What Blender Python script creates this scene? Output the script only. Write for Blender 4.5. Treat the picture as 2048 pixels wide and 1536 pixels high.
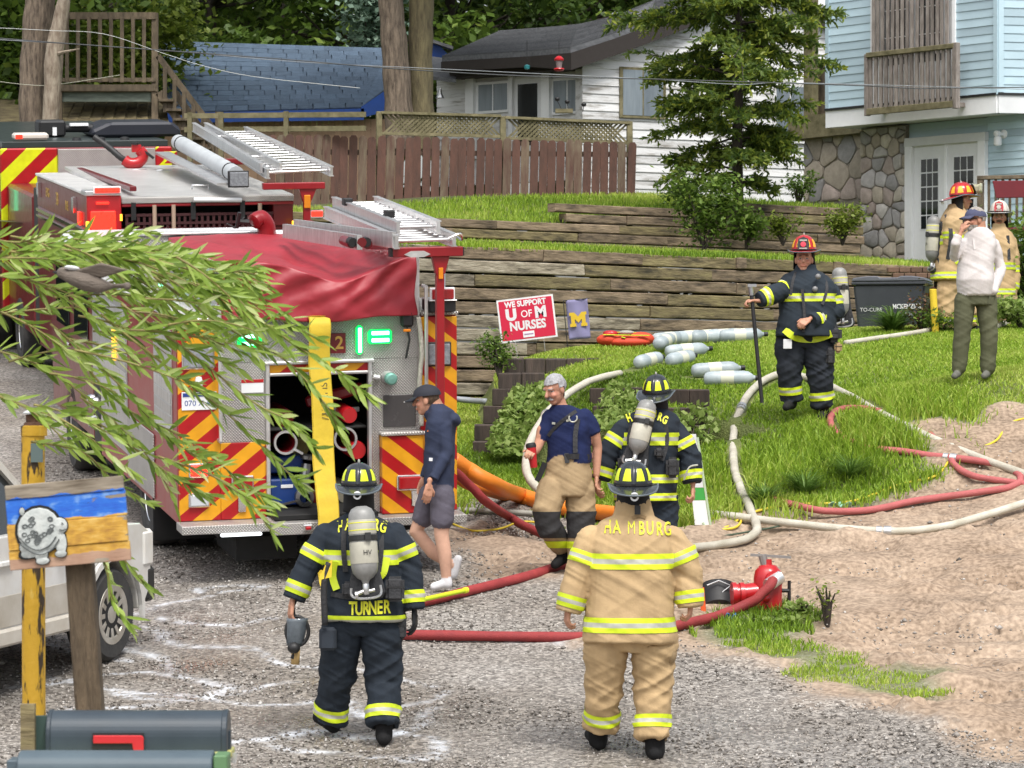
import bpy, bmesh, math, random
import numpy as np
from mathutils import Vector, Matrix, noise as mnoise
R=math.radians
for o in list(bpy.data.objects): bpy.data.objects.remove(o)
scene=bpy.context.scene; COL=scene.collection
# ---------------- camera, world, sun, exposure ----------------
F=6400.0; YH=800.0; CZ=5.15          # focal length and horizon row in 2048x1536 photo pixels, eye height
cd=bpy.data.cameras.new('camera'); cam=bpy.data.objects.new('camera',cd); COL.objects.link(cam)
cd.sensor_width=36; cd.lens=F/2048*36; cd.shift_y=32/2048; cd.clip_end=2000; cd.clip_start=.5; cd.dof.use_dof=True; cd.dof.focus_distance=27; cd.dof.aperture_fstop=14
cam.location=(0,0,CZ); cam.rotation_euler=(R(90),0,0); scene.camera=cam
SUN_EL=R(58); SUN_AZ=R(-150)
w=bpy.data.worlds.new('World'); scene.world=w; w.use_nodes=True
nt=w.node_tree; bg=nt.nodes['Background']; sk=nt.nodes.new('ShaderNodeTexSky'); sk.sky_type='NISHITA'; sk.sun_disc=False
sk.sun_elevation=SUN_EL; sk.sun_rotation=R(200); sk.air_density=1.2; sk.dust_density=4.0; sk.ozone_density=1.0
hs=nt.nodes.new('ShaderNodeHueSaturation'); hs.inputs['Saturation'].default_value=.35
nt.links.new(sk.outputs[0],hs.inputs['Color']); nt.links.new(hs.outputs[0],bg.inputs[0]); bg.inputs[1].default_value=.13
sl=bpy.data.lights.new('sun','SUN'); so=bpy.data.objects.new('sun',sl); COL.objects.link(so)
sl.energy=2.0; sl.angle=R(16); sl.color=(1,.97,.92)
so.rotation_euler=Vector((-.35,.62,-1.15)).to_track_quat('-Z','Y').to_euler()
vs=scene.view_settings; vs.view_transform='Standard'; vs.look='None'; vs.exposure=.70; vs.gamma=1; vs.use_curve_mapping=False
# ---------------- helpers ----------------
rnd=random.Random(7); nrs=np.random.RandomState(5)
def P(px,py,Y): return Vector(((px-1024)/F*Y,Y,CZ+(YH-py)/F*Y))
def mat(name,col,rough=.6,metal=0,col2=None,scale=8,bump=0,bscale=None,attr=None,detail=4,spec=.5,stretch=None,emit=None,trans=0,coat=0,col3=None):
    """procedural material: base colour broken up by object-space noise, optional bump and colour attribute"""
    m=bpy.data.materials.new(name); m.use_nodes=True; N=m.node_tree.nodes; L=m.node_tree.links; b=N['Principled BSDF']
    b.inputs['Roughness'].default_value=rough; b.inputs['Metallic'].default_value=metal; b.inputs['Specular IOR Level'].default_value=spec
    if coat: b.inputs['Coat Weight'].default_value=coat; b.inputs['Coat Roughness'].default_value=.08
    tc=N.new('ShaderNodeTexCoord'); mp=N.new('ShaderNodeMapping'); L.new(tc.outputs['Object'],mp.inputs[0])
    if stretch: mp.inputs['Scale'].default_value=stretch
    oi=N.new('ShaderNodeObjectInfo'); ad=N.new('ShaderNodeVectorMath'); ad.operation='ADD'
    mu=N.new('ShaderNodeVectorMath'); mu.operation='SCALE'; mu.inputs[0].default_value=(31,17,23); L.new(oi.outputs['Random'],mu.inputs['Scale'])
    L.new(mp.outputs[0],ad.inputs[0]); L.new(mu.outputs[0],ad.inputs[1]); co=ad.outputs[0]
    nz=N.new('ShaderNodeTexNoise'); nz.inputs['Scale'].default_value=scale; nz.inputs['Detail'].default_value=detail; nz.inputs['Roughness'].default_value=.65; L.new(co,nz.inputs['Vector'])
    c4=tuple(col)+(1,)
    if attr:
        at=N.new('ShaderNodeAttribute'); at.attribute_name=attr; base=at.outputs['Color']
        if col2 is not None:
            mx=N.new('ShaderNodeMixRGB'); mx.blend_type='MULTIPLY'; mx.inputs[0].default_value=1
            rp=N.new('ShaderNodeValToRGB'); rp.color_ramp.elements[0].position=.3; rp.color_ramp.elements[0].color=tuple(col2)+(1,); rp.color_ramp.elements[1].position=.7; rp.color_ramp.elements[1].color=c4
            L.new(nz.outputs[0],rp.inputs[0]); L.new(base,mx.inputs[1]); L.new(rp.outputs[0],mx.inputs[2]); base=mx.outputs[0]
        L.new(base,b.inputs['Base Color'])
    elif col2 is not None:
        rp=N.new('ShaderNodeValToRGB'); e=rp.color_ramp.elements; e[0].position=.32; e[0].color=tuple(col2)+(1,); e[1].position=.66; e[1].color=c4
        if col3 is not None: q=e.new(.5); q.color=tuple(col3)+(1,)
        L.new(nz.outputs[0],rp.inputs[0])
        # small per-object value shift so copies are not identical
        hv=N.new('ShaderNodeHueSaturation'); mr=N.new('ShaderNodeMapRange'); mr.inputs[3].default_value=.85; mr.inputs[4].default_value=1.15
        L.new(oi.outputs['Random'],mr.inputs[0]); L.new(mr.outputs[0],hv.inputs['Value']); L.new(rp.outputs[0],hv.inputs['Color']); L.new(hv.outputs[0],b.inputs['Base Color'])
    else: b.inputs['Base Color'].default_value=c4
    if rough>.15 and metal<1:
        rr=N.new('ShaderNodeMapRange'); rr.inputs[3].default_value=max(.02,rough-.12); rr.inputs[4].default_value=min(1,rough+.12); L.new(nz.outputs[0],rr.inputs[0]); L.new(rr.outputs[0],b.inputs['Roughness'])
    if bump:
        n2=N.new('ShaderNodeTexNoise'); n2.inputs['Scale'].default_value=bscale or scale*4; n2.inputs['Detail'].default_value=5; L.new(co,n2.inputs['Vector'])
        bp=N.new('ShaderNodeBump'); bp.inputs['Strength'].default_value=bump; bp.inputs['Distance'].default_value=.02; L.new(n2.outputs[0],bp.inputs['Height']); L.new(bp.outputs[0],b.inputs['Normal'])
    if emit: b.inputs['Emission Color'].default_value=tuple(emit[0])+(1,); b.inputs['Emission Strength'].default_value=emit[1]
    if trans: b.inputs['Transmission Weight'].default_value=trans
    return m
def leafmat(name,cols,trans=.3,rough=.5):
    m=bpy.data.materials.new(name); m.use_nodes=True; N=m.node_tree.nodes; L=m.node_tree.links; b=N['Principled BSDF']
    at=N.new('ShaderNodeAttribute'); at.attribute_name='rv'
    rp=N.new('ShaderNodeValToRGB'); e=rp.color_ramp.elements
    for i,c in enumerate(cols):
        q=e[i] if i<2 else e.new(1)
        q.position=i/(len(cols)-1); q.color=tuple(c)+(1,)
    L.new(at.outputs['Fac'],rp.inputs[0]); L.new(rp.outputs[0],b.inputs['Base Color']); b.inputs['Roughness'].default_value=rough; b.inputs['Specular IOR Level'].default_value=.35
    tb=N.new('ShaderNodeBsdfTranslucent'); L.new(rp.outputs[0],tb.inputs[0]); mx=N.new('ShaderNodeMixShader'); mx.inputs[0].default_value=trans
    L.new(b.outputs[0],mx.inputs[1]); L.new(tb.outputs[0],mx.inputs[2]); L.new(mx.outputs[0],N['Material Output'].inputs[0]); return m
def tag(o,label=None,cat=None,group=None,kind=None):
    if label: o['label']=label
    if cat: o['category']=cat
    if group: o['group']=group
    if kind: o['kind']=kind
    return o
def empty(name,loc=(0,0,0),label=None,cat=None,group=None,mtx=None):
    o=bpy.data.objects.new(name,None); COL.objects.link(o); o.empty_display_size=.1
    if mtx is not None: o.matrix_world=mtx
    else: o.location=loc
    return tag(o,label,cat,group)
def link(name,me,parent=None,mtx=None):
    o=bpy.data.objects.new(name,me); COL.objects.link(o)
    if parent: o.parent=parent
    if mtx is not None: o.matrix_local=mtx
    return o
class MB:
    """mesh builder: collects vertices, faces and material slots"""
    def __init__(s): s.v=[]; s.f=[]; s.m=[]; s.mi=0; s.M=None
    def add(s,vs,fs,mi=None):
        k=len(s.v)
        for q in vs: s.v.append(tuple(s.M@Vector(q)) if s.M is not None else tuple(q))
        mi=s.mi if mi is None else mi
        for f in fs: s.f.append([i+k for i in f]); s.m.append(mi)
        return s
    def box(s,a,b,mi=None,M=None):
        x0,y0,z0=a;x1,y1,z1=b
        vs=[(x0,y0,z0),(x1,y0,z0),(x1,y1,z0),(x0,y1,z0),(x0,y0,z1),(x1,y0,z1),(x1,y1,z1),(x0,y1,z1)]
        if M is not None: vs=[M@Vector(q) for q in vs]
        return s.add(vs,[(0,3,2,1),(4,5,6,7),(0,1,5,4),(1,2,6,5),(2,3,7,6),(3,0,4,7)],mi)
    def hexa(s,vs,mi=None): return s.add(vs,[(0,3,2,1),(4,5,6,7),(0,1,5,4),(1,2,6,5),(2,3,7,6),(3,0,4,7)],mi)
    def bar(s,p,q,w,h=None,up=(0,0,1),mi=None):
        p=Vector(p);q=Vector(q);d=(q-p);L=d.length;d.normalize();up=Vector(up);x=d.cross(up)
        if x.length<1e-4: x=d.cross(Vector((1,0,0)))
        x.normalize();z=x.cross(d);h=h or w;x*=w/2;z*=h/2
        return s.hexa([p-x-z,p+x-z,q+x-z,q-x-z,p-x+z,p+x+z,q+x+z,q-x+z],mi)
    def tube(s,pts,r,n=10,mi=None,cap=True,flat=1.0):
        pts=[Vector(p) for p in pts]; N=len(pts); rs=r if isinstance(r,(list,tuple)) else [r]*N
        vs=[];fs=[];pu=None
        for i,p in enumerate(pts):
            d=(pts[min(i+1,N-1)]-pts[max(i-1,0)]).normalized()
            u=pu if pu is not None else (Vector((0,0,1)) if abs(d.z)<.9 else Vector((1,0,0)))
            x=d.cross(u)
            if x.length<1e-5: x=d.orthogonal()
            x.normalize();u=x.cross(d).normalized();pu=u
            for k in range(n):
                a=2*math.pi*k/n; vs.append(p+(x*math.cos(a)+u*math.sin(a)*flat)*rs[i])
        for i in range(N-1):
            for k in range(n): fs.append((i*n+k,i*n+(k+1)%n,(i+1)*n+(k+1)%n,(i+1)*n+k))
        if cap: fs.append(tuple(range(n))[::-1]); fs.append(tuple((N-1)*n+k for k in range(n)))
        return s.add(vs,fs,mi)
    def lathe(s,prof,n=20,M=None,mi=None,sx=1,sy=1,a0=0,a1=None,cap=True):
        vs=[];fs=[];full=a1 is None; m=n if full else n+1
        for r,z in prof:
            for k in range(m):
                a=a0+(2*math.pi if full else a1-a0)*k/n; q=Vector((r*math.cos(a)*sx,r*math.sin(a)*sy,z)); vs.append(M@q if M is not None else q)
        for i in range(len(prof)-1):
            for k in range(n if full else n):
                k2=(k+1)%m if full else k+1
                fs.append((i*m+k,i*m+k2,(i+1)*m+k2,(i+1)*m+k))
        if full and cap and (prof[0]!=prof[-1]):
            if prof[0][0]>1e-6: fs.append(tuple(range(m))[::-1])
            if prof[-1][0]>1e-6: fs.append(tuple((len(prof)-1)*m+k for k in range(m)))
        return s.add(vs,fs,mi)
    def prism(s,poly,z0,z1,M=None,mi=None,axis='z'):
        n=len(poly); vs=[]
        for z in(z0,z1):
            for a,b in poly:
                q={'z':(a,b,z),'y':(a,z,b),'x':(z,a,b)}[axis]; vs.append(M@Vector(q) if M is not None else q)
        fs=[tuple(range(n))[::-1],tuple(range(n,2*n))]+[(i,(i+1)%n,n+(i+1)%n,n+i) for i in range(n)]
        return s.add(vs,fs,mi)
    def ball(s,c,r,n=12,m=8,M=None,mi=None):
        r=r if isinstance(r,(tuple,list)) else (r,)*3; vs=[(c[0],c[1],c[2]-r[2])];fs=[]
        for j in range(1,m):
            t=math.pi*j/m-math.pi/2
            for k in range(n):
                a=2*math.pi*k/n; vs.append((c[0]+r[0]*math.cos(t)*math.cos(a),c[1]+r[1]*math.cos(t)*math.sin(a),c[2]+r[2]*math.sin(t)))
        vs.append((c[0],c[1],c[2]+r[2]))
        for k in range(n): fs.append((0,1+(k+1)%n,1+k)); fs.append((len(vs)-1,len(vs)-1-n+k,len(vs)-1-n+(k+1)%n))
        for j in range(m-2):
            for k in range(n): fs.append((1+j*n+k,1+j*n+(k+1)%n,1+(j+1)*n+(k+1)%n,1+(j+1)*n+k))
        if M is not None: vs=[M@Vector(q) for q in vs]
        return s.add(vs,fs,mi)
    def grid(s,fn,nu,nv,mi=None):
        vs=[fn(i/nu,j/nv) for j in range(nv+1) for i in range(nu+1)]
        return s.add(vs,[(j*(nu+1)+i,j*(nu+1)+i+1,(j+1)*(nu+1)+i+1,(j+1)*(nu+1)+i) for j in range(nv) for i in range(nu)],mi)
    def mesh(s,name,mats=(),smooth=False,bevel=0,bseg=1,fix=True):
        me=bpy.data.meshes.new(name); me.from_pydata(s.v,[],s.f)
        if not isinstance(mats,(list,tuple)): mats=[mats]
        for m in mats: me.materials.append(m)
        if len(mats)>1: me.polygons.foreach_set('material_index',s.m)
        if fix or bevel:
            b=bmesh.new(); b.from_mesh(me)
            if fix: bmesh.ops.recalc_face_normals(b,faces=b.faces)
            if bevel: bmesh.ops.bevel(b,geom=list(b.edges),offset=bevel,segments=bseg,affect='EDGES',clamp_overlap=True)
            b.to_mesh(me); b.free()
        if smooth:
            me.polygons.foreach_set('use_smooth',[True]*len(me.polygons))
            if smooth is not True: me.set_sharp_from_angle(angle=R(smooth))
        me.update(); return me
    def build(s,name,mats=(),parent=None,smooth=False,bevel=0,bseg=1,mtx=None,fix=True):
        return link(name,s.mesh(name,mats,smooth,bevel,bseg,fix),parent,mtx)
def npmesh(name,v,f,mats,rv=None,smooth=False,attrs=None):
    """fast mesh from numpy arrays; f (n,k) of equal-sized faces"""
    me=bpy.data.meshes.new(name); n,k=f.shape
    me.vertices.add(len(v)); me.vertices.foreach_set('co',np.asarray(v,np.float32).ravel())
    me.loops.add(n*k); me.loops.foreach_set('vertex_index',f.astype(np.int32).ravel())
    me.polygons.add(n); me.polygons.foreach_set('loop_start',np.arange(0,n*k,k,dtype=np.int32)); 
    if rv is not None:
        a=me.attributes.new('rv','FLOAT','POINT'); a.data.foreach_set('value',np.asarray(rv,np.float32))
    if attrs:
        for an,av in attrs.items():
            a=me.attributes.new(an,'FLOAT','POINT'); a.data.foreach_set('value',np.asarray(av,np.float32))
    for m in (mats if isinstance(mats,(list,tuple)) else [mats]): me.materials.append(m)
    if smooth: me.polygons.foreach_set('use_smooth',np.ones(n,bool))
    me.update(calc_edges=True); me.validate(); return me
def copy_tree(o,parent=None):
    c=o.copy(); COL.objects.link(c); c.parent=parent
    for ch in o.children: copy_tree(ch,c)
    return c
TS=bpy.data.scenes.new('scratch')
def scratch_dg():
    with bpy.context.temp_override(scene=TS,view_layer=TS.view_layers[0]): dg=bpy.context.evaluated_depsgraph_get()
    dg.update(); return dg
def text_mesh(name,body,size,mat_,parent,mtx,depth=.004,bold=.0,space=1.0,align='CENTER',sx=1.0):
    cu=bpy.data.curves.new(name,'FONT'); cu.body=body; cu.size=size; cu.extrude=depth; cu.offset=bold; cu.align_x=align; cu.align_y='CENTER'; cu.space_character=space; cu.resolution_u=3
    t=bpy.data.objects.new(name,cu); TS.collection.objects.link(t); dg=scratch_dg()
    me=bpy.data.meshes.new_from_object(t.evaluated_get(dg)); bpy.data.objects.remove(t); bpy.data.curves.remove(cu)
    me.name=name; me.materials.clear(); me.materials.append(mat_)
    if sx!=1: me.transform(Matrix.Diagonal((sx,1,1,1)))
    return link(name,me,parent,mtx)
def smooth_path(pts,n=8):
    pts=[Vector(p) for p in pts]; out=[]
    for i in range(len(pts)-1):
        a=pts[max(i-1,0)];b=pts[i];c=pts[i+1];d=pts[min(i+2,len(pts)-1)]
        for k in range(n):
            t=k/n; out.append(.5*((2*b)+(c-a)*t+(2*a-5*b+4*c-d)*t*t+(3*b-a-3*c+d)*t**3))
    out.append(pts[-1]); return out
def sstep(a,b,x):
    t=np.clip((np.asarray(x,float)-a)/(b-a),0,1); return t*t*(3-2*t)
def vnoise(x,y,s,seed=0):
    """cheap smooth value noise on numpy arrays"""
    x=np.asarray(x,float)*s+seed*17.3;y=np.asarray(y,float)*s-seed*9.1
    xi=np.floor(x);yi=np.floor(y);fx=x-xi;fy=y-yi
    h=lambda i,j:(np.sin(i*127.1+j*311.7+seed*74.7)*43758.5453)%1.0
    u=fx*fx*(3-2*fx);v=fy*fy*(3-2*fy)
    return (h(xi,yi)*(1-u)+h(xi+1,yi)*u)*(1-v)+(h(xi,yi+1)*(1-u)+h(xi+1,yi+1)*u)*v
# ---------------- ground ----------------
# surveyed points: photo pixel + distance; the ground passes through them
CPX=[(1610,845,33.5),(1480,1010,30.9),(1610,1005,31.2),(1480,900,32.6),(1750,960,31.8),(1900,900,32.2),(2048,830,33),(2250,800,33.5),(2048,1050,30),(1800,1070,29.9),(1650,1090,29.6),
(1950,757,34),(2150,757,34),(1880,662,40.5),(2048,665,40.5),(2300,660,40.5),(1760,720,37.5),(1500,700,39.5),(1500,668,44.6),(1720,660,46),(1300,690,42.9),(1300,720,38.8),(1050,712,39.6),(1120,705,40),(1400,800,35),(1420,870,33.6),(1250,775,36.5),(2000,600,47),(1750,790,35.2),(1100,760,37.6)]
_c=[P(*c) for c in CPX]; CXY=[(c.x,c.y) for c in _c]; CR=[c.z-.125*c.y for c in _c]
for x in (1.2,2.0,3.2,4.6,6.2):
    for y in (21,24,26.8): CXY.append((x,y)); CR.append(0)
for x,y in((-3,24),(-3,30),(-1.5,34),(-.9,37),(-1.2,41),(.2,33),(1,30),(1.0,32.2),(1.9,29.2),(-3,40),(9,22),(9,26),(2.7,28.3),(3.8,28),(5,27.6),(-.5,39)): CXY.append((x,y)); CR.append(0)
CXY=np.array(CXY);CR=np.array(CR)
def _phi(r): return r*r*np.log(r+1e-9)
_n=len(CR); _A=np.zeros((_n+3,_n+3)); _A[:_n,:_n]=_phi(np.linalg.norm(CXY[:,None]-CXY[None],axis=2))+np.eye(_n)*.4; _A[:_n,_n]=1; _A[:_n,_n+1:]=CXY; _A[_n,:_n]=1; _A[_n+1:,:_n]=CXY.T
_W=np.linalg.solve(_A,np.r_[CR,0,0,0])
BW=np.array([(-.30,43),(-.32,39.6),(-.15,37.2),(.35,35.6),(1.2,34.9),(2.0,34.3),(2.6,33.4)])   # foot of the stepped landscape timbers
def knoll_side(x,y):
    """signed distance, positive inside the knoll"""
    x=np.asarray(x,float);y=np.asarray(y,float); best=np.full(x.shape,1e9);sg=np.zeros(x.shape)
    for i in range(len(BW)-1):
        a=BW[i];b=BW[i+1];d=b-a;L2=d@d; t=np.clip(((x-a[0])*d[0]+(y-a[1])*d[1])/L2,0,1); dx=x-a[0]-t*d[0];dy=y-a[1]-t*d[1]; q=np.hypot(dx,dy); cr=d[0]*(y-a[1])-d[1]*(x-a[0])
        m=q<best; best=np.where(m,q,best); sg=np.where(m,np.sign(cr),sg)
    return best*sg
def ground(x,y):
    x=np.asarray(x,float);y=np.asarray(y,float); sh=x.shape; xf=x.ravel();yf=y.ravel()
    r=np.zeros(xf.shape)
    for i in range(0,len(xf),20000):
        q=np.c_[xf[i:i+20000],yf[i:i+20000]]; ph=_phi(np.linalg.norm(q[:,None]-CXY[None],axis=2)); r[i:i+20000]=ph@_W[:_n]+_W[_n]+q@_W[_n+1:]
    k=knoll_side(xf,yf); m=np.where(yf>33.2,sstep(-.12,.12,k),1.0)
    m=m*sstep(-.3,.9,xf+np.clip(yf-36,0,3)*.3)                       # nothing rises left of the knoll
    far=sstep(7,11,xf); r=np.clip(r,-.02,2.2)*m; r=np.where(xf>8,r*(1-far)+far*np.clip(r,0,1.0),r)
    base=np.where(yf>19,.125*yf,.125*19-.03*(19-yf))
    r=r*sstep(20,24,yf)
    r=np.where(yf>47,np.clip(r,-.02,1.0),r)
    z=base+r
    z=np.where(yf>47,.125*47+(yf-47)*.05+r,z)
    return z.reshape(sh)
def gz(x,y): return float(ground(np.array([x]),np.array([y]))[0])
_yr=np.arange(14,60,.04)
def on(px,py,lift=0):
    """the point of the ground seen at a photo pixel"""
    X=(px-1024)/F*_yr; Z=CZ+(YH-py)/F*_yr; g=ground(X,_yr); d=Z-g
    i=int(np.argmax(d<0)) if (d<0).any() else len(_yr)-1
    i=max(i,1); t=d[i-1]/(d[i-1]-d[i]+1e-9); y=_yr[i-1]+.04*t
    return Vector(((px-1024)/F*y,y,CZ+(YH-py)/F*y+lift))
def pxof(x,y,z): return 1024+F*x/y, YH-F*(z-CZ)/y
# zones are drawn as world polygons, traced on the ground
def poly_dist(x,y,poly):
    """signed distance to polygon, positive inside"""
    x=np.asarray(x,float);y=np.asarray(y,float); d=np.full(x.shape,1e9); ins=np.zeros(x.shape,bool); n=len(poly)
    for i in range(n):
        ax,ay=poly[i];bx,by=poly[(i+1)%n];ex,ey=bx-ax,by-ay; t=np.clip(((x-ax)*ex+(y-ay)*ey)/(ex*ex+ey*ey+1e-12),0,1); d=np.minimum(d,np.hypot(x-ax-t*ex,y-ay-t*ey))
        c=((ay>y)!=(by>y))&(x<(bx-ax)*(y-ay)/(by-ay+1e-12)+ax); ins^=c
    return np.where(ins,d,-d)
def line_dist(x,y,pts):
    d=np.full(np.shape(x),1e9)
    for i in range(len(pts)-1):
        ax,ay=pts[i];bx,by=pts[i+1];ex,ey=bx-ax,by-ay; t=np.clip(((x-ax)*ex+(y-ay)*ey)/(ex*ex+ey*ey+1e-12),0,1); d=np.minimum(d,np.hypot(x-ax-t*ex,y-ay-t*ey))
    return d
def ong(pl): return [tuple(on(a,b).xy) for a,b in pl]
LAWN=ong([(918,1020),(960,985),(1060,1000),(1170,1040),(1300,1060),(1400,1055),(1470,1035),(1560,1022),(1660,1010),(1760,985),(1850,940),(1905,905),(1830,880),(1840,850),(1960,832),(2048,820)])+[(9,33.5),(9.5,48.5),(-1.0,48.5),(-1.2,40),(-.9,36)]
TUFT=ong([(1390,1235),(1470,1215),(1560,1210),(1640,1240),(1640,1290),(1740,1330),(1900,1345),(1920,1385),(1800,1410),(1680,1380),(1560,1335),(1450,1290),(1390,1275)])
DIRT=ong([(1130,1300),(1180,1180),(960,1150),(900,1090),(980,1050),(1130,1090),(1400,1040),(1500,985),(1700,940),(1800,870),(1820,835),(1960,815),(2048,800)])+[(9,34.5),(12,34),(12,20.5),(6.5,20.2)]+ong([(1980,1500),(1700,1410),(1560,1345),(1440,1300),(1350,1290)])
FOAM=[ong(l) for l in ([(20,1370),(180,1345),(330,1330),(420,1378),(520,1398),(640,1400),(760,1420),(900,1380)],[(190,1268),(300,1218),(420,1200),(530,1172),(480,1163),(380,1195)],
 [(200,1395),(330,1405),(420,1380),(330,1310),(250,1290)],[(300,1250),(420,1290),(520,1310),(640,1335),(760,1350),(900,1370)],[(60,1290),(140,1310),(240,1330)],[(420,1500),(560,1480),(700,1465),(850,1440),(900,1420)],
 [(60,1345),(200,1380),(380,1400),(560,1375)],[(780,1450),(900,1475),(860,1500),(700,1510),(560,1500)],[(330,1240),(450,1255),(520,1240)],[(1010,1290),(1090,1292),(1160,1294)],[(120,1420),(260,1412),(420,1400)])]
WET=ong([(-60,1380),(120,1290),(260,1200),(540,1150),(620,1190),(700,1300),(960,1350),(1250,1380),(1500,1400),(1750,1480),(1900,1536),(1500,1620),(900,1620),(400,1600)])
DK=ong([(500,1150),(860,1140),(900,1100),(420,1090),(330,1130)])  # ground under the nearest engine's tail, its shade put into the colour
def ground_sheet(name,xs,ys,mat_):
    X,Y=np.meshgrid(xs,ys); Z=ground(X,Y)
    dl=poly_dist(X,Y,LAWN)+(vnoise(X,Y,2.5,1)-.5)*.5; dt=poly_dist(X,Y,TUFT)+(vnoise(X,Y,3,2)-.5)*.35; dd=poly_dist(X,Y,DIRT)+(vnoise(X,Y,1.6,3)-.5)*.8
    lawn=np.maximum(sstep(-.12,.12,dl),sstep(-.05,.25,dt)*.6); dirt=sstep(-.45,.35,dd)*(1-lawn)
    # relief: ruts and footprints in the wet sand, shallow ripples in the gravel
    ru=vnoise(X,Y,1.1,4)*.13+vnoise(X*.7,Y,3.7,5)*.06; pit=np.clip(vnoise(X*.38,Y,2.6,6)-.58,0,1)*-.55-np.clip(vnoise(X*.45+Y*.1,Y,5.2,16)-.62,0,1)*.30; 
    cl=(np.clip(vnoise(X,Y,7,7)-.5,0,1)*.20+np.clip(vnoise(X,Y,13,17)-.5,0,1)*.10)*np.clip(vnoise(X,Y,1.2,8)-.25,0,1)*1.5
    Z=Z+dirt*(ru-.08+pit+cl)+(1-dirt)*(1-lawn)*((vnoise(X,Y,1.3,9)-.5)*.03)
    foam=np.zeros_like(X)
    for k,l in enumerate(FOAM): foam=np.maximum(foam,np.exp(-(line_dist(X+(vnoise(X,Y,2,11+k)-.5)*.35,Y+(vnoise(X,Y,1.7,30+k)-.5)*.6,l)/(.03+.035*vnoise(X,Y,3,50+k)))**2)*(.5+.6*vnoise(X,Y,5,70+k)))
    wet=sstep(-.8,.6,poly_dist(X,Y,WET)+(vnoise(X,Y,.8,12)-.5)*1.5); wet=np.maximum(wet,foam*.8)
    dk=sstep(-.3,.3,poly_dist(X,Y,DK)+(vnoise(X,Y,1.5,13)-.5)*.6); wet=np.maximum(wet,dk*.7)  # painted engine shade goes in through the wet mask
    nx,ny=len(xs),len(ys); i=np.arange(nx-1)[None,:]+np.arange(ny-1)[:,None]*nx; i=i.ravel(); f=np.c_[i,i+1,i+1+nx,i+nx]
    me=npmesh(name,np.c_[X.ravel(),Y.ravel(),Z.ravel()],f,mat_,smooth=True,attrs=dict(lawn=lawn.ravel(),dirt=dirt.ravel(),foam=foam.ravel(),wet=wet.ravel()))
    return tag(link(name,me),kind='structure')
def ground_material():
    m=bpy.data.materials.new('gravel_sand_soil'); m.use_nodes=True; N=m.node_tree.nodes; L=m.node_tree.links; b=N['Principled BSDF']
    def at(n): a=N.new('ShaderNodeAttribute'); a.attribute_name=n; return a.outputs['Fac']
    tc=N.new('ShaderNodeTexCoord').outputs['Object']
    def nz(s,d=5): n=N.new('ShaderNodeTexNoise'); n.inputs['Scale'].default_value=s; n.inputs['Detail'].default_value=d; L.new(tc,n.inputs[0]); return n.outputs[0]
    def vor(s,out='Color'): n=N.new('ShaderNodeTexVoronoi'); n.inputs['Scale'].default_value=s; L.new(tc,n.inputs['Vector']); return n.outputs[out]
    def ramp(i,cs):
        r=N.new('ShaderNodeValToRGB'); e=r.color_ramp.elements
        for k,(p,c) in enumerate(cs):
            q=e[k] if k<2 else e.new(p)
            q.position=p; q.color=tuple(c)+(1,)
        L.new(i,r.inputs[0]); return r.outputs[0]
    def mix(f,a,b_,t='MIX'):
        x=N.new('ShaderNodeMixRGB'); x.blend_type=t
        for s,v in((0,f),(1,a),(2,b_)):
            if isinstance(v,(int,float)): x.inputs[s].default_value=v
            elif isinstance(v,tuple): x.inputs[s].default_value=v+(1,)
            else: L.new(v,x.inputs[s])
        return x.outputs[0]
    def mth(op,a,b_=0.):
        x=N.new('ShaderNodeMath'); x.operation=op; x.use_clamp=op!='SUBTRACT'
        for s,v in((0,a),(1,b_)):
            if isinstance(v,(int,float)): x.inputs[s].default_value=v
            else: L.new(v,x.inputs[s])
        return x.outputs[0]
    sep=N.new('ShaderNodeSeparateColor'); L.new(vor(42),sep.inputs[0])
    grav=ramp(sep.outputs[0],[(0,(.095,.088,.082)),(1,(.46,.44,.415)),(.35,(.20,.187,.175)),(.7,(.29,.275,.258))])
    big=ramp(nz(.9),[(.3,(.78,.72,.65)),(.7,(1.1,1.08,1.05))]); grav=mix(1,grav,big,'MULTIPLY')
    sand=ramp(nz(2.2,8),[(.3,(.185,.13,.088)),(.72,(.45,.34,.25)),(.5,(.35,.26,.185))]); sand=mix(1,sand,ramp(nz(.8,4),[(.35,(.72,.66,.60)),(.6,(1.05,1.05,1.05))]),'MULTIPLY'); sand=mix(.5,sand,ramp(nz(24,6),[(.35,(.10,.07,.046)),(.65,(.47,.36,.265))]))
    soil=ramp(nz(3),[(.35,(.09,.115,.026)),(.7,(.16,.185,.05))])
    dirtf=mth('MULTIPLY',at('dirt'),ramp(mth('ADD',mth('MULTIPLY',nz(6,4),.6),mth('MULTIPLY',at('dirt'),.6)),[(.35,(0,0,0)),(.75,(1,1,1))]))
    c=mix(dirtf,grav,sand); c=mix(at('lawn'),c,soil)
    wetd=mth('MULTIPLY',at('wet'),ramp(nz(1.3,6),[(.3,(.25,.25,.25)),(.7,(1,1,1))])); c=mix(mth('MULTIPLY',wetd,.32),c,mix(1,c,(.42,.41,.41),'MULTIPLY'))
    fm=mth('MULTIPLY',at('foam'),ramp(nz(9,6),[(.34,(.0,.0,.0)),(.62,(1,1,1))])); c=mix(mth('MULTIPLY',fm,1.1),c,(.70,.73,.78))
    L.new(c,b.inputs['Base Color'])
    ro=N.new('ShaderNodeMapRange'); ro.inputs[3].default_value=.85; ro.inputs[4].default_value=.10; L.new(wetd,ro.inputs[0]); L.new(ro.outputs[0],b.inputs['Roughness'])
    h=mth('ADD',mth('MULTIPLY',vor(42,'Distance'),mth('SUBTRACT',1.0,at('dirt'))),mth('MULTIPLY',nz(30,6),.5))
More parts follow.
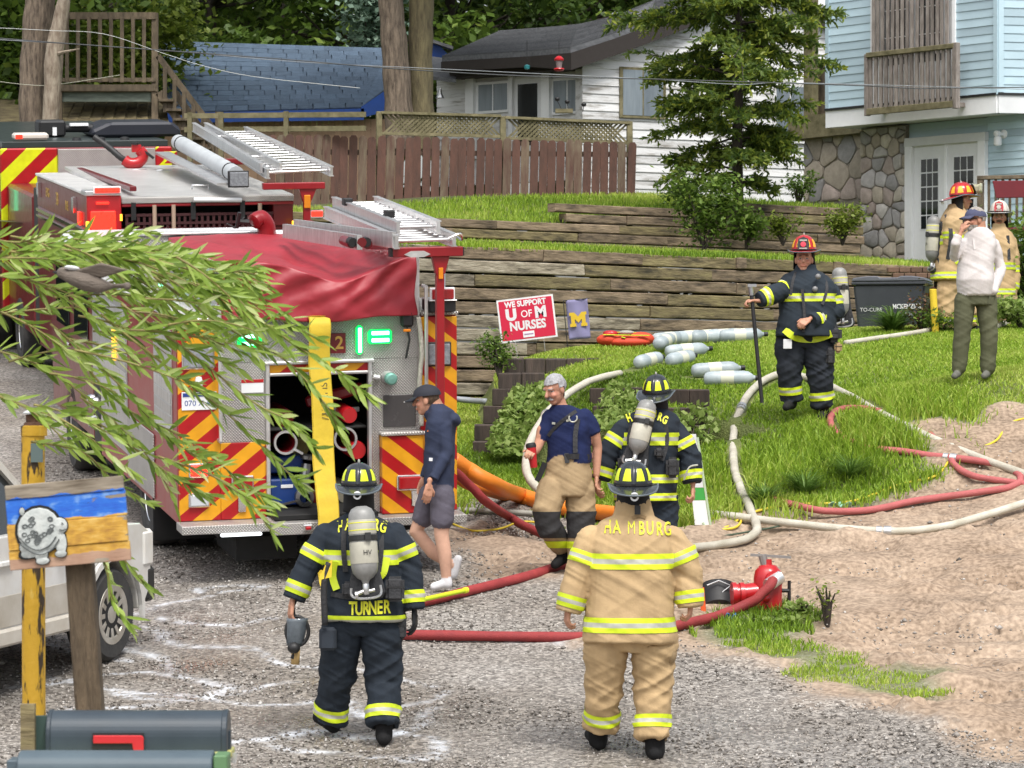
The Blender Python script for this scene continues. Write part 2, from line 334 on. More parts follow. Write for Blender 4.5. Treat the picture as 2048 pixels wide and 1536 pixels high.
    bp=N.new('ShaderNodeBump'); bs=N.new('ShaderNodeMapRange'); bs.inputs[3].default_value=.75; bs.inputs[4].default_value=.12; L.new(wetd,bs.inputs[0]); L.new(bs.outputs[0],bp.inputs['Strength']); bp.inputs['Distance'].default_value=.02; L.new(h,bp.inputs['Height']); L.new(bp.outputs[0],b.inputs['Normal'])
    return m
MG=ground_material()
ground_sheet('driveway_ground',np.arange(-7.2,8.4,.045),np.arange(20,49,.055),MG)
# the same ground goes on out of frame: coarse sheets butted to the fine one
for nm,xs,ys in (('ground_near',np.linspace(-60,60,121),np.linspace(-30,20,51)),('ground_beside_west',np.linspace(-60,-7.185,60),np.linspace(20,48.985,60)),('ground_beside_east',np.linspace(8.355,60,60),np.linspace(20,48.985,60))):
    o=ground_sheet(nm,xs,ys,MG); o.location.z=-.012
def grass_stuff(name,pts,h,col,label,spread=.5,wid=.007,seed=1,lean=(0,0),parent=None):
    rs=np.random.RandomState(seed); n=len(pts); h=np.broadcast_to(h,(n,))*rs.uniform(.55,1.25,n); a=rs.uniform(0,6.28,n); b=rs.uniform(0,6.28,n); l=rs.uniform(.1,1,n)*spread*h
    dx=np.cos(a)*wid;dy=np.sin(a)*wid; lx=np.cos(b)*l+lean[0]*h; ly=np.sin(b)*l+lean[1]*h
    p=np.asarray(pts); z=p[:,2]-.01
    v=np.stack([np.c_[p[:,0]-dx,p[:,1]-dy,z],np.c_[p[:,0]+dx,p[:,1]+dy,z],np.c_[p[:,0]+dx*.7+lx*.4,p[:,1]+dy*.7+ly*.4,z+h*.6],np.c_[p[:,0]-dx*.7+lx*.4,p[:,1]-dy*.7+ly*.4,z+h*.6],np.c_[p[:,0]+lx,p[:,1]+ly,z+h*(1-.25*l/h)]],1).reshape(-1,3)
    k=np.arange(n)[:,None]*5; f=np.concatenate([k+np.array([[0,1,2]]),k+np.array([[0,2,3]]),k+np.array([[3,2,4]])])
    rv=np.clip(rs.normal(.5,.22,n)+(vnoise(p[:,0],p[:,1],.9,seed)-.5)*.6+(vnoise(p[:,0],p[:,1],.33,seed+5)-.5)*.8,0,1)
    o=link(name,npmesh(name,v,f,col,rv=np.repeat(rv,5)),parent)
    return tag(o,label,None if parent else 'grass',kind='stuff')
MGR=leafmat('grass_blade',[(.095,.17,.014),(.205,.335,.025),(.325,.47,.045),(.46,.52,.115)],.35,.5)
def lawn_points(n,x0,x1,y0,y1,keep,seed):
    rs=np.random.RandomState(seed); x=rs.uniform(x0,x1,n); y=rs.uniform(y0,y1,n); m=keep(x,y); x=x[m];y=y[m]; return np.c_[x,y,ground(x,y)]
HOSES=[ong(l) for l in ([(1512,1074),(1506,1040),(1482,990),(1467,930),(1468,870),(1485,818),(1515,778),(1560,757),(1620,765),(1690,795),(1780,845),(1880,892),(1960,925)],[(1760,830),(1720,824),(1680,826),(1660,845),(1672,872),(1700,888)],[(1770,908),(1800,910),(1870,920)],[(1590,1018),(1650,1030),(1740,1028)],[(1690,692),(1760,682),(1830,672),(1880,662)],[(1256,744),(1340,724),(1402,722)],[(1386,756),(1506,768)],[(1312,692),(1505,682)],[(1195,694),(1310,694)])]
def hose_clear(x,y): return np.min([line_dist(x,y,l)-(.06 if i>4 else 0) for i,l in enumerate(HOSES)],axis=0)
kp=lambda x,y:(poly_dist(x,y,LAWN)+(vnoise(x,y,2.5,1)-.5)*.5>-.02-.35*np.random.RandomState(9).rand(len(x))**5)&(hose_clear(x,y)>.075)&(np.abs(knoll_side(x,y))>.1)&(np.abs(x/y*F)<1120)
pts=lawn_points(330000,-1.2,8,30,47,kp,3); tall=.058+.11*sstep(.45,.8,vnoise(pts[:,0],pts[:,1],.7,21))*sstep(36,33,pts[:,1])+.12*sstep(.35,.75,vnoise(pts[:,0],pts[:,1],1.1,22))*sstep(33.6,32,pts[:,1])
tall=np.where(pts[:,1]<31.0,tall+.02,tall)
grass_stuff('lawn_grass',pts,tall,MGR,'green lawn grass on the knoll and bank, longest near the sandy edge',.85,.008,3)
kt=lambda x,y:(poly_dist(x,y,TUFT)+(vnoise(x,y,3,2)-.5)*.35>0)&(vnoise(x,y,4,9)>.25)
pts=lawn_points(60000,1,5,22,29,kt,4); dw=np.hypot(pts[:,0]-2.2,pts[:,1]-27); grass_stuff('verge_grass',pts,.05+.08*np.exp(-(dw/.9)**2),MGR,'sparse green grass patch by the red hose valve and along the sandy drive',.8,.006,5)
# loose stones on the gravel
def pebbles(n,seed):
    rs=np.random.RandomState(seed); x=rs.uniform(-5.2,5,n); y=21+rs.uniform(0,1,n)**1.3*17; k=(poly_dist(x,y,LAWN)<-.1)&(poly_dist(x,y,TUFT)<0)&(np.abs(x/y*F)<1060)&~((poly_dist(x,y,DIRT)>.2)&(rs.rand(n)<.8)); x=x[k];y=y[k];n=len(x); z=ground(x,y)
    r=rs.gamma(4,.0023,n)+.003; o=np.array([(1,0,0),(-.6,.8,0),(-.5,-.85,0),(.1,0,.7),(.3,.1,-.5)])
    sh=o[None]*r[:,None,None]*(1+rs.uniform(-.35,.35,(n,5,1))); a=rs.uniform(0,6.28,n); c,s=np.cos(a)[:,None],np.sin(a)[:,None]
    v=np.stack([sh[:,:,0]*c-sh[:,:,1]*s+x[:,None],sh[:,:,0]*s+sh[:,:,1]*c+y[:,None],sh[:,:,2]+z[:,None]+.004],2).reshape(-1,3)
    k=np.arange(n)[:,None]*5; f=np.concatenate([k+np.array([t]) for t in([0,1,3],[1,2,3],[2,0,3],[1,0,4],[2,1,4],[0,2,4])])
    m=leafmat('pebble',[(.07,.06,.05),(.20,.18,.16),(.36,.33,.30),(.5,.48,.45)],0.,.6)
    tag(link('loose_gravel',npmesh('loose_gravel',v,f,m,rv=np.repeat(np.clip(rs.normal(.45,.25,n),0,1),5))),'loose grey and tan gravel stones strewn over the wet driveway','gravel',kind='stuff')
pebbles(52000,8)
# ---------------- materials shared by buildings and walls ----------------
M_tie=mat('creosoted_tie',(.30,.225,.15),.85,col2=(.036,.027,.02),col3=(.185,.137,.09),scale=2.6,bump=.6,bscale=9,stretch=(1,1,5),detail=8)
M_tie2=mat('weathered_grey_tie',(.42,.375,.295),.85,col2=(.06,.048,.034),col3=(.275,.235,.175),scale=2.6,bump=.6,bscale=9,stretch=(1,1,5),detail=8)
M_tieg=mat('mossy_tie',(.25,.21,.10),.9,col2=(.04,.034,.02),col3=(.17,.135,.07),scale=2.6,bump=.6,bscale=9,stretch=(1,1,5),detail=8)
M_deckw=mat('aged_deck_wood',(.17,.13,.085),.85,col2=(.055,.042,.028),scale=3,bump=.4,stretch=(3,3,1),detail=7)
M_mosswood=mat('mossy_rail_wood',(.24,.21,.12),.9,col2=(.09,.08,.035),scale=5,bump=.4,detail=7)
M_greywood=mat('grey_weathered_wood',(.33,.29,.26),.85,col2=(.15,.125,.11),scale=4,bump=.35,stretch=(4,4,1),detail=7)
M_picket=mat('flaking_maroon_paint',(.12,.056,.04),.8,col2=(.07,.036,.026),col3=(.097,.046,.033),scale=5,bump=.35,stretch=(2,2,.6),detail=8)
M_picket2=mat('picket_worn_to_wood',(.09,.042,.033),.85,col2=(.17,.135,.09),scale=4,bump=.4,stretch=(3,3,.5),detail=8)
M_blue=mat('pale_blue_vinyl',(.44,.575,.645),.45,col2=(.40,.525,.59),scale=2,bump=.05)
M_white=mat('white_trim_paint',(.80,.81,.82),.45,col2=(.72,.73,.74),scale=3)
M_oldwhite=mat('peeling_white_paint',(.74,.74,.74),.75,col2=(.30,.28,.25),col3=(.70,.70,.70),scale=3.2,bump=.3,stretch=(.5,1,3),detail=9)
M_glass=mat('dark_window_glass',(.018,.022,.024),.06,spec=.8)
M_curtain=mat('grey_curtained_glass',(.26,.30,.33),.18,col2=(.16,.19,.22),scale=1.5,stretch=(4,1,.4))
M_mortar=mat('mortar',(.23,.205,.17),.95,col2=(.16,.14,.115),scale=20,bump=.4)
M_roofdk=mat('dark_asphalt_shingle',(.155,.16,.17),.9,col2=(.085,.088,.095),scale=6,bump=.8,bscale=30,stretch=(1,3,3))
M_bluep=mat('royal_blue_trim',(.012,.085,.42),.5,col2=(.01,.07,.33),scale=3)
M_peach=mat('peach_board_siding',(.55,.36,.23),.7,col2=(.48,.31,.2),scale=5,stretch=(6,6,.5))
M_black=mat('black_rubber_plastic',(.014,.014,.015),.55)
M_dkroof=mat('soffit_brown',(.035,.028,.025),.8)
class Plane:
    """vertical wall plane through photo pixels at two distances; local X along the wall, Y into it, Z up"""
    def __init__(s,pxa,Ya,pxb,Yb,z=0):
        a=P(pxa,800,Ya);b=P(pxb,800,Yb); s.o=Vector((a.x,a.y,z)); d=(b-a); d.z=0; s.len=d.length; s.u=d.normalized(); s.n=Vector((-s.u.y,s.u.x,0))
        s.M=Matrix(((s.u.x,s.n.x,0,s.o.x),(s.u.y,s.n.y,0,s.o.y),(0,0,1,s.o.z),(0,0,0,1)))
    def at(s,px,py,off=0):
        d=Vector(((px-1024)/F,1,(YH-py)/F)); c=Vector((0,0,CZ)); t=((s.o+s.n*off-c).dot(s.n))/d.dot(s.n); p=c+d*t-s.o
        return p.dot(s.u),p.z
def tie_mesh(L,h,dp,seed,m):
    rr=random.Random(seed); b=MB(); n=max(3,int(L/.25))
    vs=[];fs=[]
    for i in range(n+1):
        x=-L/2+L*i/n; j=lambda a:rr.uniform(-a,a); c=.012
        ring=[(-dp/2+c,-h/2),(dp/2,-h/2),(dp/2,h/2),(-dp/2+c,h/2),(-dp/2,h/2-c),(-dp/2,-h/2+c)]
        vs+=[(x,y+j(.006),z+j(.004)) for y,z in ring]
    for i in range(n):
        for k in range(6): fs.append((i*6+k,i*6+(k+1)%6,(i+1)*6+(k+1)%6,(i+1)*6+k))
    fs+=[tuple(range(6)),tuple(n*6+k for k in range(6))]; b.add(vs,fs); return b.mesh('timber',m)
TIES={}
def tie(parent,u,z,L,h,dp,y,m,rr,name='timber'):
    Lq=max(.2,round(L/.3)*.3); key=(Lq,h,m.name,rr.randint(0,1))
    if key not in TIES: TIES[key]=tie_mesh(1,h,dp,len(TIES),m) if 0 else tie_mesh(Lq,h,dp,len(TIES),m)
    o=link(name,TIES[key],parent); o.location=(u,y,z); o.scale=(L/Lq*.995,1,1); o.rotation_euler=(R(rr.uniform(-1.5,1.5)),0,R(rr.uniform(-.25,.25))); return o
def tie_wall(name,pl,u0,u1,ztop,zbot,h,label,mats,seed,steps=None,dead=True):
    e=empty(name,label=label,cat='retaining wall',mtx=pl.M.copy()); rr=random.Random(seed); z=ztop-h/2; k=0
    while z>zbot(u0,u1)-h:
        u=u0-rr.uniform(0,1.8)
        while u<u1:
            L=rr.choice([2.4,2.4,1.8,2.4,1.2]); a=max(u,u0);b=min(u+L,u1)
            if b-a>.15:
                mid=(a+b)/2
                if z-h/2<(steps(mid) if steps else 1e9) and z+h/2>zbot(a,b)-.05: tie(e,mid,z+rr.uniform(-.004,.004),b-a,h-.022,.18,.09+.008*k*-1+rr.uniform(-.012,.012),rr.choice(mats(mid,z)),rr)
            u+=L
            if dead and rr.random()<.3 and u<u1-.3: tie(e,u+.09,z,.18,h-.02,.3,.12,M_tie,rr); u+=.18
        z-=h;k+=1
    return e
PW=Plane(895,41,1725,46.2); WTOP=CZ+1.986
def wbot(u0,u1):
    return min(gz(*(PW.M@Vector((q,-.05,0))).xy) for q in (u0,(u0+u1)/2,u1))-.05
tie_wall('timber_retaining_wall',PW,-2.3,9.4,WTOP,wbot,.176,'tall lower retaining wall of stacked brown timbers behind the lawn',lambda u,z:[M_tie2,M_tie2,M_tie,M_tieg] if u<2.6 else [M_tie,M_tie,M_tie,M_tieg],4)
PU=Plane(840,47,1725,52.6); PU_L=PU.len
tie_wall('upper_timber_wall',PU,-3,PU_L,CZ+3.30,lambda a,b:CZ+2.25,.15,'low upper retaining wall of mossy stepped timbers below the picket fence',lambda u,z:[M_tie,M_tieg,M_tieg,M_tie],9,steps=lambda u:CZ+(2.66 if u<1.75 else 2.82 if u<3.6 else 2.98 if u<5.2 else 3.14),dead=False)
# terraces behind the walls
M_soil=mat('terrace_soil',(.10,.115,.035),.95,col2=(.05,.055,.018),scale=3,bump=.5)
def terr1(u,t): 
    q=PW.M@Vector((u,t,0)); return Vector((q.x,q.y,WTOP-.03+.078*t))
b=MB(); b.grid(lambda a,c:terr1(-2.28+21*a,.02+15*c),24,15); tag(b.build('lower_terrace',M_soil),kind='structure')
def upz(u,t):   # ground above the upper wall, rising to the fence and the woods
    top=CZ+np.interp(u,[0,1.8,3.65,5.25,9],[2.58,2.62,2.78,2.94,3.15]); return top+.09*np.minimum(t,6.5)+.02*np.maximum(t-6.5,0)
b=MB(); b.grid(lambda a,c:(lambda u,t:tuple((PU.M@Vector((u,t,0))).xy)+(float(upz(u,t)),))(-3+ (PU_L+2.9)*a,.05+40*c*c),40,40); tag(b.build('upper_terrace',M_soil),kind='structure')
b=MB(); b.grid(lambda a,c:(-90+180*a,53+150*c,(CZ+2.2+c*8)),20,20); tag(b.build('wood_floor',mat('leaf_litter',(.06,.05,.025),1,col2=(.03,.035,.012),scale=2)),kind='structure')
rs=np.random.RandomState(2); n=26000; u=rs.uniform(-3,12,n);t=rs.rand(n)**1.6*4.6; q=np.array([terr1(a,c) for a,c in zip(u,t)]); q=q[np.abs(q[:,0]/q[:,1]*F)<1100]
grass_stuff('lower_terrace_grass',q,.10,MGR,'strip of bright uncut grass on top of the lower timber wall',.5,.008,11)
n=26000;u=rs.uniform(-3,9,n);t=rs.rand(n)*5.5; q=np.array([(PU.M@Vector((a,c,0))).xy[:]+(float(upz(a,c)),) for a,c in zip(u,t)]); grass_stuff('upper_terrace_grass',q,.10,MGR,'grass strip between the picket fence and the upper timber wall',.5,.008,12)
def hz(x,y):
    g=ground(x,y); d=poly_dist(x,y,[(-1.5,39.7),(-2.5,39.7),(-3.3,46),(-4.9,53),(-6.6,57.5),(-45,57.5),(-45,95),(-1.5,95)]); up=np.interp(y,[39,47,48.5,55,80],[CZ+1.9,CZ+2.2,CZ+2.6,CZ+3.2,CZ+4.2])
    return g-.15+np.maximum(up-g,0)*sstep(0,1.6,d)+sstep(0,1.6,d)*.1
X,Y=np.meshgrid(np.arange(-45,-1.4,.5),np.arange(39,80,.4)); nx=X.shape[1]; i=(np.arange(nx-1)[None]+np.arange(X.shape[0]-1)[:,None]*nx).ravel()
tag(link('hillside',npmesh('hillside',np.c_[X.ravel(),Y.ravel(),hz(X,Y).ravel()],np.c_[i,i+1,i+1+nx,i+nx],M_soil,smooth=True)),kind='structure')
# ---------------- picket fence with lattice ----------------
PF=Plane(540,55.2,1268,56.4)
fe=empty('picket_fence',label='maroon picket fence with mossy lattice panels on top',cat='fence',mtx=PF.M.copy()); rr=random.Random(3)
def picket_mesh(seed,m,h):
    r2=random.Random(seed); b=MB(); w=.142; pts=[(-w/2,0),(w/2,0),(w/2,h-.05),(w/2-.035,h-r2.uniform(0,.012)),(-w/2+.035,h-r2.uniform(0,.012)),(-w/2,h-.05)]
    b.prism(pts,-.011,.011,axis='y'); return b.mesh('picket',m)
PKM=[picket_mesh(i,m,1.32) for i,m in enumerate([M_picket,M_picket,M_picket,M_picket,M_picket2,M_picket])]
u=0;zf=lambda u:PF.at(540+ u/PF.len*728,np.interp(u/PF.len,[0,.2,.6,1],[424,420,418,404]))[1]
while u<PF.len+.05:
    fr=u/PF.len; zt=PF.at(540+fr*728,np.interp(fr,[0,.3,.6,1],[268,272,276,284]))[1]; zb=zf(u)
    m=rr.choice(PKM) if fr<.55 else rr.choice([PKM[4],PKM[4],PKM[0],PKM[2],PKM[1]])
    o=link('picket',m,fe); o.location=(u,-.02+rr.uniform(-.006,.006),zt-1.32+rr.uniform(-.012,.012)); o.rotation_euler=(0,R(rr.uniform(-.8,.8)+1.2),0); u+=.1585+rr.uniform(-.004,.004)
for py in(305,395):
    a=PF.at(540,py-2);c=PF.at(1268,py+4); b=MB(); b.bar((a[0],.035,a[1]),(c[0],.035,c[1]),.04,.09); b.build('rail',M_picket2,fe)
for px,py in((760,222),(1008,232),(1262,242)):
    a=PF.at(px,py); b=MB(); b.box((a[0]-.05,.07,a[1]-2.0),(a[0]+.05,.16,a[1]+.0)); b.build('post',M_mosswood,fe,bevel=.008)
for x0,x1,y0,y1 in((764,1004,224,231),(1012,1262,234,245)):
    pa=PF.at(x0,y0);pb=PF.at(x1,y1); L=pb[0]-pa[0]; b=MB(); b.bar((pa[0],.115,pa[1]),(pb[0],.115,pb[1]),.12,.045); b.build('lattice_cap',M_mosswood,fe)
    b=MB(); b.bar((pa[0],.115,pa[1]-.36),(pb[0],.115,pb[1]-.36),.05,.05); b.build('lattice_rail',M_mosswood,fe)
    b=MB(); s=-.36
    while s<L:
        for sg,yy in((1,.105),(-1,.118)):
            q0=s if sg>0 else s+.34; q1=s+.34 if sg>0 else s; t0=0;t1=1
            def cl(q,o_,): return q
            lo,hi=min(q0,q1),max(q0,q1)
            if lo>=-.01 and hi<=L+.01:
                zb=lambda q:pa[1]+(pb[1]-pa[1])*q/L
                b.bar((pa[0]+q0,yy,zb(q0)-.345),(pa[0]+q1,yy,zb(q1)-.02),.036,.008,up=(0,1,0))
        s+=.085
    tag(b.build('lattice',M_mosswood,fe),kind='stuff')
# low rail fence further left, beside the stairs
lf=empty('low_rail_fence',label='low mossy rail fence at the foot of the deck stairs',cat='fence',mtx=Plane(380,55.6,560,55.4).M)
b=MB(); L=1.7; z=PF.at(560,228)[1]
for zz in(z,z-.24): 
    b=MB(); b.bar((-.1,0,zz),(L+1.4,0,zz-.01),.05,.09); b.build('rail',M_mosswood,lf)
for x in(0,.55,L): b=MB(); b.box((x-.04,-.04,z-1.5),(x+.04,.04,z+.06)); b.build('post',M_mosswood,lf)
# ---------------- pale blue house ----------------
PH=Plane(1655,55.4,1995,52.5); HU=empty('blue_house',label='pale blue vinyl sided house with balcony, stone pillar and white french doors',cat='house',mtx=PH.M.copy())
def hb(name,a,c,m,parent=HU,bevel=0): b=MB(); b.box(a,c); return b.build(name,m,parent,bevel=bevel)
ZB=CZ+4.71; L=PH.len; LAP=.14
hb('floor_fascia',(-.02,-.03,ZB),(L,.10,ZB+.29),M_white); hb('fascia_flashing',(-.02,-.06,ZB+.29),(L,.05,ZB+.33),M_black)
def lap_mesh(L,h=LAP,t=.016):
    b=MB(); b.prism([(-.004,0),(-t,.0),(-t,.006),(-.003,h+.006),(0,h+.006)],0,L,axis='x'); return b.mesh('siding_board',M_blue)
dl=PH.at(1750,100)[0]; dr=PH.at(1907,100)[0]
def siding(parent,u0,u1,z0,rows,y=0,M=None):
    me=lap_mesh(u1-u0)
    for k in range(rows):
        o=link('siding_board',me,parent); o.matrix_local=(M or Matrix())@Matrix.Translation((u0,y,z0+k*LAP))
siding(HU,.05,dl-.04,ZB+.33,16); siding(HU,dr+.04,L-.06,ZB+.33,16)
hb('corner_board',(-.03,-.03,ZB+.3),(.05,.06,ZB+2.6),M_blue); hb('corner_board',(L-.06,-.035,ZB+.3),(L+.02,.05,ZB+2.6),M_blue)
hb('upper_wall',(0,.001,ZB+.28),(L,.12,ZB+2.6),M_blue)
# bay face right of the corner
c0=PH.M@Vector((L,0,0)); d2=Vector((math.cos(R(12)),math.sin(R(12)),0)); n2=Vector((-d2.y,d2.x,0))
MB2=PH.M.inverted()@Matrix(((d2.x,n2.x,0,c0.x),(d2.y,n2.y,0,c0.y),(0,0,1,0),(0,0,0,1)))
for nm,a,c,m in(('floor_fascia',(.01,-.03,ZB),(3,.1,ZB+.29),M_white),('fascia_flashing',(.0,-.05,ZB+.29),(3,.05,ZB+.33),M_black),('upper_wall',(.02,.001,ZB+.28),(3,.12,ZB+2.6),M_blue),('corner_board',(.01,-.03,ZB+.34),(.10,.03,ZB+2.6),M_blue)):
    b=MB(); b.box(a,c,M=MB2); b.build(nm,m,HU)
siding(HU,.10,3,ZB+.33,16,0,MB2)
b=MB(); b.add([(-.02,.1,ZB+.02),(L,.1,ZB+.02),tuple(MB2@Vector((3,.1,ZB+.02))),(L+3,3,ZB+.02),(-.02,3,ZB+.02)],[(0,1,2,3,4)]); b.build('soffit',M_white,HU)
# upper french door behind the slats
z0=ZB+.34; ud=hb('upper_door',(dl,-.02,z0),(dr,.04,z0+2.1),M_white)
for a,c in((.14,.42),(.58,.88)):
    w_=dr-dl; pn=hb('pane',(dl+w_*a,-.03,z0+.62),(dl+w_*c,-.02,z0+2.0),M_glass,ud)
    for q in range(1,3): hb('muntin',(dl+w_*a,-.036,z0+.62+q*.46),(dl+w_*c,-.03,z0+.635+q*.46),M_white,ud)
hb('door_casing',(dl-.07,-.04,z0),(dl,.02,z0+2.2),M_white); hb('door_casing',(dr,-.04,z0),(dr+.07,.02,z0+2.2),M_white)
# slatted balcony guard
ba=empty('balcony',label='grey wooden slat balcony rail on the blue house',cat='balcony',mtx=PH.M.copy()); ba.parent=HU; ba.matrix_local=Matrix(); del ba['category']; del ba['label']
u0,zt=PH.at(1736,118,-.35); u1,zt2=PH.at(1911,99,-.35); zt=(zt+zt2)/2; zb=PH.at(1735,226,-.35)[1]; zt=PH.at(1736,112,-.35)[1]
for nm,a,c in(('top_rail',(u0,-.41,zt-.03),(u1,-.29,zt+.05)),('bottom_rail',(u0,-.40,zb-.04),(u1,-.33,zb+.07)),('end_post',(u1-.03,-.40,zb-.06),(u1+.06,-.30,zt+.06)),('end_post',(u0-.05,-.40,zb-.05),(u0+.02,-.30,zt+.03))):
    b=MB(); b.box(a,c); b.build(nm,M_mosswood if 'rail' in nm else M_greywood,ba,bevel=.006)
n=17; b=MB(); b.box((-.03,-.02,0),(.03,.02,zt-zb-.04)); sm=b.mesh('baluster',M_greywood)
for k in range(n): o=link('baluster',sm,ba); o.location=(u0+.06+(u1-u0-.1)*k/(n-1),-.345,zb+.02); o.rotation_euler=(0,R(rr.uniform(-.6,.6)),0)
b=MB(); b.box((-.032,-.012,0),(.032,.012,1.7)); sm=b.mesh('slat',M_greywood)
for k in range(16): o=link('slat',sm,ba); o.location=(dl+.05+(dr-dl-.1)*k/15+rr.uniform(-.012,.012),-.10,zt-.05); o.rotation_euler=(0,R(rr.uniform(-.5,.5)),0)
for u in(u0+.1,u1-.1): b=MB(); b.box((u-.03,-.33,zb-.01),(u+.03,-.02,zb+.06)); b.build('bracket',M_greywood,ba)
# ground floor, set back under the overhang
OFF=.55; GZ0=CZ+2.40
def lo(px,py): return PH.at(px,py,OFF)
pl0=lo(1725,400)[0]; pl1=lo(1814,400)[0]; d0=lo(1815,400)[0]; d1=lo(1972,400)[0]; dz=lo(1890,272)[1]
hb('ground_floor_wall',(pl0+.02,OFF+.06,GZ0-.3),(L+2.6,OFF+.2,ZB+.01),M_blue)
me=lap_mesh(L+2.6-d1,.125)
for k in range(18): o=link('siding_board',me,HU); o.location=(d1,OFF+.055,GZ0+.1+k*.125)
me=lap_mesh(d1-d0,.125)
for k in range(2): o=link('siding_board',me,HU); o.location=(d0,OFF+.055,dz+.0+k*.125)
# french doors
fd=hb('french_door',(d0+.01,OFF+.0,GZ0-.05),(d1-.01,OFF+.05,dz-.02),M_white)
for nm,a,c in(('door_casing',(d0-.02,OFF-.06,GZ0-.05),(d0+.14,OFF+.04,dz)),('door_casing',(d1-.14,OFF-.06,GZ0-.05),(d1+.02,OFF+.04,dz)),('head_casing',(d0-.03,OFF-.062,dz-.14),(d1+.03,OFF+.04,dz+.01)),('astragal',((d0+d1)/2-.03,OFF-.03,GZ0),((d0+d1)/2+.03,OFF+.0,dz-.14))):
    b=MB(); b.box(a,c); b.build(nm,M_white,fd,bevel=.006)
for a,c in(((d0+.14)*.84+(d0+d1)/2*.16+.05,(d0+d1)/2-.17),((d0+d1)/2+.17,(d1-.14)-.12)):
    b=MB()
    nx,nz=3,5; w_=(c-a)/nx; h_=(dz-.36-GZ0-.5)/nz
    for i in range(nx):
        for k in range(nz): q=hb('pane',(a+i*w_+.012,OFF-.012,GZ0+.5+k*h_+.012),(a+(i+1)*w_-.012,OFF-.004,GZ0+.5+(k+1)*h_-.012),M_glass,fd)
    b.box((a-.02,OFF-.006,GZ0+.48),(c+.02,OFF-.001,dz-.34)); b.build('sash',M_white,fd)
# wall lamp
b=MB(); q=lo(2005,268); b.lathe([(.0,0),(.07,0),(.075,.02),(.03,.04),(.03,.14),(.05,.15),(.05,.22),(.0,.24)],12,Matrix.Translation((q[0],OFF+.05,q[1]))@Matrix.Rotation(R(90),4,'X')); b.lathe([(.05,0),(.07,.03),(.06,.14),(.03,.16)],10,Matrix.Translation((q[0],OFF-.12,q[1]-.2))); b.build('wall_lamp',M_white,HU,smooth=40)
# fieldstone
def voronoi(w,h,pts,gap):
    cells=[]
    for i,p in enumerate(pts):
        poly=[(0,0),(w,0),(w,h),(0,h)]
        for j,q in enumerate(pts):
            if i==j: continue
            dx,dy=q[0]-p[0],q[1]-p[1]; L=math.hypot(dx,dy)
            if L>1.1: continue
            nx,ny=dx/L,dy/L; dd=(p[0]*nx+p[1]*ny)+L/2-gap/2; out=[]
            for k in range(len(poly)):
                a=poly[k];c=poly[(k+1)%len(poly)];sa=a[0]*nx+a[1]*ny-dd;sc=c[0]*nx+c[1]*ny-dd
                if sa<=0: out.append(a)
                if (sa<0<sc) or (sc<0<sa): t=sa/(sa-sc); out.append((a[0]+(c[0]-a[0])*t,a[1]+(c[1]-a[1])*t))
            poly=out
            if len(poly)<3: break
        if len(poly)>=3: cells.append(poly)
    return cells
STC=[(.56,.53,.50),(.48,.46,.45),(.40,.35,.285),(.58,.53,.45),(.33,.32,.315),(.42,.35,.31),(.52,.46,.37)]
M_st=[mat('fieldstone_%s'%n,c,.85,col2=tuple(x*.72 for x in c),scale=9,bump=.4) for n,c in zip('grey pale brown sand slate rose buff'.split(),STC)]
def stones(parent,u0,u1,z0,z1,y,step,seed,mats):
    r2=random.Random(seed); w=u1-u0;h=z1-z0; pts=[]
    ny=int(h/step); nx=max(2,int(w/step))
    for j in range(ny+1):
        for i in range(nx+1): pts.append(((i+.5*(j%2)+r2.uniform(-.32,.32))*w/nx*1.0,(j+r2.uniform(-.32,.32)+.3)*h/ny))
    pts=[q for q in pts if r2.random()>.2]
    pts=[(min(max(a,.02),w-.02),min(max(c,.02),h-.02)) for a,c in pts]
    for poly in voronoi(w,h,pts,.016):
        cx=sum(p[0] for p in poly)/len(poly);cy=sum(p[1] for p in poly)/len(poly)
        # round the corners
        rp=[]
        for k in range(len(poly)):
            a,b_,c=poly[k-1],poly[k],poly[(k+1)%len(poly)]
            for t in(.28,0,-.28):
                q=a if t>0 else c; t_=abs(t)
                if t==0: rp.append((b_[0]*.86+(a[0]+c[0])/2*.14,b_[1]*.86+(a[1]+c[1])/2*.14))
                else: rp.append((b_[0]+(q[0]-b_[0])*t_,b_[1]+(q[1]-b_[1])*t_))
        n=len(rp); dpt=r2.uniform(.03,.06); b=MB(); vs=[]
        for s,yy in((1,0),(.97,-dpt*.6),(.72,-dpt)): vs+=[(u0+cx+(p[0]-cx)*s,y+yy,z0+cy+(p[1]-cy)*s) for p in rp]
        fs=[(r*n+i,r*n+(i+1)%n,(r+1)*n+(i+1)%n,(r+1)*n+i) for r in range(2) for i in range(n)]+[tuple(2*n+i for i in range(n))]
        b.add(vs,fs); b.build('stone',r2.choice(mats),parent,smooth=35)
pz1=lo(1770,262)[1]
hb('stone_pillar_core',(pl0,OFF-.03,GZ0-.4),(pl1,OFF+.3,ZB-.0),M_mortar); stones(HU,pl0,pl1,GZ0-.15,ZB-.02,OFF-.03,.225,5,M_st)
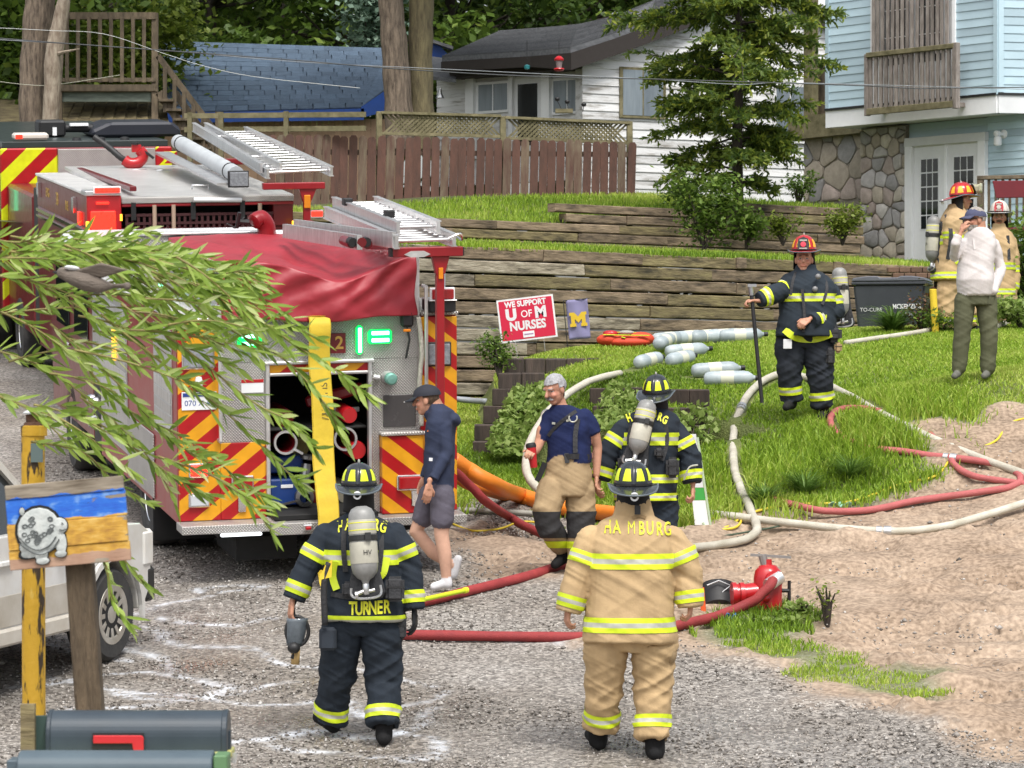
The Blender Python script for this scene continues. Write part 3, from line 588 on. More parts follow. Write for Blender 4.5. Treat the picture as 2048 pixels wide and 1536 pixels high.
# recessed stone wall and timber porch to its left
PS=Plane(1604,57.6,1726,56.3); s0=PS.at(1609,400);s1=PS.at(1726,400); zz0=PS.at(1660,402)[1];zz1=PS.at(1660,270)[1]
HS=empty('stone_porch_wall',mtx=PH.M.inverted()@PS.M); HS.parent=HU; HS.matrix_local=PH.M.inverted()@PS.M
b=MB(); b.box((s0[0],0,zz0-.6),(s1[0],.3,zz1)); b.build('wall_core',M_mortar,HS); stones(HS,s0[0],s1[0],zz0,zz1,0,.33,8,[M_st[2],M_st[4],M_st[5],M_st[2],M_st[6]])
for nm,a,c,m in(('beam',(PS.at(1597,400)[0],-.25,PS.at(1600,281)[1]),(s1[0]+.2,.4,PS.at(1600,236)[1]),M_mosswood),('porch_post',(PS.at(1624,400)[0],-.2,PS.at(1600,236)[1]),(PS.at(1640,400)[0],-.04,CZ+7.6),M_mosswood),('porch_screen',(PS.at(1618,400)[0],.1,PS.at(1600,236)[1]),(PS.at(1662,400)[0],.2,PS.at(1600,130)[1]),M_deckw)):
    b=MB(); b.box(a,c); b.build(nm,m,HS)
b=MB(); b.box((0,.95,CZ+2),(L+6,7,CZ+7.6)); b.build('house_body',M_blue,HU)
# brown deck rail with red chair back at the far right
PD=Plane(1950,50.5,2080,50.2); dk=empty('side_deck',label='brown stained deck with railing at the right edge of the blue house',cat='deck',mtx=PD.M.copy())
a=PD.at(1955,352);c=PD.at(2080,350); zr=a[1]; zf=PD.at(2000,470)[1]
for nm,p,q in(('top_rail',(a[0],-.06,zr-.06),(c[0],.06,zr)),('bottom_rail',(a[0],-.02,zf),(c[0],.02,zf+.08)),('deck_board',(a[0]-.05,-.1,zf-.2),(c[0],1.4,zf-.12)),('post',(a[0],-.05,zf-1),(a[0]+.1,.05,zr-.02))):
    b=MB(); b.box(p,q); b.build(nm,M_deckw,dk,bevel=.006)
b=MB(); b.box((-.02,-.02,0),(.02,.02,zr-zf-.1)); sm=b.mesh('baluster',M_deckw)
for k in range(9): o=link('baluster',sm,dk); o.location=(a[0]+.18+k*.11,0,zf+.05)
ch=empty('deck_chair',label='dark red chair back beside the white helmeted firefighter',cat='chair',mtx=PD.M.copy()); M_wine=mat('wine_red_canvas',(.17,.012,.02),.6,col2=(.13,.01,.018),scale=5)
u,z=PD.at(1985,362,-.3);u2,z2=PD.at(2070,395,-.3); b=MB(); b.prism([(u,z),(u2,z-.005),(u2,z2-.0),(u+.06,z2)],-.33,-.30,axis='y'); b.build('backrest',M_wine,ch,bevel=.008)
for q in(u+.1,u2-.1): b=MB(); b.box((q-.02,-.30,z2-.95),(q+.02,-.27,z2+.05)); b.build('leg',M_deckw,ch)
b=MB(); b.box((u+.05,-.3,z2-.5),(u2,.1,z2-.46)); b.build('seat',M_wine,ch)
# ---------------- white house with dark roof ----------------
PG=Plane(1165,60,1720,62.6); WH=empty('white_house',label='old white clapboard house with peeling paint and dark sagging roof',cat='house',mtx=PG.M.copy())
g0=PG.at(1166,391)[1]; uR=PG.len+.6
b=MB(); b.prism([(0,g0-.4),(uR,g0-.4),(uR,PG.at(1720,60)[1]),(PG.at(1480,-6)[0],PG.at(1480,-6)[1]),(.0,PG.at(1166,112)[1])],.02,.3,axis='y'); b.build('wall',M_oldwhite,WH)
def rake(u): return np.interp(u,[0,PG.at(1480,-6)[0],uR],[PG.at(1166,112)[1],PG.at(1480,-6)[1],PG.at(1720,60)[1]])
k=0;z=g0
me=None
while z<PG.at(1480,-4)[1]:
    ua=0
    if z+.16>PG.at(1166,112)[1]: ua=np.interp(z+.16,[PG.at(1166,112)[1],PG.at(1480,-6)[1]],[0,PG.at(1480,-6)[0]])
    b=MB(); b.prism([(.02,0),(-.006,0),(-.006,.008),(.014,.165),(.02,.165)],ua,uR,axis='x'); o=b.build('clapboard',M_oldwhite,WH); o.location.z=z; z+=.16
hb('foundation',(-.02,-.02,g0-.8),(uR,.1,g0-.02),M_deckw,WH)
def win(parent,pl,x0,y0,x1,y1,m,off=0,frame=M_white,mull=1,t=.05):
    a=pl.at(x0,y1);c=pl.at(x1,y0); w_=hb('window',(a[0],off-.03,a[1]),(c[0],off+.0,c[1]),frame,parent)
    n=mull+1; W=(c[0]-a[0]-2*t)/n
    for i in range(n): hb('pane',(a[0]+t+i*W+.015,off-.036,a[1]+t),(a[0]+t+(i+1)*W-.015,off-.031,c[1]-t),m,w_ if parent.parent is None else parent)
    return w_
win(WH,PG,1238,138,1330,235,M_curtain,-.01,M_mosswood); win(WH,PG,1545,170,1612,285,M_curtain,-.01,M_oldwhite)
# porch side
PP=Plane(868,62.2,1165,60.05); MP=PG.M.inverted()@PP.M
PO=empty('porch'); PO.parent=WH; PO.matrix_local=MP; pb=PP.at(1000,270)[1]; pt=PP.at(1000,110)[1]
b=MB(); b.box((-.2,.35,pb-.9),(PP.len,.5,pt-.12)); b.build('porch_wall',M_oldwhite,PO)
def pp(px,py): return PP.at(px,py)
for x0,x1,m in((916,932,M_white),(1002,1010,M_white),(1068,1084,M_white),(1148,1163,M_white)):
    hb('porch_column',(pp(x0,200)[0],.22,pb-.4),(pp(x1,200)[0],.34,pp(1000,150)[1]),m,PO)
win(PO,PP,932,158,1000,226,M_curtain,.34); win(PO,PP,1082,150,1148,228,M_curtain,.34)
pd=hb('porch_door',(pp(1008,200)[0],.30,pb-.9),(pp(1066,200)[0],.345,pp(1000,152)[1]),M_white,PO); hb('pane',(pp(1017,200)[0],.29,pb-.2),(pp(1056,200)[0],.30,pp(1000,168)[1]),M_glass,PO)
hb('porch_header',(pp(905,200)[0],-.1,pp(1000,150)[1]),(PP.len+.02,.3,pp(1000,118)[1]),M_dkroof,PO)
z=pb-.3
while z<pp(890,150)[1]: b=MB(); b.prism([(.35,0),(.334,0),(.334,.008),(.345,.165),(.35,.165)],-.2,pp(912,200)[0],axis='x'); o=b.build('clapboard',M_oldwhite,PO); o.location.z=z; z+=.16
# roof: eave polyline to ridge polyline
EV=[P(884,113,61.6),P(960,108,61),P(1060,102,60.3),P(1141,95,59.5),P(1230,66,60.0),P(1312,36,60.4),P(1400,2,60.9),P(1480,-30,61.3)]
RG=[P(1001,61,66.5),P(1060,57,66.2),P(1110,53,66),P(1158,48,65.8),P(1230,32,65.5),P(1312,-2,65.2),P(1400,-30,65),P(1490,-60,64.8)]
iv=PG.M.inverted(); b=MB(); n=len(EV); ev=[iv@v for v in EV]; rg=[iv@v for v in RG]; dn=Vector((0,0,-.10))
vs=ev+rg+[v+dn for v in ev]+[v+dn for v in rg]; fs=[(i,i+1,n+i+1,n+i) for i in range(n-1)]+[(2*n+i,3*n+i,3*n+i+1,2*n+i+1) for i in range(n-1)]+[(i,2*n+i,2*n+i+1,i+1) for i in range(n-1)]+[(n+i,n+i+1,3*n+i+1,3*n+i) for i in range(n-1)]+[(0,n,3*n,2*n),(n-1,2*n-1+0,4*n-1,3*n-1)]
b.add(vs,fs); b.build('roof',M_roofdk,WH)
def course_strip(k,K):
    t=k/K; A=[e+(r_-e)*t+Vector((0,0,.006)) for e,r_ in zip(ev,rg)]; B=[e+(r_-e)*(t+1/K)+Vector((0,0,.002)) for e,r_ in zip(ev,rg)]
    b=MB(); b.add([v+Vector((0,0,.012)) for v in A]+B+A,[(i,i+1,n+i+1,n+i) for i in range(n-1)]+[(2*n+i,2*n+i+1,i+1,i) for i in range(n-1)]); b.build('shingle_course',M_roofdk,WH)
for k in range(22): course_strip(k,22)
b=MB(); 
for i in range(n-1): b.hexa([tuple(q) for q in (ev[i]+Vector((0,-.03,-.42 if i>2 else -.30)),ev[i+1]+Vector((0,-.03,-.42 if i>=2 else -.30)),ev[i+1]+Vector((0,.05,-.42 if i>=2 else -.30)),ev[i]+Vector((0,.05,-.42 if i>2 else -.30)),ev[i]+Vector((0,-.03,-.10)),ev[i+1]+Vector((0,-.03,-.10)),ev[i+1]+Vector((0,.05,-.10)),ev[i]+Vector((0,.05,-.10)))])
b.build('fascia',M_dkroof,WH)
b=MB(); a=PG.at(1480,-62);c=PG.at(1662,46); b.bar((a[0],-.1,a[1]),(c[0]+.8,-.1,c[1]-.45),.12,.3); b.build('rake_board',M_dkroof,WH)
# lean-to roof left of the porch
b=MB(); q=[iv@P(*t) for t in((860,152,61.9),(912,158,61.5),(905,118,63.5),(858,112,63.8))]; b.hexa([tuple(v-Vector((0,0,.07))) for v in q]+[tuple(v) for v in q]); b.build('lean_to_roof',M_roofdk,WH)
# hummingbird feeder, small lantern and hanging pot on the porch
M_redpl=mat('red_plastic',(.50,.012,.02),.35); M_clr=mat('clear_plastic',(.25,.2,.2),.15)
def hang(name,px,py,Y,label,cat,parts):
    e=empty(name,P(px,py,Y),label,cat)
    for nm,prof,m in parts: b=MB(); b.lathe(prof,14); b.build(nm,m,e,smooth=50)
    b=MB(); b.tube([(0,0,.2),(0,0,.55)],.006,5); b.build('wire',M_black,e); return e
hang('hummingbird_feeder',1118,142,58.6,'red hummingbird feeder hanging from the dark porch eave','bird feeder',[('base',[(0,0),(.07,0),(.10,.03),(.09,.05),(.05,.055)],M_redpl),('bottle',[(.05,.056),(.055,.1),(.07,.2)],M_clr),('cap',[(.085,.19),(.09,.22),(.04,.27),(0,.28)],M_redpl)])
hang('wind_chime',1054,140,59.5,'small teal ornament hanging under the dark porch eave','ornament',[('bowl',[(0,0),(.05,.02),(.055,.08),(.02,.1)],mat('teal_glaze',(.03,.22,.24),.3))])
e=empty('porch_lantern',P(880,195,61.7),'small silver bell shaped lamp on the white wall beside the tree trunks','lamp'); b=MB(); b.lathe([(.0,.2),(.03,.16),(.05,.06),(.085,.0),(.08,-.02),(0,-.01)],12); b.build('shade',mat('silver',(.6,.6,.6),.3,1),e,smooth=50); b=MB(); b.box((-.02,0,.05),(.02,.4,.09)); b.build('bracket',M_black,e)
pot=empty('solar_light_pot',P(1128,226,58.3),'planter with three black garden lights on the lattice fence cap','planter'); b=MB(); b.box((-.16,-.1,0),(.16,.1,.07)); b.build('planter_box',M_mosswood,pot)
for x,z,l in((-.12,.22,-.12),(.06,.17,-.02),(.36,.12,.24)): 
    b=MB(); b.tube([(l+.1,0,.02),(x,0,z)],.008,5); b.lathe([(0,0),(.035,.0),(.05,.04),(.04,.06),(0,.07)],10,Matrix.Translation((x,0,z))); b.build('garden_light',M_black,pot)
# ---------------- peach cabin with blue shingle roof ----------------
BR=empty('blue_roof_cabin',P(560,250,62),'peach cabin with blue shingle roof and bright blue trim','cabin'); ib=Matrix.Translation(-P(560,250,62))
def bp(px,py,Y): return ib@P(px,py,Y)
M_bsh=mat('blue_shingle',(.085,.128,.185),.9,col2=(.05,.077,.118),scale=6,bump=.5,bscale=40)
# roof plane from eave to ridge
e0,e1=bp(330,226,62.0),bp(726,216,62.0); r0,r1=bp(318,82,66.4),bp(790,99,66.4)
b=MB(); b.hexa([tuple(v-Vector((0,0,.1))) for v in(e0,e1,r1,r0)]+[tuple(v-Vector((0,0,.01))) for v in(e0,e1,r1,r0)]); b.build('roof_deck',mat('roof_felt',(.05,.072,.105),.95),BR)
rows=14; b=MB(); sw=.30
shm=[]
for q in range(5):
    bb=MB(); ww=sw*rr.uniform(.99,1.03); bb.hexa([(0,-.01,0),(ww-.008,-.01,0),(ww-.008,1,.0),(0,1,.0),(0,-.01,.018),(ww-.008,-.01,.018),(ww-.008,1,.006),(0,1,.006)]); shm.append(bb)
sc=0
for k in range(rows):
    t=k/rows; A=e0.lerp(r0,t); B=e1.lerp(r1,t); A2=e0.lerp(r0,t+1/rows); dx=(B-A); n=int(dx.length/sw); ux=dx.normalized(); uy=(A2-A); uzv=ux.cross(uy).normalized()
    off=rr.uniform(0,1)*.0
    for i in range(n):
        if sc>=300: continue
        Mx=Matrix(((ux.x,uy.x,uzv.x,0),(ux.y,uy.y,uzv.y,0),(ux.z,uy.z,uzv.z,0),(0,0,0,1)))
        if not hasattr(M_bsh,'_x') and k==0 and i==0:
            SH=[q.mesh('shingle',M_bsh) for q in shm]
        o=link('shingle',SH[rr.randint(0,4)],BR); o.matrix_local=Matrix.Translation(A+ux*((i+.5*(k%2)*.6)*dx.length/n*.985+.05))@Mx; sc+=1
# the short flare at the right hand rake, blue barge boards and eave fascia
b=MB(); b.hexa([tuple(v) for v in(bp(722,222,61.9),bp(772,184,63.5),bp(790,99,66.4),bp(780,99,66.4),bp(722,214,61.9),bp(772,176,63.5),bp(795,94,66.4),bp(780,94,66.4))]); b.build('roof_flare',M_bsh,BR)
b=MB(); b.hexa([tuple(v) for v in(bp(722,236,61.9),bp(775,222,61.9),bp(775,222,62.1),bp(722,236,62.1),bp(722,214,61.9),bp(775,178,61.9),bp(775,178,62.1),bp(722,214,62.1))]); b.build('barge_board',M_bluep,BR)
b=MB(); b.hexa([tuple(v) for v in(bp(325,246,61.9),bp(728,240,61.9),bp(728,240,62.0),bp(325,246,62.0),bp(325,227,61.9),bp(728,217,61.9),bp(728,217,62.0),bp(325,227,62.0))]); b.build('eave_fascia',M_bluep,BR)
for i in range(30):
    x0=430+i*12; b=MB(); b.hexa([tuple(v) for v in(bp(x0,420,62.3),bp(x0+11.4,420,62.3),bp(x0+11.4,420,62.4),bp(x0,420,62.4),bp(x0,238,62.3),bp(x0+11.4,238,62.3),bp(x0+11.4,238,62.4),bp(x0,238,62.4))]); b.build('wall_board',M_peach,BR)
b=MB(); b.hexa([tuple(v) for v in(bp(865,116,65),bp(902,116,65),bp(902,116,65.3),bp(865,116,65.3),bp(862,84,65),bp(880,91,65),bp(880,91,65.3),bp(862,84,65.3))]); b.build('rear_gable_board',M_bluep,BR)
b=MB(); b.bar(bp(855,80,64.9),bp(906,97,64.9),.3,.06); b.build('rear_roof_edge',M_roofdk,BR)
b=MB(); b.box((-2.3,.6,-2),(2.1,5,-.05)); b.build('cabin_body',M_peach,BR)
# ---------------- tree-side deck with stairs ----------------
DK=empty('stair_deck',P(210,178,59),'raised brown wooden deck with railing and stairs behind the fire engines','deck'); idk=Matrix.Translation(-P(210,178,59))
def dp(px,py,Y=59): return idk@P(px,py,Y)
def dbar(nm,a,c,wpx,m=M_deckw,Y=59,Y2=None,dep=.09): b=MB(); b.bar(dp(*a,Y),dp(*c,Y2 or Y),wpx*Y/F,dep,up=(0,-1,0)); return b.build(nm,m,DK,bevel=.004)
for x in(118,318-8): dbar('post',(x,300),(x,26),13)
for y,wd in((32,14),(176,13),(160,8)): dbar('rail',(116,y),(312,y),wd,Y=58.97)
n=8
for k in range(n): dbar('baluster',(134+k*22,165),(134+k*22,34),7.5,Y=58.93,dep=.04)
for k in range(7): dbar('deck_board',(112,181),(316,181),6,Y=59.0+.14*k,dep=.13)
dbar('skirt_board',(122,193),(302,193),22,mat('greenish_board',(.17,.20,.17),.8,col2=(.08,.10,.08),scale=3,stretch=(1,1,4)),Y=59.05)
# moss roof boards below the deck
for k in range(9): dbar('roof_board',(112+k*25,262),(140+k*21,205),19,M_tieg,Y=58.5,Y2=60,dep=.03)
b=MB(); b.hexa([tuple(dp(*t)) for t in((-20,262,58.6),(340,265,58.6),(330,205,60.2),(-20,205,60.2),(-20,256,58.6),(340,258,58.6),(330,199,60.2),(-20,199,60.2))]); b.build('shed_roof',M_tieg,DK)
dbar('stringer',(318,185),(398,300),16); dbar('hand_rail',(316,112),(430,262),12); dbar('stringer',(350,185),(430,300),14,Y=59.9)
for k in range(6): dbar('baluster',(330+k*19,135+k*24),(330+k*19,225+k*24),8,Y=58.95,dep=.05)
for k in range(6): dbar('stair_tread',(322+k*15,205+k*19),(352+k*15,205+k*19),5,Y=59.3,dep=.9)
dbar('post',(436,330),(436,224),11); dbar('rail',(400,232),(470,230),7)
b=MB(); b.bar(dp(-10,224,60),dp(36,216,60),.1,.12); b.build('blue_edge_board',M_bluep,DK)
# ---------------- overhead cables ----------------
M_cab=mat('grey_cable',(.05,.055,.06),.5); 
def cable(name,pl,Y,r,label,m=M_cab): b=MB(); b.tube(smooth_path([P(a,c,Y) for a,c in pl],5),r,6); tag(b.build(name,m,smooth=True),label,'cable')
cable('overhead_cable',[(-60,72),(120,86),(300,99),(560,118),(800,138),(1050,152),(1300,158),(1560,166),(1740,172),(1830,177),(1900,176),(2100,174)],47,.009,'thick dark overhead cable crossing the whole view')
cable('overhead_cable',[(-60,76),(160,89),(330,101),(600,124),(860,137),(1110,149),(1330,160),(1480,169),(1600,166),(2100,180)],47.3,.006,'thin light grey cable running beside the thick overhead cable',mat('pale_cable',(.22,.24,.26),.4))
cable('overhead_cable',[(-40,54),(100,61),(208,68),(322,105),(400,130),(500,152),(640,168),(720,176)],49,.004,'thin pale wire dipping across the blue shingle roof',mat('white_wire',(.6,.62,.6),.5))
cable('overhead_cable',[(-40,158),(60,170),(120,168),(240,150)],57,.005,'thin pale wire in front of the left tree trunk',mat('tan_wire',(.5,.5,.4),.6))
# ---------------- trees and shrubs ----------------
M_bark=mat('furrowed_bark',(.27,.21,.155),.95,col2=(.055,.04,.03),scale=5,bump=1.0,bscale=16,stretch=(4,4,.7),detail=8)
M_bark2=mat('green_tinged_bark',(.19,.16,.085),.95,col2=(.075,.06,.035),scale=4,bump=1.0,bscale=14,stretch=(4,4,.7),detail=8)
M_barkdk=mat('dark_bark',(.07,.055,.045),.95,col2=(.03,.024,.02),scale=5,bump=.7,stretch=(4,4,.8))
M_peel=mat('peeled_pale_bark',(.42,.36,.28),.9,col2=(.17,.12,.085),scale=5,bump=.8,stretch=(3,3,.8),detail=8)
LF_dark=leafmat('wood_leaf',[(.022,.045,.010),(.055,.10,.017),(.10,.17,.028),(.19,.27,.05)],.35)
LF_mid=leafmat('maple_leaf',[(.04,.075,.013),(.085,.15,.024),(.15,.24,.038),(.26,.34,.065)],.4)
LF_fir=leafmat('fir_needle',[(.035,.075,.022),(.08,.14,.03),(.165,.23,.035),(.34,.38,.05)],.45)
LF_ivy=leafmat('ivy_leaf',[(.08,.14,.025),(.17,.26,.05),(.27,.36,.09),(.40,.47,.17)],.4)
LF_yel=leafmat('yellow_green_leaf',[(.07,.11,.015),(.14,.20,.025),(.22,.28,.04),(.30,.34,.07)],.4)
LF_lily=leafmat('daylily_blade',[(.05,.11,.02),(.09,.18,.03),(.15,.25,.045),(.2,.3,.07)],.35)
def leaf_cloud(name,c,size,n_or,mat_,parent,seed,rvb=None,asp=.55,flat=.0,droop=.0):
    """leaf-sized folded diamonds at the given centres"""
    rs=np.random.RandomState(seed); c=np.asarray(c); n=len(c); L=size*rs.uniform(.6,1.35,n); a=rs.uniform(0,6.283,n); el=rs.uniform(-.9,.9,n)*(1-flat)-droop
    d=np.c_[np.cos(a)*np.cos(el),np.sin(a)*np.cos(el),np.sin(el)]; s=np.cross(d,np.array([0,0,1.])+rs.normal(0,.45,(n,3))); s/=np.linalg.norm(s,axis=1)[:,None]+1e-9; up=np.cross(s,d)
    hw=(L*asp/2)[:,None]; L=L[:,None]
    v=np.stack([c-d*L/2,c+s*hw-up*hw*.25,c+d*L/2-up*L*.12,c-s*hw-up*hw*.25],1).reshape(-1,3); k=np.arange(n)[:,None]*4
    f=np.concatenate([k+np.array([[0,1,2]]),k+np.array([[0,2,3]])]); rv=np.clip((rvb if rvb is not None else .5)+rs.normal(0,.17,n),0,1)
    return link(name,npmesh(name,v,f,mat_,rv=np.repeat(rv,4)),parent)
def limb_path(rs,p,d,L,n=6,bend=.25,grav=.0):
    pts=[p.copy()];d=d.normalized()
    for i in range(n):
        d=(d+Vector(rs.normal(0,bend/2,3))+Vector((0,0,-grav))).normalized(); p=p+d*(L/n); pts.append(p.copy())
    return pts
def broadleaf(name,label,base,h,rad,seed,leafm,bark,n=7000,leaf=.2,r0=.22,crown=.35,clumps=34,lean=(0,0)):
    rs=np.random.RandomState(seed); e=empty(name,base,label,'tree'); b=MB(); top=Vector((lean[0],lean[1],h*.92))
    tr=[Vector((lean[0]*t+rs.normal(0,.06)*t,lean[1]*t+rs.normal(0,.06)*t,h*.92*t-.3*(t==0))) for t in np.linspace(0,1,10)]
    b.tube(tr,[r0*(1.25-.3*min(i,1)*1-.95*i/9) if i else r0*1.35 for i in range(10)],10)
    C=[];V=[]
    for k in range(clumps):
        t=crown+(1-crown)*rs.rand()**.8; az=rs.uniform(0,6.283); rr_=rad*(.35+.65*rs.rand())*math.sqrt(max(.08,1-((t-crown)/(1-crown)-.35)**2*1.4))
        p0=tr[min(9,int(t*8))]; tip=Vector((p0.x+math.cos(az)*rr_,p0.y+math.sin(az)*rr_,t*h+rs.normal(0,.2)))
        mid=p0.lerp(tip,.5)+Vector((0,0,-.15)); b.tube([p0,mid,tip],[r0*.28,r0*.16,r0*.05],5)
        m=int(n/clumps); s=rad*.22*rs.uniform(.6,1.4); q=rs.normal(0,1,(m,3)); q/=np.linalg.norm(q,axis=1)[:,None]; q*=(rs.rand(m)**.45)[:,None]
        C.append(np.array(tip)+q*np.array([s*1.3,s*1.3,s*.75])); V.append(np.full(m,.46+rs.normal(0,.16)))
    b.build('trunk',bark,e,smooth=True); leaf_cloud('crown',np.concatenate(C),leaf,0,leafm,e,seed+1,np.concatenate(V),.6,.0,.15); return e
# trees of the wood behind the houses
BG=[(60,300,70,15,4.2,'d'),(240,290,78,17,4.6,'m'),(420,260,74,15,4.2,'d'),(560,250,86,18,5,'d'),(690,250,76,15,4.4,'m'),(900,240,80,17,4.8,'d'),(1000,240,92,19,5.2,'m'),(1120,230,84,18,4.8,'d'),(1250,230,96,20,5.4,'d'),(1390,220,88,18,5,'m'),(-60,300,64,14,4.2,'m'),(1540,220,92,19,5.2,'d'),(1720,220,98,19,5.2,'d'),(330,280,98,21,5.6,'d'),(780,240,100,21,5.6,'d'),(150,270,92,20,5.6,'m')]
LBL=['leafy dark tree behind the deck railing','tall light green tree above the deck','dark tree over the left end of the blue roof','dense dark tree above the middle of the blue roof','pale leafed tree just left of the twin trunks','dark tree just right of the twin trunks','far light green tree over the white house ridge','dark tree above the porch roof','far dark tree over the main roof of the white house','light green tree behind the top of the fir','light leafed tree at the left edge of the picture','dark tree behind the gable of the white house','dark tree hidden behind the blue house','very far dark tree behind the stairs','very far dark tree behind the twin trunks','far pale green tree behind the left trunk']
for i,(px,py,Y,h,rad,k) in enumerate(BG):
    bpt=P(px,py,Y); broadleaf('wood_tree',LBL[i],bpt,h*.62,rad,40+i,LF_dark if k=='d' else LF_mid,M_barkdk,n=8200,leaf=.26 if Y<85 else .34,r0=.2,crown=.04,clumps=60)['group']='trees of the wood behind the houses'
rs=np.random.RandomState(77); n=42000; x=rs.uniform(-26,24,n); z=CZ+3+rs.rand(n)*15; y=108+rs.normal(0,2.0,n)+np.sin(x*1.3)*1.5; keep=vnoise(x,z,.55,3)>.24
leaf_o=leaf_cloud('far_wood',np.c_[x,y,z][keep],.62,0,LF_dark,None,5,.3+vnoise(x,z,.35,4)[keep]*.5,.7); tag(leaf_o,'mass of far dark foliage closing the view behind all trees','wood',kind='stuff')
# understory shrubs between cabin, deck and trees
def shrub(name,label,base,r,h,seed,leafm,n=1800,leaf=.09,stems=7,group=None,cat='shrub'):
    rs=np.random.RandomState(seed); e=empty(name,base,label,cat,group); b=MB(); C=[];V=[]
    for k in range(stems):
        a=rs.uniform(0,6.283); t=rs.uniform(.3,1); tip=Vector((math.cos(a)*r*t,math.sin(a)*r*t,h*rs.uniform(.55,1))); b.tube([(0,0,-.1),tip*.5+Vector((0,0,.1*h)),tip],[.018,.012,.005],5)
        for q in(.45,.7,.9,1.0):
            c=tip*q; m=max(4,n//(stems*4)); C.append(np.array(c)+rs.normal(0,1,(m,3))*np.array([r*.26,r*.26,h*.14])); V.append(np.full(m,.5+rs.normal(0,.13)))
    b.build('stem',M_barkdk,e); C=np.concatenate(C); C[:,2]=np.maximum(C[:,2],.02); leaf_cloud('foliage',C,leaf,0,leafm,e,seed+3,np.concatenate(V),.6); return e
shrub('deck_shrub','green shrub growing through the deck rail behind the left trunk',P(20,255,61),1.6,3.6,3,LF_mid,5000,.2)
shrub('deck_shrub','light green shrub seen through the deck balusters',P(230,215,63),1.6,2.2,4,LF_yel,4000,.17)
shrub('spruce_shrub','pale bluish young spruce left of the twin trunks',P(738,190,68),1.0,3.4,6,leafmat('blue_needle',[(.08,.14,.1),(.14,.22,.16),(.22,.32,.24),(.3,.4,.3)],.3),3000,.16)
# twin trunks behind the fence
def trunk(name,label,pl,Y,wpx,m,parts=None):
    e=empty(name,P(pl[0][0],pl[0][1],Y),label,'tree'); o=P(pl[0][0],pl[0][1],Y); b=MB(); pts=smooth_path([P(a,c,Y)-o for a,c in pl],4)
    n=len(pts); rad=[np.interp(i/(n-1),np.linspace(0,1,len(wpx)),wpx)/2*Y/F*(1+.05*math.sin(i*2.1)) for i in range(n)]
    vs=[];N=20
    for i,p in enumerate(pts):
        for k in range(N):
            a=2*math.pi*k/N; rr_=rad[i]*(1+.035*math.sin(5*a+i*.15)+.03*math.sin(9*a-i*.1+1)); vs.append((p.x+math.cos(a)*rr_,p.y+math.sin(a)*rr_,p.z))
    b.add(vs,[(i*N+k,i*N+(k+1)%N,(i+1)*N+(k+1)%N,(i+1)*N+k) for i in range(n-1) for k in range(N)]); b.build('trunk',m,e,smooth=True); return e,o
def crown_on(e,c,rad,h,seed,m,n=6000,leaf=.25):
    rs=np.random.RandomState(seed); C=[];V=[]
    for k in range(40):
        p=rs.normal(0,1,3); p/=np.linalg.norm(p); q=np.array(c)+p*np.array([rad,rad,h])*rs.rand()**.4; mm=n//40; C.append(q+rs.normal(0,.35,(mm,3))); V.append(np.full(mm,.5+rs.normal(0,.14)))
    leaf_cloud('crown',np.concatenate(C),leaf,0,m,e,seed,np.concatenate(V))
e,o=trunk('big_tree','left one of the two thick twin trunks behind the fence, grey brown bark',[(800,300),(797,225),(790,120),(782,20),(770,-120),(760,-300)],58,[60,56,54,50,44,36],M_bark); crown_on(e,(-.2,0,8),3.5,2.5,3,LF_mid)
e,o=trunk('big_tree','right one of the two thick twin trunks behind the fence, green tinged bark',[(842,300),(842,225),(840,120),(842,20),(846,-120),(860,-300)],58.4,[56,50,48,50,44,38],M_bark2); crown_on(e,(.5,0,8),3.5,2.5,4,LF_mid)
e,o=trunk('big_tree','thick grey brown trunk at the far left beside the deck',[(72,300),(66,200),(72,90),(82,-20),(96,-160),(110,-300)],57.5,[62,58,60,62,54,40],M_bark); crown_on(e,(0,0,8),3.5,2.5,5,LF_mid)
e,o=trunk('snag','broken leaning trunk with peeled pale bark against the left tree',[(98,262),(104,190),(108,110),(122,30),(134,-30)],57.0,[34,34,38,30,20],M_peel); b=MB(); b.tube([P(100,112,57)-o,P(128,104,56.8)-o,P(158,98,56.6)-o],[.05,.03,.012],6); b.build('stub_branch',M_peel,e)
e,o=trunk('distant_tree','slim dark straight trunk behind the white house ridge',[(1056,120),(1056,0),(1057,-150)],80,[17,17,14],M_barkdk)
e,o=trunk('distant_tree','slim dark trunk rising behind the deck railing',[(222,230),(224,60),(226,-100)],66,[17,16,13],M_barkdk)
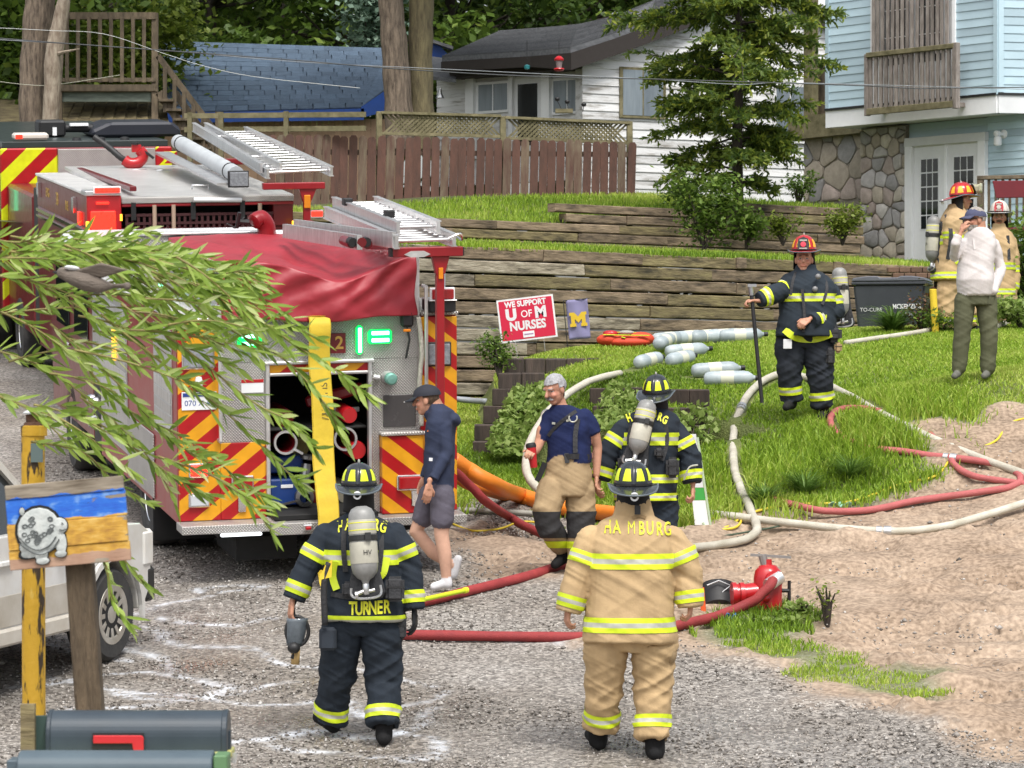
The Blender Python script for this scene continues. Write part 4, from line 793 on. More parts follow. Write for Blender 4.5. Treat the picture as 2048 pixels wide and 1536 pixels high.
# fir in front of the white house
def fir(px,py,Y,label):
    base=P(px,py,Y); e=empty('fir_tree',base,label,'tree'); rs=np.random.RandomState(15); H=(py+170)*Y/F; b=MB(); b.tube([(0,0,-.1),(-.02,0,H*.25),(.01,0,H*.5),(0,0,H*.75),(0,0,H)],[.095,.085,.07,.05,.02],10); b.build('trunk',M_barkdk,e,smooth=True)
    C=[];D=[];U=[];V=[]; b=MB()
    for k in range(128):
        t=.14+.86*(k/128)**.9+rs.normal(0,.008); z=t*H; az=rs.uniform(0,6.283); env=np.interp(t,[.1,.25,.38,.5,.62,.8,1],[.9,1.3,1.8,2.1,2.1,2.0,1.8]); L=env*rs.uniform(.45,1.08)
        L*=.76 if math.cos(az)>.2 else 1.05
        d=Vector((math.cos(az),math.sin(az),rs.uniform(.0,.32))); pts=limb_path(rs,Vector((0,0,z)),d,L,7,.16,.045); b.tube(pts,[.022,.019,.016,.013,.010,.008,.006,.004],5)
        den=rs.uniform(.35,1.1) if t<.55 else rs.uniform(.7,1.2)
        for i in range(2,8):
            ax=(pts[i]-pts[i-1]).normalized(); p=pts[i]
            for s in range(int(14*den)):
                sd=(ax*rs.uniform(.2,.8)+ax.cross(Vector((0,0,1)))*rs.choice([-1,1])*rs.uniform(.3,1)+Vector((0,0,rs.uniform(-.75,.35)))).normalized(); l=rs.uniform(.10,.34)*(1-.3*i/8); p0=p+ax*rs.uniform(-.12,.12)
                m=int(l/.024); base_v=rs.uniform(.2,.6)+(.25 if rs.rand()<.22 else 0)
                for j in range(m):
                    q=p0+sd*(l*j/m)+Vector((0,0,-.25*(l*j/m)**2)); C.append(q); D.append((sd+Vector(rs.normal(0,.6,3))).normalized()); V.append(base_v+.25*j/m)
    b.build('branches',M_barkdk,e); C=np.array(C);D=np.array(D);n=len(C); s=np.cross(D,rs.normal(0,1,(n,3))); s/=np.linalg.norm(s,axis=1)[:,None]; L=rs.uniform(.05,.13,n)[:,None]; wd=.017
    v=np.stack([C-s*wd*.6,C+s*wd*.6,C+D*L*.6+s*wd,C+D*L,C+D*L*.6-s*wd],1).reshape(-1,3); k=np.arange(n)[:,None]*5; f=np.concatenate([k+np.array([t]) for t in([0,1,2],[0,2,4],[4,2,3])])
    link('crown',npmesh('crown',v,f,LF_fir,rv=np.repeat(np.clip(np.array(V)+rs.normal(0,.1,n),0,1),5)),e); return e
fir(1477,450,50.6,'young dark green fir with airy branches in front of the white house')
shrub('leafy_shrub','broad leafed green shrub at the foot of the fir',P(1408,492,48.6),.62,.95,21,LF_mid,2600,.085)
shrub('leafy_shrub','small green shrub left behind the foot of the fir',P(1360,400,52),.3,.4,22,LF_mid,700,.07); shrub('leafy_shrub','dark green shrub just right of the fir trunk',P(1492,486,48.8),.3,.5,29,LF_mid,900,.07)
shrub('small_shrub','small yellow green shrub against the dark upper timbers',P(1566,478,50),.30,.36,23,LF_yel,800,.06); shrub('small_shrub','bright yellow green bush left of the stone pillar',P(1685,478,50.5),.30,.48,24,LF_yel,1000,.07)
shrub('small_shrub','shrub tip beside the dark beam under the porch',P(1597,405,55),.3,.5,25,LF_mid,600,.07)
shrub('edge_shrub','leafy perennial at the right edge behind the white helmeted firefighter',P(2035,640,42.5),.5,1.3,26,LF_mid,2600,.08); shrub('edge_shrub','low green perennials at the right picture edge beside the hoses',P(2048,655,41),.4,.35,27,LF_ivy,1300,.07)
shrub('rose_bush','reddish stemmed rose bush in front of the trash bin',P(1845,668,40.6),.22,.55,28,leafmat('rose_leaf',[(.05,.06,.02),(.09,.10,.03),(.2,.06,.04),(.12,.14,.04)],.3),500,.05)
shrub('rose_bush','low green bush between the trash bin and the firefighter in khaki trousers',P(1872,668,40.3),.3,.28,31,LF_mid,800,.055)
def fountain(name,label,base,n,L,seed,m,wd=.02):
    rs=np.random.RandomState(seed); e=empty(name,base,label,'plant'); V=[];Fc=[];rv=[]
    for i in range(n):
        a=rs.uniform(0,6.283); l=L*rs.uniform(.55,1.1); up=rs.uniform(.55,1.25); r0=rs.uniform(0,.08); c,s=math.cos(a),math.sin(a); k=len(V); col=np.clip(rs.normal(.5,.2),0,1)
        for j in range(6):
            t=j/5; x=r0+l*.75*t*(.4+.6*t)/max(up,.6); z=l*up*(t-.52*t*t*1.15); wv=wd*(1-t)**.6*.5+.001
            V+=[(c*x-s*wv,s*x+c*wv,z),(c*x+s*wv,s*x-c*wv,z)]; rv+=[col,col]
        Fc+=[(k+2*j,k+2*j+1,k+2*j+3,k+2*j+2) for j in range(5)]
    link('blades',npmesh('blades',np.array(V),np.array(Fc),m,rv=np.array(rv)),e); return e
fountain('daylily','clump of arching bright green daylily leaves in front of the trash bin',on(1785,664),330,.62,3,LF_lily)
fountain('tall_grass_clump','tall grass clump in the unmown bank below the red hose loop',on(1700,960),220,.5,4,LF_lily,.012); fountain('tall_grass_clump','tall grass clump beside the dirt bank under the coiled hose',on(1610,985),200,.45,5,LF_lily,.012); fountain('tall_grass_clump','tall grass clump at the foot of the bank near the crossing hoses',on(1530,1005),180,.4,6,LF_lily,.012)
# stepped landscape timbers with ivy
M_dkt=mat('dark_landscape_timber',(.085,.062,.05),.9,col2=(.035,.027,.022),scale=3,bump=.5,stretch=(5,2,.6),detail=7)
ST=empty('landscape_timber_steps',(0,38,gz(0,38)),'stepped dark landscape timbers holding the knoll beside the fire engine','retaining wall'); io=Vector(ST.location)
for i,(x0,y0,x1,y1,Y0,Y1) in enumerate([(945,882,1100,915,36.4,35.8),(948,848,1110,882,36.9,36.3),(966,812,1120,848,37.4,36.8),(984,778,1110,812,37.9,37.6),(1008,716,1256,752,38.7,38.9),(996,745,1090,778,38.3,38.2),(1180,776,1290,812,35.9,35.3),(1186,812,1330,850,35.3,34.7),(1338,778,1420,815,35.1,34.6),(1330,815,1416,850,34.6,34.2),(1338,850,1410,885,34.1,33.8)]):
    # each course is a row of short upright blocks
    a=P(x0,y0,Y0);c=P(x1,y0,Y1); n=max(2,int((c-a).length/.24)); h=(y1-y0)*Y0/F
    for k in range(n):
        p=a.lerp(c,k/n);q=a.lerp(c,(k+1)/n); b=MB(); d=Vector((.0,.25,0)); j=rr.uniform(-.02,.01)
        b.hexa([tuple(v-io) for v in(p+Vector((.003,j,-h)),q+Vector((-.003,j,-h)),q+d+Vector((0,0,-h)),p+d+Vector((0,0,-h)),p+Vector((.003,j,j)),q+Vector((-.003,j,j)),q+d,p+d)]); b.build('timber_block',M_dkt,ST,bevel=.012)
def ivy(label,poly,Y0,Y1,n,seed,dx=0):
    rs=np.random.RandomState(seed); xs=[p[0] for p in poly];ys=[p[1] for p in poly]; C=[]
    while len(C)<n:
        x=rs.uniform(min(xs),max(xs));y=rs.uniform(min(ys),max(ys))
        if poly_dist(np.array([x]),np.array([y]),poly)[0]>rs.uniform(-6,4): t=(y-min(ys))/(max(ys)-min(ys)); Y=Y0+(Y1-Y0)*t-rs.rand()*.28; C.append(P(x,y,Y))
    c=P(sum(xs)/len(xs),max(ys),Y1); e=empty('ivy',c,label,'plant'); leaf_cloud('foliage',np.array([tuple(q-c) for q in C]),.085,0,LF_ivy,e,seed,.55,.8,.2,.5)
    b=MB()
    for k in range(7): a=C[rs.randint(n)]-c; d=C[rs.randint(n)]-c; b.tube([a,(a+d)/2+Vector((0,.05,-.03)),d],.006,5)
    b.build('stem',M_barkdk,e); return e
ivy('pale green ivy covering the timbers left of the mustached man',[(1030,775),(1085,765),(1095,830),(1070,905),(1000,910),(975,890),(1000,830)],37.4,35.4,1500,3)
ivy('pale green ivy covering the timbers between the two men',[(1225,765),(1285,775),(1290,830),(1210,860),(1190,845),(1205,800)],35.9,34.4,900,5)
ivy('dry thin ivy on the dark timbers right of the walking firefighter',[(1345,820),(1410,800),(1440,860),(1400,900),(1350,900)],34.6,33.4,260,7)
shrub('flowering_perennial','grey green perennial spilling over the top left of the timber steps',P(1000,745,38.4),.3,.42,41,LF_mid,900,.05)
# ---------------- fire engines ----------------
def chevron(name,c1,c2,per,slope,u0=0):
    """diagonal reflective tape printed on a panel; object X across, Z up"""
    m=mat(name,c1,.35,spec=.5); N=m.node_tree.nodes; L=m.node_tree.links; b=N['Principled BSDF']
    tc=N.new('ShaderNodeTexCoord'); sp=N.new('ShaderNodeSeparateXYZ'); L.new(tc.outputs['Object'],sp.inputs[0])
    def mth(op,a,c):
        x=N.new('ShaderNodeMath'); x.operation=op
        for i,v in((0,a),(1,c)):
            if isinstance(v,(int,float)): x.inputs[i].default_value=v
            else: L.new(v,x.inputs[i])
        return x.outputs[0]
    t=mth('ADD',mth('MULTIPLY',mth('SUBTRACT',sp.outputs[0],u0),slope),sp.outputs[2]); f=mth('FRACT',mth('DIVIDE',mth('ADD',t,50.),per),0); g=mth('GREATER_THAN',f,.5)
    nz=N.new('ShaderNodeTexNoise'); nz.inputs['Scale'].default_value=7; L.new(tc.outputs['Object'],nz.inputs[0])
    mx=N.new('ShaderNodeMixRGB'); mx.inputs[1].default_value=tuple(c1)+(1,); mx.inputs[2].default_value=tuple(c2)+(1,); L.new(g,mx.inputs[0])
    dm=N.new('ShaderNodeMixRGB'); dm.blend_type='MULTIPLY'; dm.inputs[0].default_value=1; rp=N.new('ShaderNodeValToRGB'); rp.color_ramp.elements[0].position=.3; rp.color_ramp.elements[0].color=(.82,.8,.78,1); rp.color_ramp.elements[1].position=.7; L.new(nz.outputs[0],rp.inputs[0])
    L.new(mx.outputs[0],dm.inputs[1]); L.new(rp.outputs[0],dm.inputs[2]); L.new(dm.outputs[0],b.inputs['Base Color']); return m
AMB=(.78,.36,.012); CRED=(.42,.008,.012); LIME=(.72,.78,.01)
M_chL=chevron('chevron_amber_rising',AMB,CRED,.27,-.78); M_chR=chevron('chevron_amber_falling',AMB,CRED,.27,.78); M_chY=chevron('chevron_lime',LIME,CRED,.52,-.95)
def treadplate(name,col,rough=.35):
    m=mat(name,col,rough,.65,col2=tuple(x*.8 for x in col),scale=3); N=m.node_tree.nodes; L=m.node_tree.links; b=N['Principled BSDF']; tc=N.new('ShaderNodeTexCoord'); out=[]
    for sg in(1,-1):
        mp=N.new('ShaderNodeMapping'); mp.inputs['Rotation'].default_value=(0,R(45*sg),0); mp.inputs['Scale'].default_value=(1,1,1); L.new(tc.outputs['Object'],mp.inputs[0])
        mp2=N.new('ShaderNodeMapping'); mp2.inputs['Rotation'].default_value=(0,0,R(45*sg)); L.new(mp.outputs[0],mp2.inputs[0])
        wv=N.new('ShaderNodeTexWave'); wv.inputs['Scale'].default_value=24; L.new(mp2.outputs[0],wv.inputs[0]); out.append(wv.outputs['Fac'])
    mx=N.new('ShaderNodeMath'); mx.operation='MULTIPLY'; L.new(out[0],mx.inputs[0]); L.new(out[1],mx.inputs[1])
    bp=N.new('ShaderNodeBump'); bp.inputs['Strength'].default_value=.9; bp.inputs['Distance'].default_value=.008; L.new(mx.outputs[0],bp.inputs['Height']); L.new(bp.outputs[0],b.inputs['Normal']); return m
M_tread=treadplate('aluminium_tread_plate',(.46,.44,.42)); M_tread_sky=treadplate('sky_sheen_tread_plate',(.76,.75,.73)); M_alu=mat('brushed_aluminium',(.76,.76,.76),.38,.8,col2=(.55,.55,.55),scale=5,stretch=(1,6,1)); M_chrome=mat('chrome',(.8,.8,.8),.12,1)  # paler tread plate for top faces: sky reflection put into the colour
M_fred=mat('fire_engine_red',(.27,.006,.012),.35,coat=.2,col2=(.22,.005,.01),scale=2); M_frdk=mat('maroon_engine_paint',(.14,.006,.010),.35,coat=.2)
M_tarp=mat('red_vinyl_tarp',(.30,.016,.028),.5,col2=(.24,.012,.021),scale=2.5,bump=.1,spec=.6); M_und=mat('black_underbody',(.008,.008,.008),.8); M_tyre=mat('tyre_rubber',(.03,.03,.031),.8,col2=(.055,.052,.048),scale=6,bump=.3)
M_white2=mat('white_roof_paint',(.72,.73,.74),.35,coat=.3); M_lens=mat('grey_lamp_lens',(.30,.31,.33),.15,col2=(.16,.17,.19),scale=30); M_redlens=mat('red_lens',(.35,.006,.01),.15,coat=.5); M_amblens=mat('amber_lens',(.7,.22,.01),.2)
M_green=mat('lit_green_led',(.05,.9,.35),.3,emit=((.25,1,.6),6.0)); M_greenh=mat('green_lamp_glow',(.0,.35,.06),.3,emit=((0,.9,.12),1.1)); M_redlit=mat('lit_red_lamp',(.8,.02,.01),.3,emit=((1,.03,.015),1.3)); M_amblit=mat('lit_amber_lamp',(.9,.4,.02),.3,emit=((1,.5,.04),1.2))
M_yhose=mat('yellow_supply_hose',(.68,.49,.03),.7,col2=(.60,.42,.025),scale=6,bump=.15); M_ink=mat('faded_black_ink',(.10,.085,.03),.8); M_gold=mat('gold_leaf',(.62,.40,.10),.35,.6); M_bluepl=mat('blue_tool_case',(.012,.05,.22),.4); M_smoke=mat('smoked_panel',(.07,.065,.065),.25); M_teal=mat('patina_brass_cap',(.16,.36,.30),.5,.3)
M_redp=mat('bright_red_paint',(.42,.008,.012),.35,coat=.3)
def plane_frame(pxc,Y,ang):
    n=Vector((0,-.125,1)).normalized(); h=Vector((-math.sin(ang),math.cos(ang),0)); fw=(h-n*h.dot(n)).normalized(); r=fw.cross(n); x=(pxc-1024)/F*Y
    return Matrix(((r.x,fw.x,n.x,x),(r.y,fw.y,n.y,Y),(r.z,fw.z,n.z,.125*Y),(0,0,0,1)))
class Veh:
    def __init__(s,name,M,label,cat): s.e=empty(name,label=label,cat=cat,mtx=M); s.M=M
    def box(s,nm,a,c,m,bev=.008,par=None): b=MB(); b.box(a,c); return b.build(nm,m,par or s.e,bevel=bev)
    def tube(s,nm,pts,r,m,n=10,par=None): b=MB(); b.tube(pts,r,n); return b.build(nm,m,par or s.e,smooth=50)
    def mb(s,nm,b,m,par=None,smooth=False,bev=0): return b.build(nm,m,par or s.e,smooth=smooth,bevel=bev)
    def lamp(s,nm,u,w,du,dw,lens,v=0,bezel=M_chrome,d=.05):
        o=s.box(nm,(u-du/2-.015,v-d*.6,w-dw/2-.015),(u+du/2+.015,v,w+dw/2+.015),bezel,.008); s.box('lens',(u-du/2,v-d,w-dw/2),(u+du/2,v-d*.55,w+dw/2),lens,.008,o); return o
    def wheel(s,u,v,r,wd,side,z=None):
        z=r if z is None else z; M=Matrix.Translation((u,v,z))@Matrix.Rotation(R(90),4,'Y'); e=empty('wheel'); e.parent=s.e; e.matrix_local=M
        b=MB(); h=wd/2; b.lathe([(r*.58,-h*.8),(r*.62,-h),(r*.9,-h),(r*.985,-h*.75),(r,-h*.5),(r,h*.5),(r*.985,h*.75),(r*.9,h),(r*.62,h),(r*.58,h*.8)],36); b.build('tyre',M_tyre,e,smooth=40)
        b=MB(); sg=side; b.lathe([(r*.60,-h*.85*sg),(r*.60,h*.82*sg),(r*.56,h*.85*sg),(r*.50,h*.5*sg),(r*.30,h*.35*sg),(r*.26,h*.6*sg),(r*.12,h*.68*sg),(0,h*.68*sg)],28); b.build('rim',M_chrome,e,smooth=40)
        b=MB()
        for k in range(10): a=k*.6283; b.ball((math.cos(a)*r*.21,math.sin(a)*r*.21,h*.66*sg),.02,6,4)
        b.build('wheel_nut',M_chrome,e); return e
def ladder(V,p00,p01,p10,p11,rungs,name='ladder',beam=.11,rung_r=.017):
    """p00,p01 near left/right, p10,p11 far left/right"""
    p00,p01,p10,p11=map(Vector,(p00,p01,p10,p11)); e=empty(name); e.parent=V.e
    for a,c in((p00,p10),(p01,p11)): b=MB(); b.bar(a,c,.032,beam); b.bar(a+Vector((0,0,beam/2)),c+Vector((0,0,beam/2)),.055,.012); b.bar(a-Vector((0,0,beam/2)),c-Vector((0,0,beam/2)),.055,.012); b.build('beam',M_alu,e)
    for k in range(rungs):
        t=(k+.5)/rungs; b=MB(); b.tube([p00.lerp(p10,t),p01.lerp(p11,t)],rung_r,8); b.build('rung',M_alu,e,smooth=50)
    return e
A15=R(15.6)
# ===== nearest engine =====
E1=Veh('fire_engine',plane_frame(640,28.7,A15),'nearest red fire engine with red tarp over its hose bed and amber chevrons','fire engine'); E=E1
HW=1.27
E.box('side_compartment',(-HW,.02,.5),(-.885,4.6,2.30),M_fred); E.box('side_compartment',(.93,.02,.5),(HW,4.6,2.30),M_fred)
E.box('compartment_lid',(-HW-.02,.0,2.302),(-.89,4.6,2.335),M_tread_sky); E.box('compartment_lid',(.94,.0,2.302),(HW+.02,4.6,2.335),M_tread)
E.box('hose_bed_wall',(-.884,.05,.62),(-.80,4.6,2.80),M_tread); E.box('hose_bed_wall',(.80,.05,.62),(.93,4.6,2.86),M_fred)
# rear face panels
E.box('chevron_panel',(-HW+.005,-.012,.535),(-.895,.018,2.29),M_chL,.003); E.box('chevron_panel',(-.893,-.014,.535),(-.485,.016,1.22),M_chL,.003)
E.box('chevron_panel',(.935,-.012,.535),(HW-.0,.018,2.29),M_chR,.003); E.box('lower_right_locker',(.555,-.10,.535),(.934,.02,1.24),M_chR,.006); E.box('locker_top',(.545,-.12,1.242),(.95,.05,1.275),M_tread)
E.box('rear_plate',(-.884,-.008,1.222),(-.485,.04,1.93),M_tread,.003); E.box('rear_plate',(-.884,-.010,1.932),(.93,.04,2.36),M_tread,.003); E.box('rear_plate',(.475,-.008,1.276),(.93,.04,1.93),M_tread,.003); E.box('rear_plate',(.475,-.006,.535),(.553,.04,1.275),M_tread,.003)
for u in(-.484,.446): E.box('door_jamb',(u,-.05,.60),(u+.035,.03,1.935),M_alu)
E.box('door_header',(-.484,-.03,1.80),(.48,.05,1.83),M_alu); E.box('header_tape',(-.448,-.02,1.832),(.445,.03,1.90),M_chL,.002); E.box('door_track',(-.50,-.06,1.905),(.50,.02,1.935),M_alu)
# tailboard
b=MB(); b.box((-HW-.02,-.28,.455),(-.50,.02,.53)); b.box((.50,-.28,.455),(HW+.02,.02,.53)); b.box((-.50,-.42,.44),(.50,.02,.545)); E.mb('tailboard',b,M_tread,bev=.006)
E.box('hose_tray',(-.47,-.30,.548),(.47,.9,.60),M_und); E.box('tail_light_bar',(-.95,-.29,.425),(-.58,-.25,.452),mat('white_strip_light',(.8,.85,.9),.3,emit=((.9,.95,1),1.0)))
E.lamp('marker_lamp',-.22+.02,.50,.05,.03,M_redlens,-.42); 
# compartment interior
b=MB(); b.box((-.80,1.3,.56),(.80,1.34,2.3)); b.box((-.80,.05,.56),(-.76,1.3,2.3)); b.box((.76,.05,.56),(.80,1.3,2.3)); b.box((-.8,.05,2.0),(.8,1.3,2.04)); E.mb('compartment_lining',b,M_und)
E.box('shelf',(-.45,.05,1.30),(.45,.9,1.325),M_und)
for u,w_,r,d,m in((-.30,1.20,.105,.0,M_frdk),(.25,1.21,.105,.02,M_frdk)):
    b=MB(); b.lathe([(r*.86,.02),(r,.0),(r,.9),(r*.86,.9),(r*.80,.05),(r*.86,.02)],24,Matrix.Translation((u,.02+d,w_))@Matrix.Rotation(R(-90),4,'X')); o=E.mb('suction_strainer',b,m,smooth=40); b=MB(); b.lathe([(r*.84,-.012),(r*1.03,-.012),(r*1.03,.012),(r*.84,.012),(r*.84,-.012)],24,Matrix.Translation((u,.02+d,w_))@Matrix.Rotation(R(-90),4,'X')); E.mb('rim_ring',b,M_alu,o,smooth=40)
b=MB(); b.bar((-.22,.0,1.14),(-.15,-.02,1.10),.03,.02); E.mb('latch_lever',b,M_alu)
for u,w_,r in((.29,1.42,.075),(.36,1.10,.085)): b=MB(); b.lathe([(0,0),(r*.9,.0),(r,.02),(r,.6)],20,Matrix.Translation((u,.04,w_))@Matrix.Rotation(R(-90),4,'X')); E.mb('red_cap',b,M_redp,smooth=40)
b=MB(); b.bar((-.05,.3,1.52),(.44,.15,1.66),.12,.10); E.mb('folded_red_bag',b,M_frdk,bev=.02); b=MB(); b.box((.0,.3,1.42),(.44,.34,1.46)); E.mb('shelf_rail',b,M_alu)
for k,(u,v,w_,L_,m) in enumerate(((-.28,.15,1.40,.5,M_frdk),(.12,.3,1.05,.5,M_bluepl),(-.1,.35,1.1,.4,mat('olive_hose_roll',(.20,.17,.06),.8)),(.3,.25,.68,.5,mat('cream_hose_roll',(.42,.38,.28),.8)),(.08,.3,.66,.4,M_frdk))):
    b=MB(); b.lathe([(.02,0),(.05,.0),(.085,.01),(.09,.04),(.09,L_-.03),(.05,L_),(0,L_)],18,Matrix.Translation((u,v,w_))@Matrix.Rotation(R(-90),4,'X')); E.mb('stowed_roll',b,m,smooth=40)
E.box('tool_case',(-.43,.10,.62),(-.10,.4,.86),M_bluepl,.015); E.box('case_label',(-.33,.092,.78),(-.22,.099,.81),M_white,.001); E.box('upper_case',(-.43,.2,.9),(-.1,.5,1.05),M_bluepl,.015)
b=MB(); b.lathe([(.05,0),(.085,.01),(.09,.05),(.07,.07),(.05,.05),(.05,0)],22,Matrix.Translation((-.13,.0,.70))@Matrix.Rotation(R(-90),4,'X')); b.tube([(-.13,.1,.72),(-.10,.14,.86),(-.08,.16,.98)],[.06,.055,.05],12); b.lathe([(.045,0),(.07,.01),(.07,.04),(.045,.05)],18,Matrix.Translation((-.08,.14,1.02))@Matrix.Rotation(R(10),4,'Y')); b.bar((-.2,-.02,.68),(-.42,-.05,.64),.018,.018); E.mb('hose_appliance',b,mat('gunmetal',(.25,.25,.25),.3,.9),smooth=40)
# lamps and fittings on the rear
g=E.box('green_warning_lamp',(-.735,-.05,2.065),(-.515,-.01,2.20),M_greenh,.03)
for dz in(.038,-.03): E.box('led_bar',(-.70,-.06,2.132+dz-.016),(-.55,-.051,2.132+dz+.016),M_green,.004,g)
g=E.box('green_warning_lamp',(.445,-.05,2.065),(.665,-.01,2.195),M_greenh,.03)
for dz in(.034,-.03): E.box('led_bar',(.475,-.06,2.13+dz-.016),(.635,-.051,2.13+dz+.016),M_green,.004,g)
g=E.box('green_warning_lamp',(.335,-.05,1.975),(.40,-.01,2.235),M_greenh,.02); E.box('led_bar',(.352,-.06,1.995),(.383,-.051,2.215),M_green,.004,g)
E.lamp('scene_lamp',-1.085,1.99,.26,.18,M_lens); E.lamp('scene_lamp',1.10,1.955,.20,.19,M_lens,bezel=M_black)
E.lamp('tail_lamp',-1.09,.985,.15,.10,M_redlit); E.lamp('tail_lamp',.80,.815,.20,.11,M_redlens,-.10); E.lamp('tail_lamp',-.70,.86,.17,.10,M_redlens,-.01); E.lamp('reverse_lamp',-1.09,.72,.16,.10,mat('white_lens',(.55,.57,.6),.15))
for u in(-.70,.86): 
    v=-.10 if u>0 else -.015; E.box('locker_latch',(u-.04,v-.02,.60),(u+.03,v,.74),M_chrome,.006)
b=MB(); b.lathe([(.0,.055),(.025,.05),(.035,.02),(.035,-.03),(.03,-.05)],12,Matrix.Translation((-1.085,-.04,1.77))); E.mb('camera_dome',b,M_white2,smooth=50); E.box('camera_mount',(-1.11,-.04,1.69),(-1.06,0,1.72),M_black)
pl=E.box('licence_plate',(-1.235,-.022,1.525),(-.925,-.013,1.685),M_white,.002); E.box('plate_band',(-1.225,-.026,1.645),(-.935,-.0222,1.678),mat('plate_blue',(.02,.05,.25),.4),.001,pl)
text_mesh('plate_number','070 X 40',.07,mat('plate_ink',(.05,.09,.3),.5),pl,Matrix.Translation((-1.08,-.0225,1.585))@Matrix.Rotation(R(90),4,'X'),.001)
nb=E.box('number_plate',(.105,-.028,1.99),(.245,-.0105,2.17),M_frdk,.003); text_mesh('number','2',.16,M_gold,nb,Matrix.Translation((.185,-.029,2.08))@Matrix.Rotation(R(90),4,'X'),.002,.003)
b=MB(); q=Matrix.Rotation(R(90),4,'X'); b.lathe([(.06,0),(.06,.03),(.045,.05),(.045,.09)],18,Matrix.Translation((.63,-.01,1.76))@q); o=E.mb('discharge_port',b,M_alu,smooth=40); b=MB(); b.lathe([(0,.17),(.04,.165),(.055,.15),(.055,.09),(.0,.09)],12,Matrix.Translation((.63,-.01,1.76))@q); E.mb('cap',b,M_teal,o,smooth=30); E.tube('valve_stub',[(.44+.06,-.03,1.77),(.55,-.05,1.76)],.025,M_alu)
E.box('smoked_panel',(.585,-.02,1.31),(.885,-.009,1.60),M_smoke); E.box('notice_plate',(-.70,-.012,1.66),(-.50,-.0085,1.78),M_white); E.box('notice_red_band',(-.70,-.015,1.75),(-.50,-.0122,1.78),M_redp)
for u,w0,w1 in((-.905,1.25,2.44),(.965,1.41,2.57)):
    o=E.tube('grab_rail',[(u,-.10,w0),(u,-.10,w1)],.017,M_alu); 
    for w_ in(w0,w1): E.tube('rail_end',[(u,-.10,w_),(u,.02,w_)],.02,M_alu,8,o)
b=MB(); b.tube(smooth_path([(.905,-.06,2.3),(.93,-.08,2.0),(.91,-.07,1.7),(.925,-.08,1.32)],8),.022,8); E.mb('rope_bundle',b,mat('pale_rope',(.55,.53,.45),.8,col2=(.35,.33,.28),scale=40,bump=.6),smooth=True)
E.box('radio_mic',(.745,-.07,2.21),(.86,-.01,2.36),M_black,.02); E.tube('mic_cord',[(.80,-.05,2.22),(.82,-.06,2.1),(.79,-.05,1.93)],.010,M_black); E.box('mic_label',(.76,-.078,2.17),(.83,-.068,2.195),M_amblens)
E.box('control_box',(1.00,-.10,2.34),(1.24,.2,2.44),M_black); E.lamp('top_marker',1.12,2.50,.20,.09,M_redlens,-.06,M_white); E.box('white_box_edge',(.99,-.12,2.44),(1.25,.2,2.452),M_alu)
E.box('corner_post',(.86,-.02,2.30),(.925,.10,2.86),M_alu); E.box('grey_mast',(1.22,.5,2.36),(1.30,.58,2.85),mat('grey_blue_pole',(.35,.42,.47),.5))
# wrinkled tarp over the hose bed
def tarp(a,c):
    u=-.90+1.78*a
    if c<.34:
        t=c/.34; w0=2.30+.02*math.sin(a*9); top=2.86-.17*math.exp(-((a-.62)/.22)**2)-.05*math.sin(a*3.14)+(.0 if a>.05 else -.02); w_=w0+(top-w0)*t; v=-.075-.10*math.exp(-((a-.62)/.10)**2)*(t)*(1.2-t)*1.6-.03*math.sin(a*23+t*3)*(1-t)*.8-.05*(1-t)*math.sin(a*3.14)
        v+=-.018*math.sin((a*2.2-t*.9)*14)*t; u+=.02*math.sin(t*9+a*20)*(1-t)
    else:
        t=(c-.34)/.66; top=2.86-.17*math.exp(-((a-.62)/.22)**2)-.05*math.sin(a*3.14); hi=2.83+.03*math.sin(a*3.14); w_=top+(hi-top)*min(1,t*1.25)+.020*math.sin(a*13+t*9)*math.sin(t*3.14)+.012*math.sin(a*31-t*14)*math.sin(t*3.14)-.05*math.sin(t*3.14)*math.exp(-((a-.5)/.3)**2); v=-.07+3.0*t
        if a<.04: w_-=.0
    if a<=.03 and c>.3: w_-=.35; u-=.02
    if a>=.985: w_-=.0
    q=Vector((u*4,v*4,w_*4)); w_+=.006*mnoise.noise(q*1.6)+.003*mnoise.noise(q*4); v+=(.007*mnoise.noise(q*2.1+Vector((9,0,0)))+.003*mnoise.noise(q*5))*(1 if c<.34 else .2)
    return (u,v,w_)
b=MB(); b.grid(tarp,110,96); o=E.mb('hose_bed_tarp',b,M_tarp,smooth=True); sd=o.modifiers.new('thick','SOLIDIFY'); sd.thickness=.006
# bulkhead, deck gun and cab
E.box('bulkhead',(-1.22,3.0,2.30),(1.0,3.06,2.845),M_tread); E.box('bulkhead_cap',(-1.25,2.98,2.846),(1.02,3.10,2.875),M_alu)
for u in(-.55,-.1): E.tube('bulkhead_handle',[(u,2.97,2.80),(u,2.93,2.835),(u+.17,2.93,2.835),(u+.17,2.97,2.80)],.010,M_black,6)
b=MB(); b.tube(smooth_path([(.12,2.9,2.78),(.12,2.9,2.92),(.06,2.88,3.0),(-.02,2.84,2.97)],5),[.09]*11+[.08]*4+[.06],14); o=E.mb('deck_gun',b,M_fred,smooth=50); b=MB(); b.tube([(-.06,2.85,2.97),(-.18,2.85,2.98)],.03,8); b.tube([(-.10,2.85,3.02),(-.2,2.85,2.92),(-.28,2.85,2.96)],.012,6); b.tube([(-.16,2.8,3.07),(-.18,2.85,2.92)],.02,6); E.mb('gun_handle',b,M_black,o); b=MB(); b.lathe([(.11,0),(.10,.05),(.06,.08),(0,.085)],14,Matrix.Translation((.30,2.9,2.80))); E.mb('cap_cover',b,M_white2,o,smooth=40)
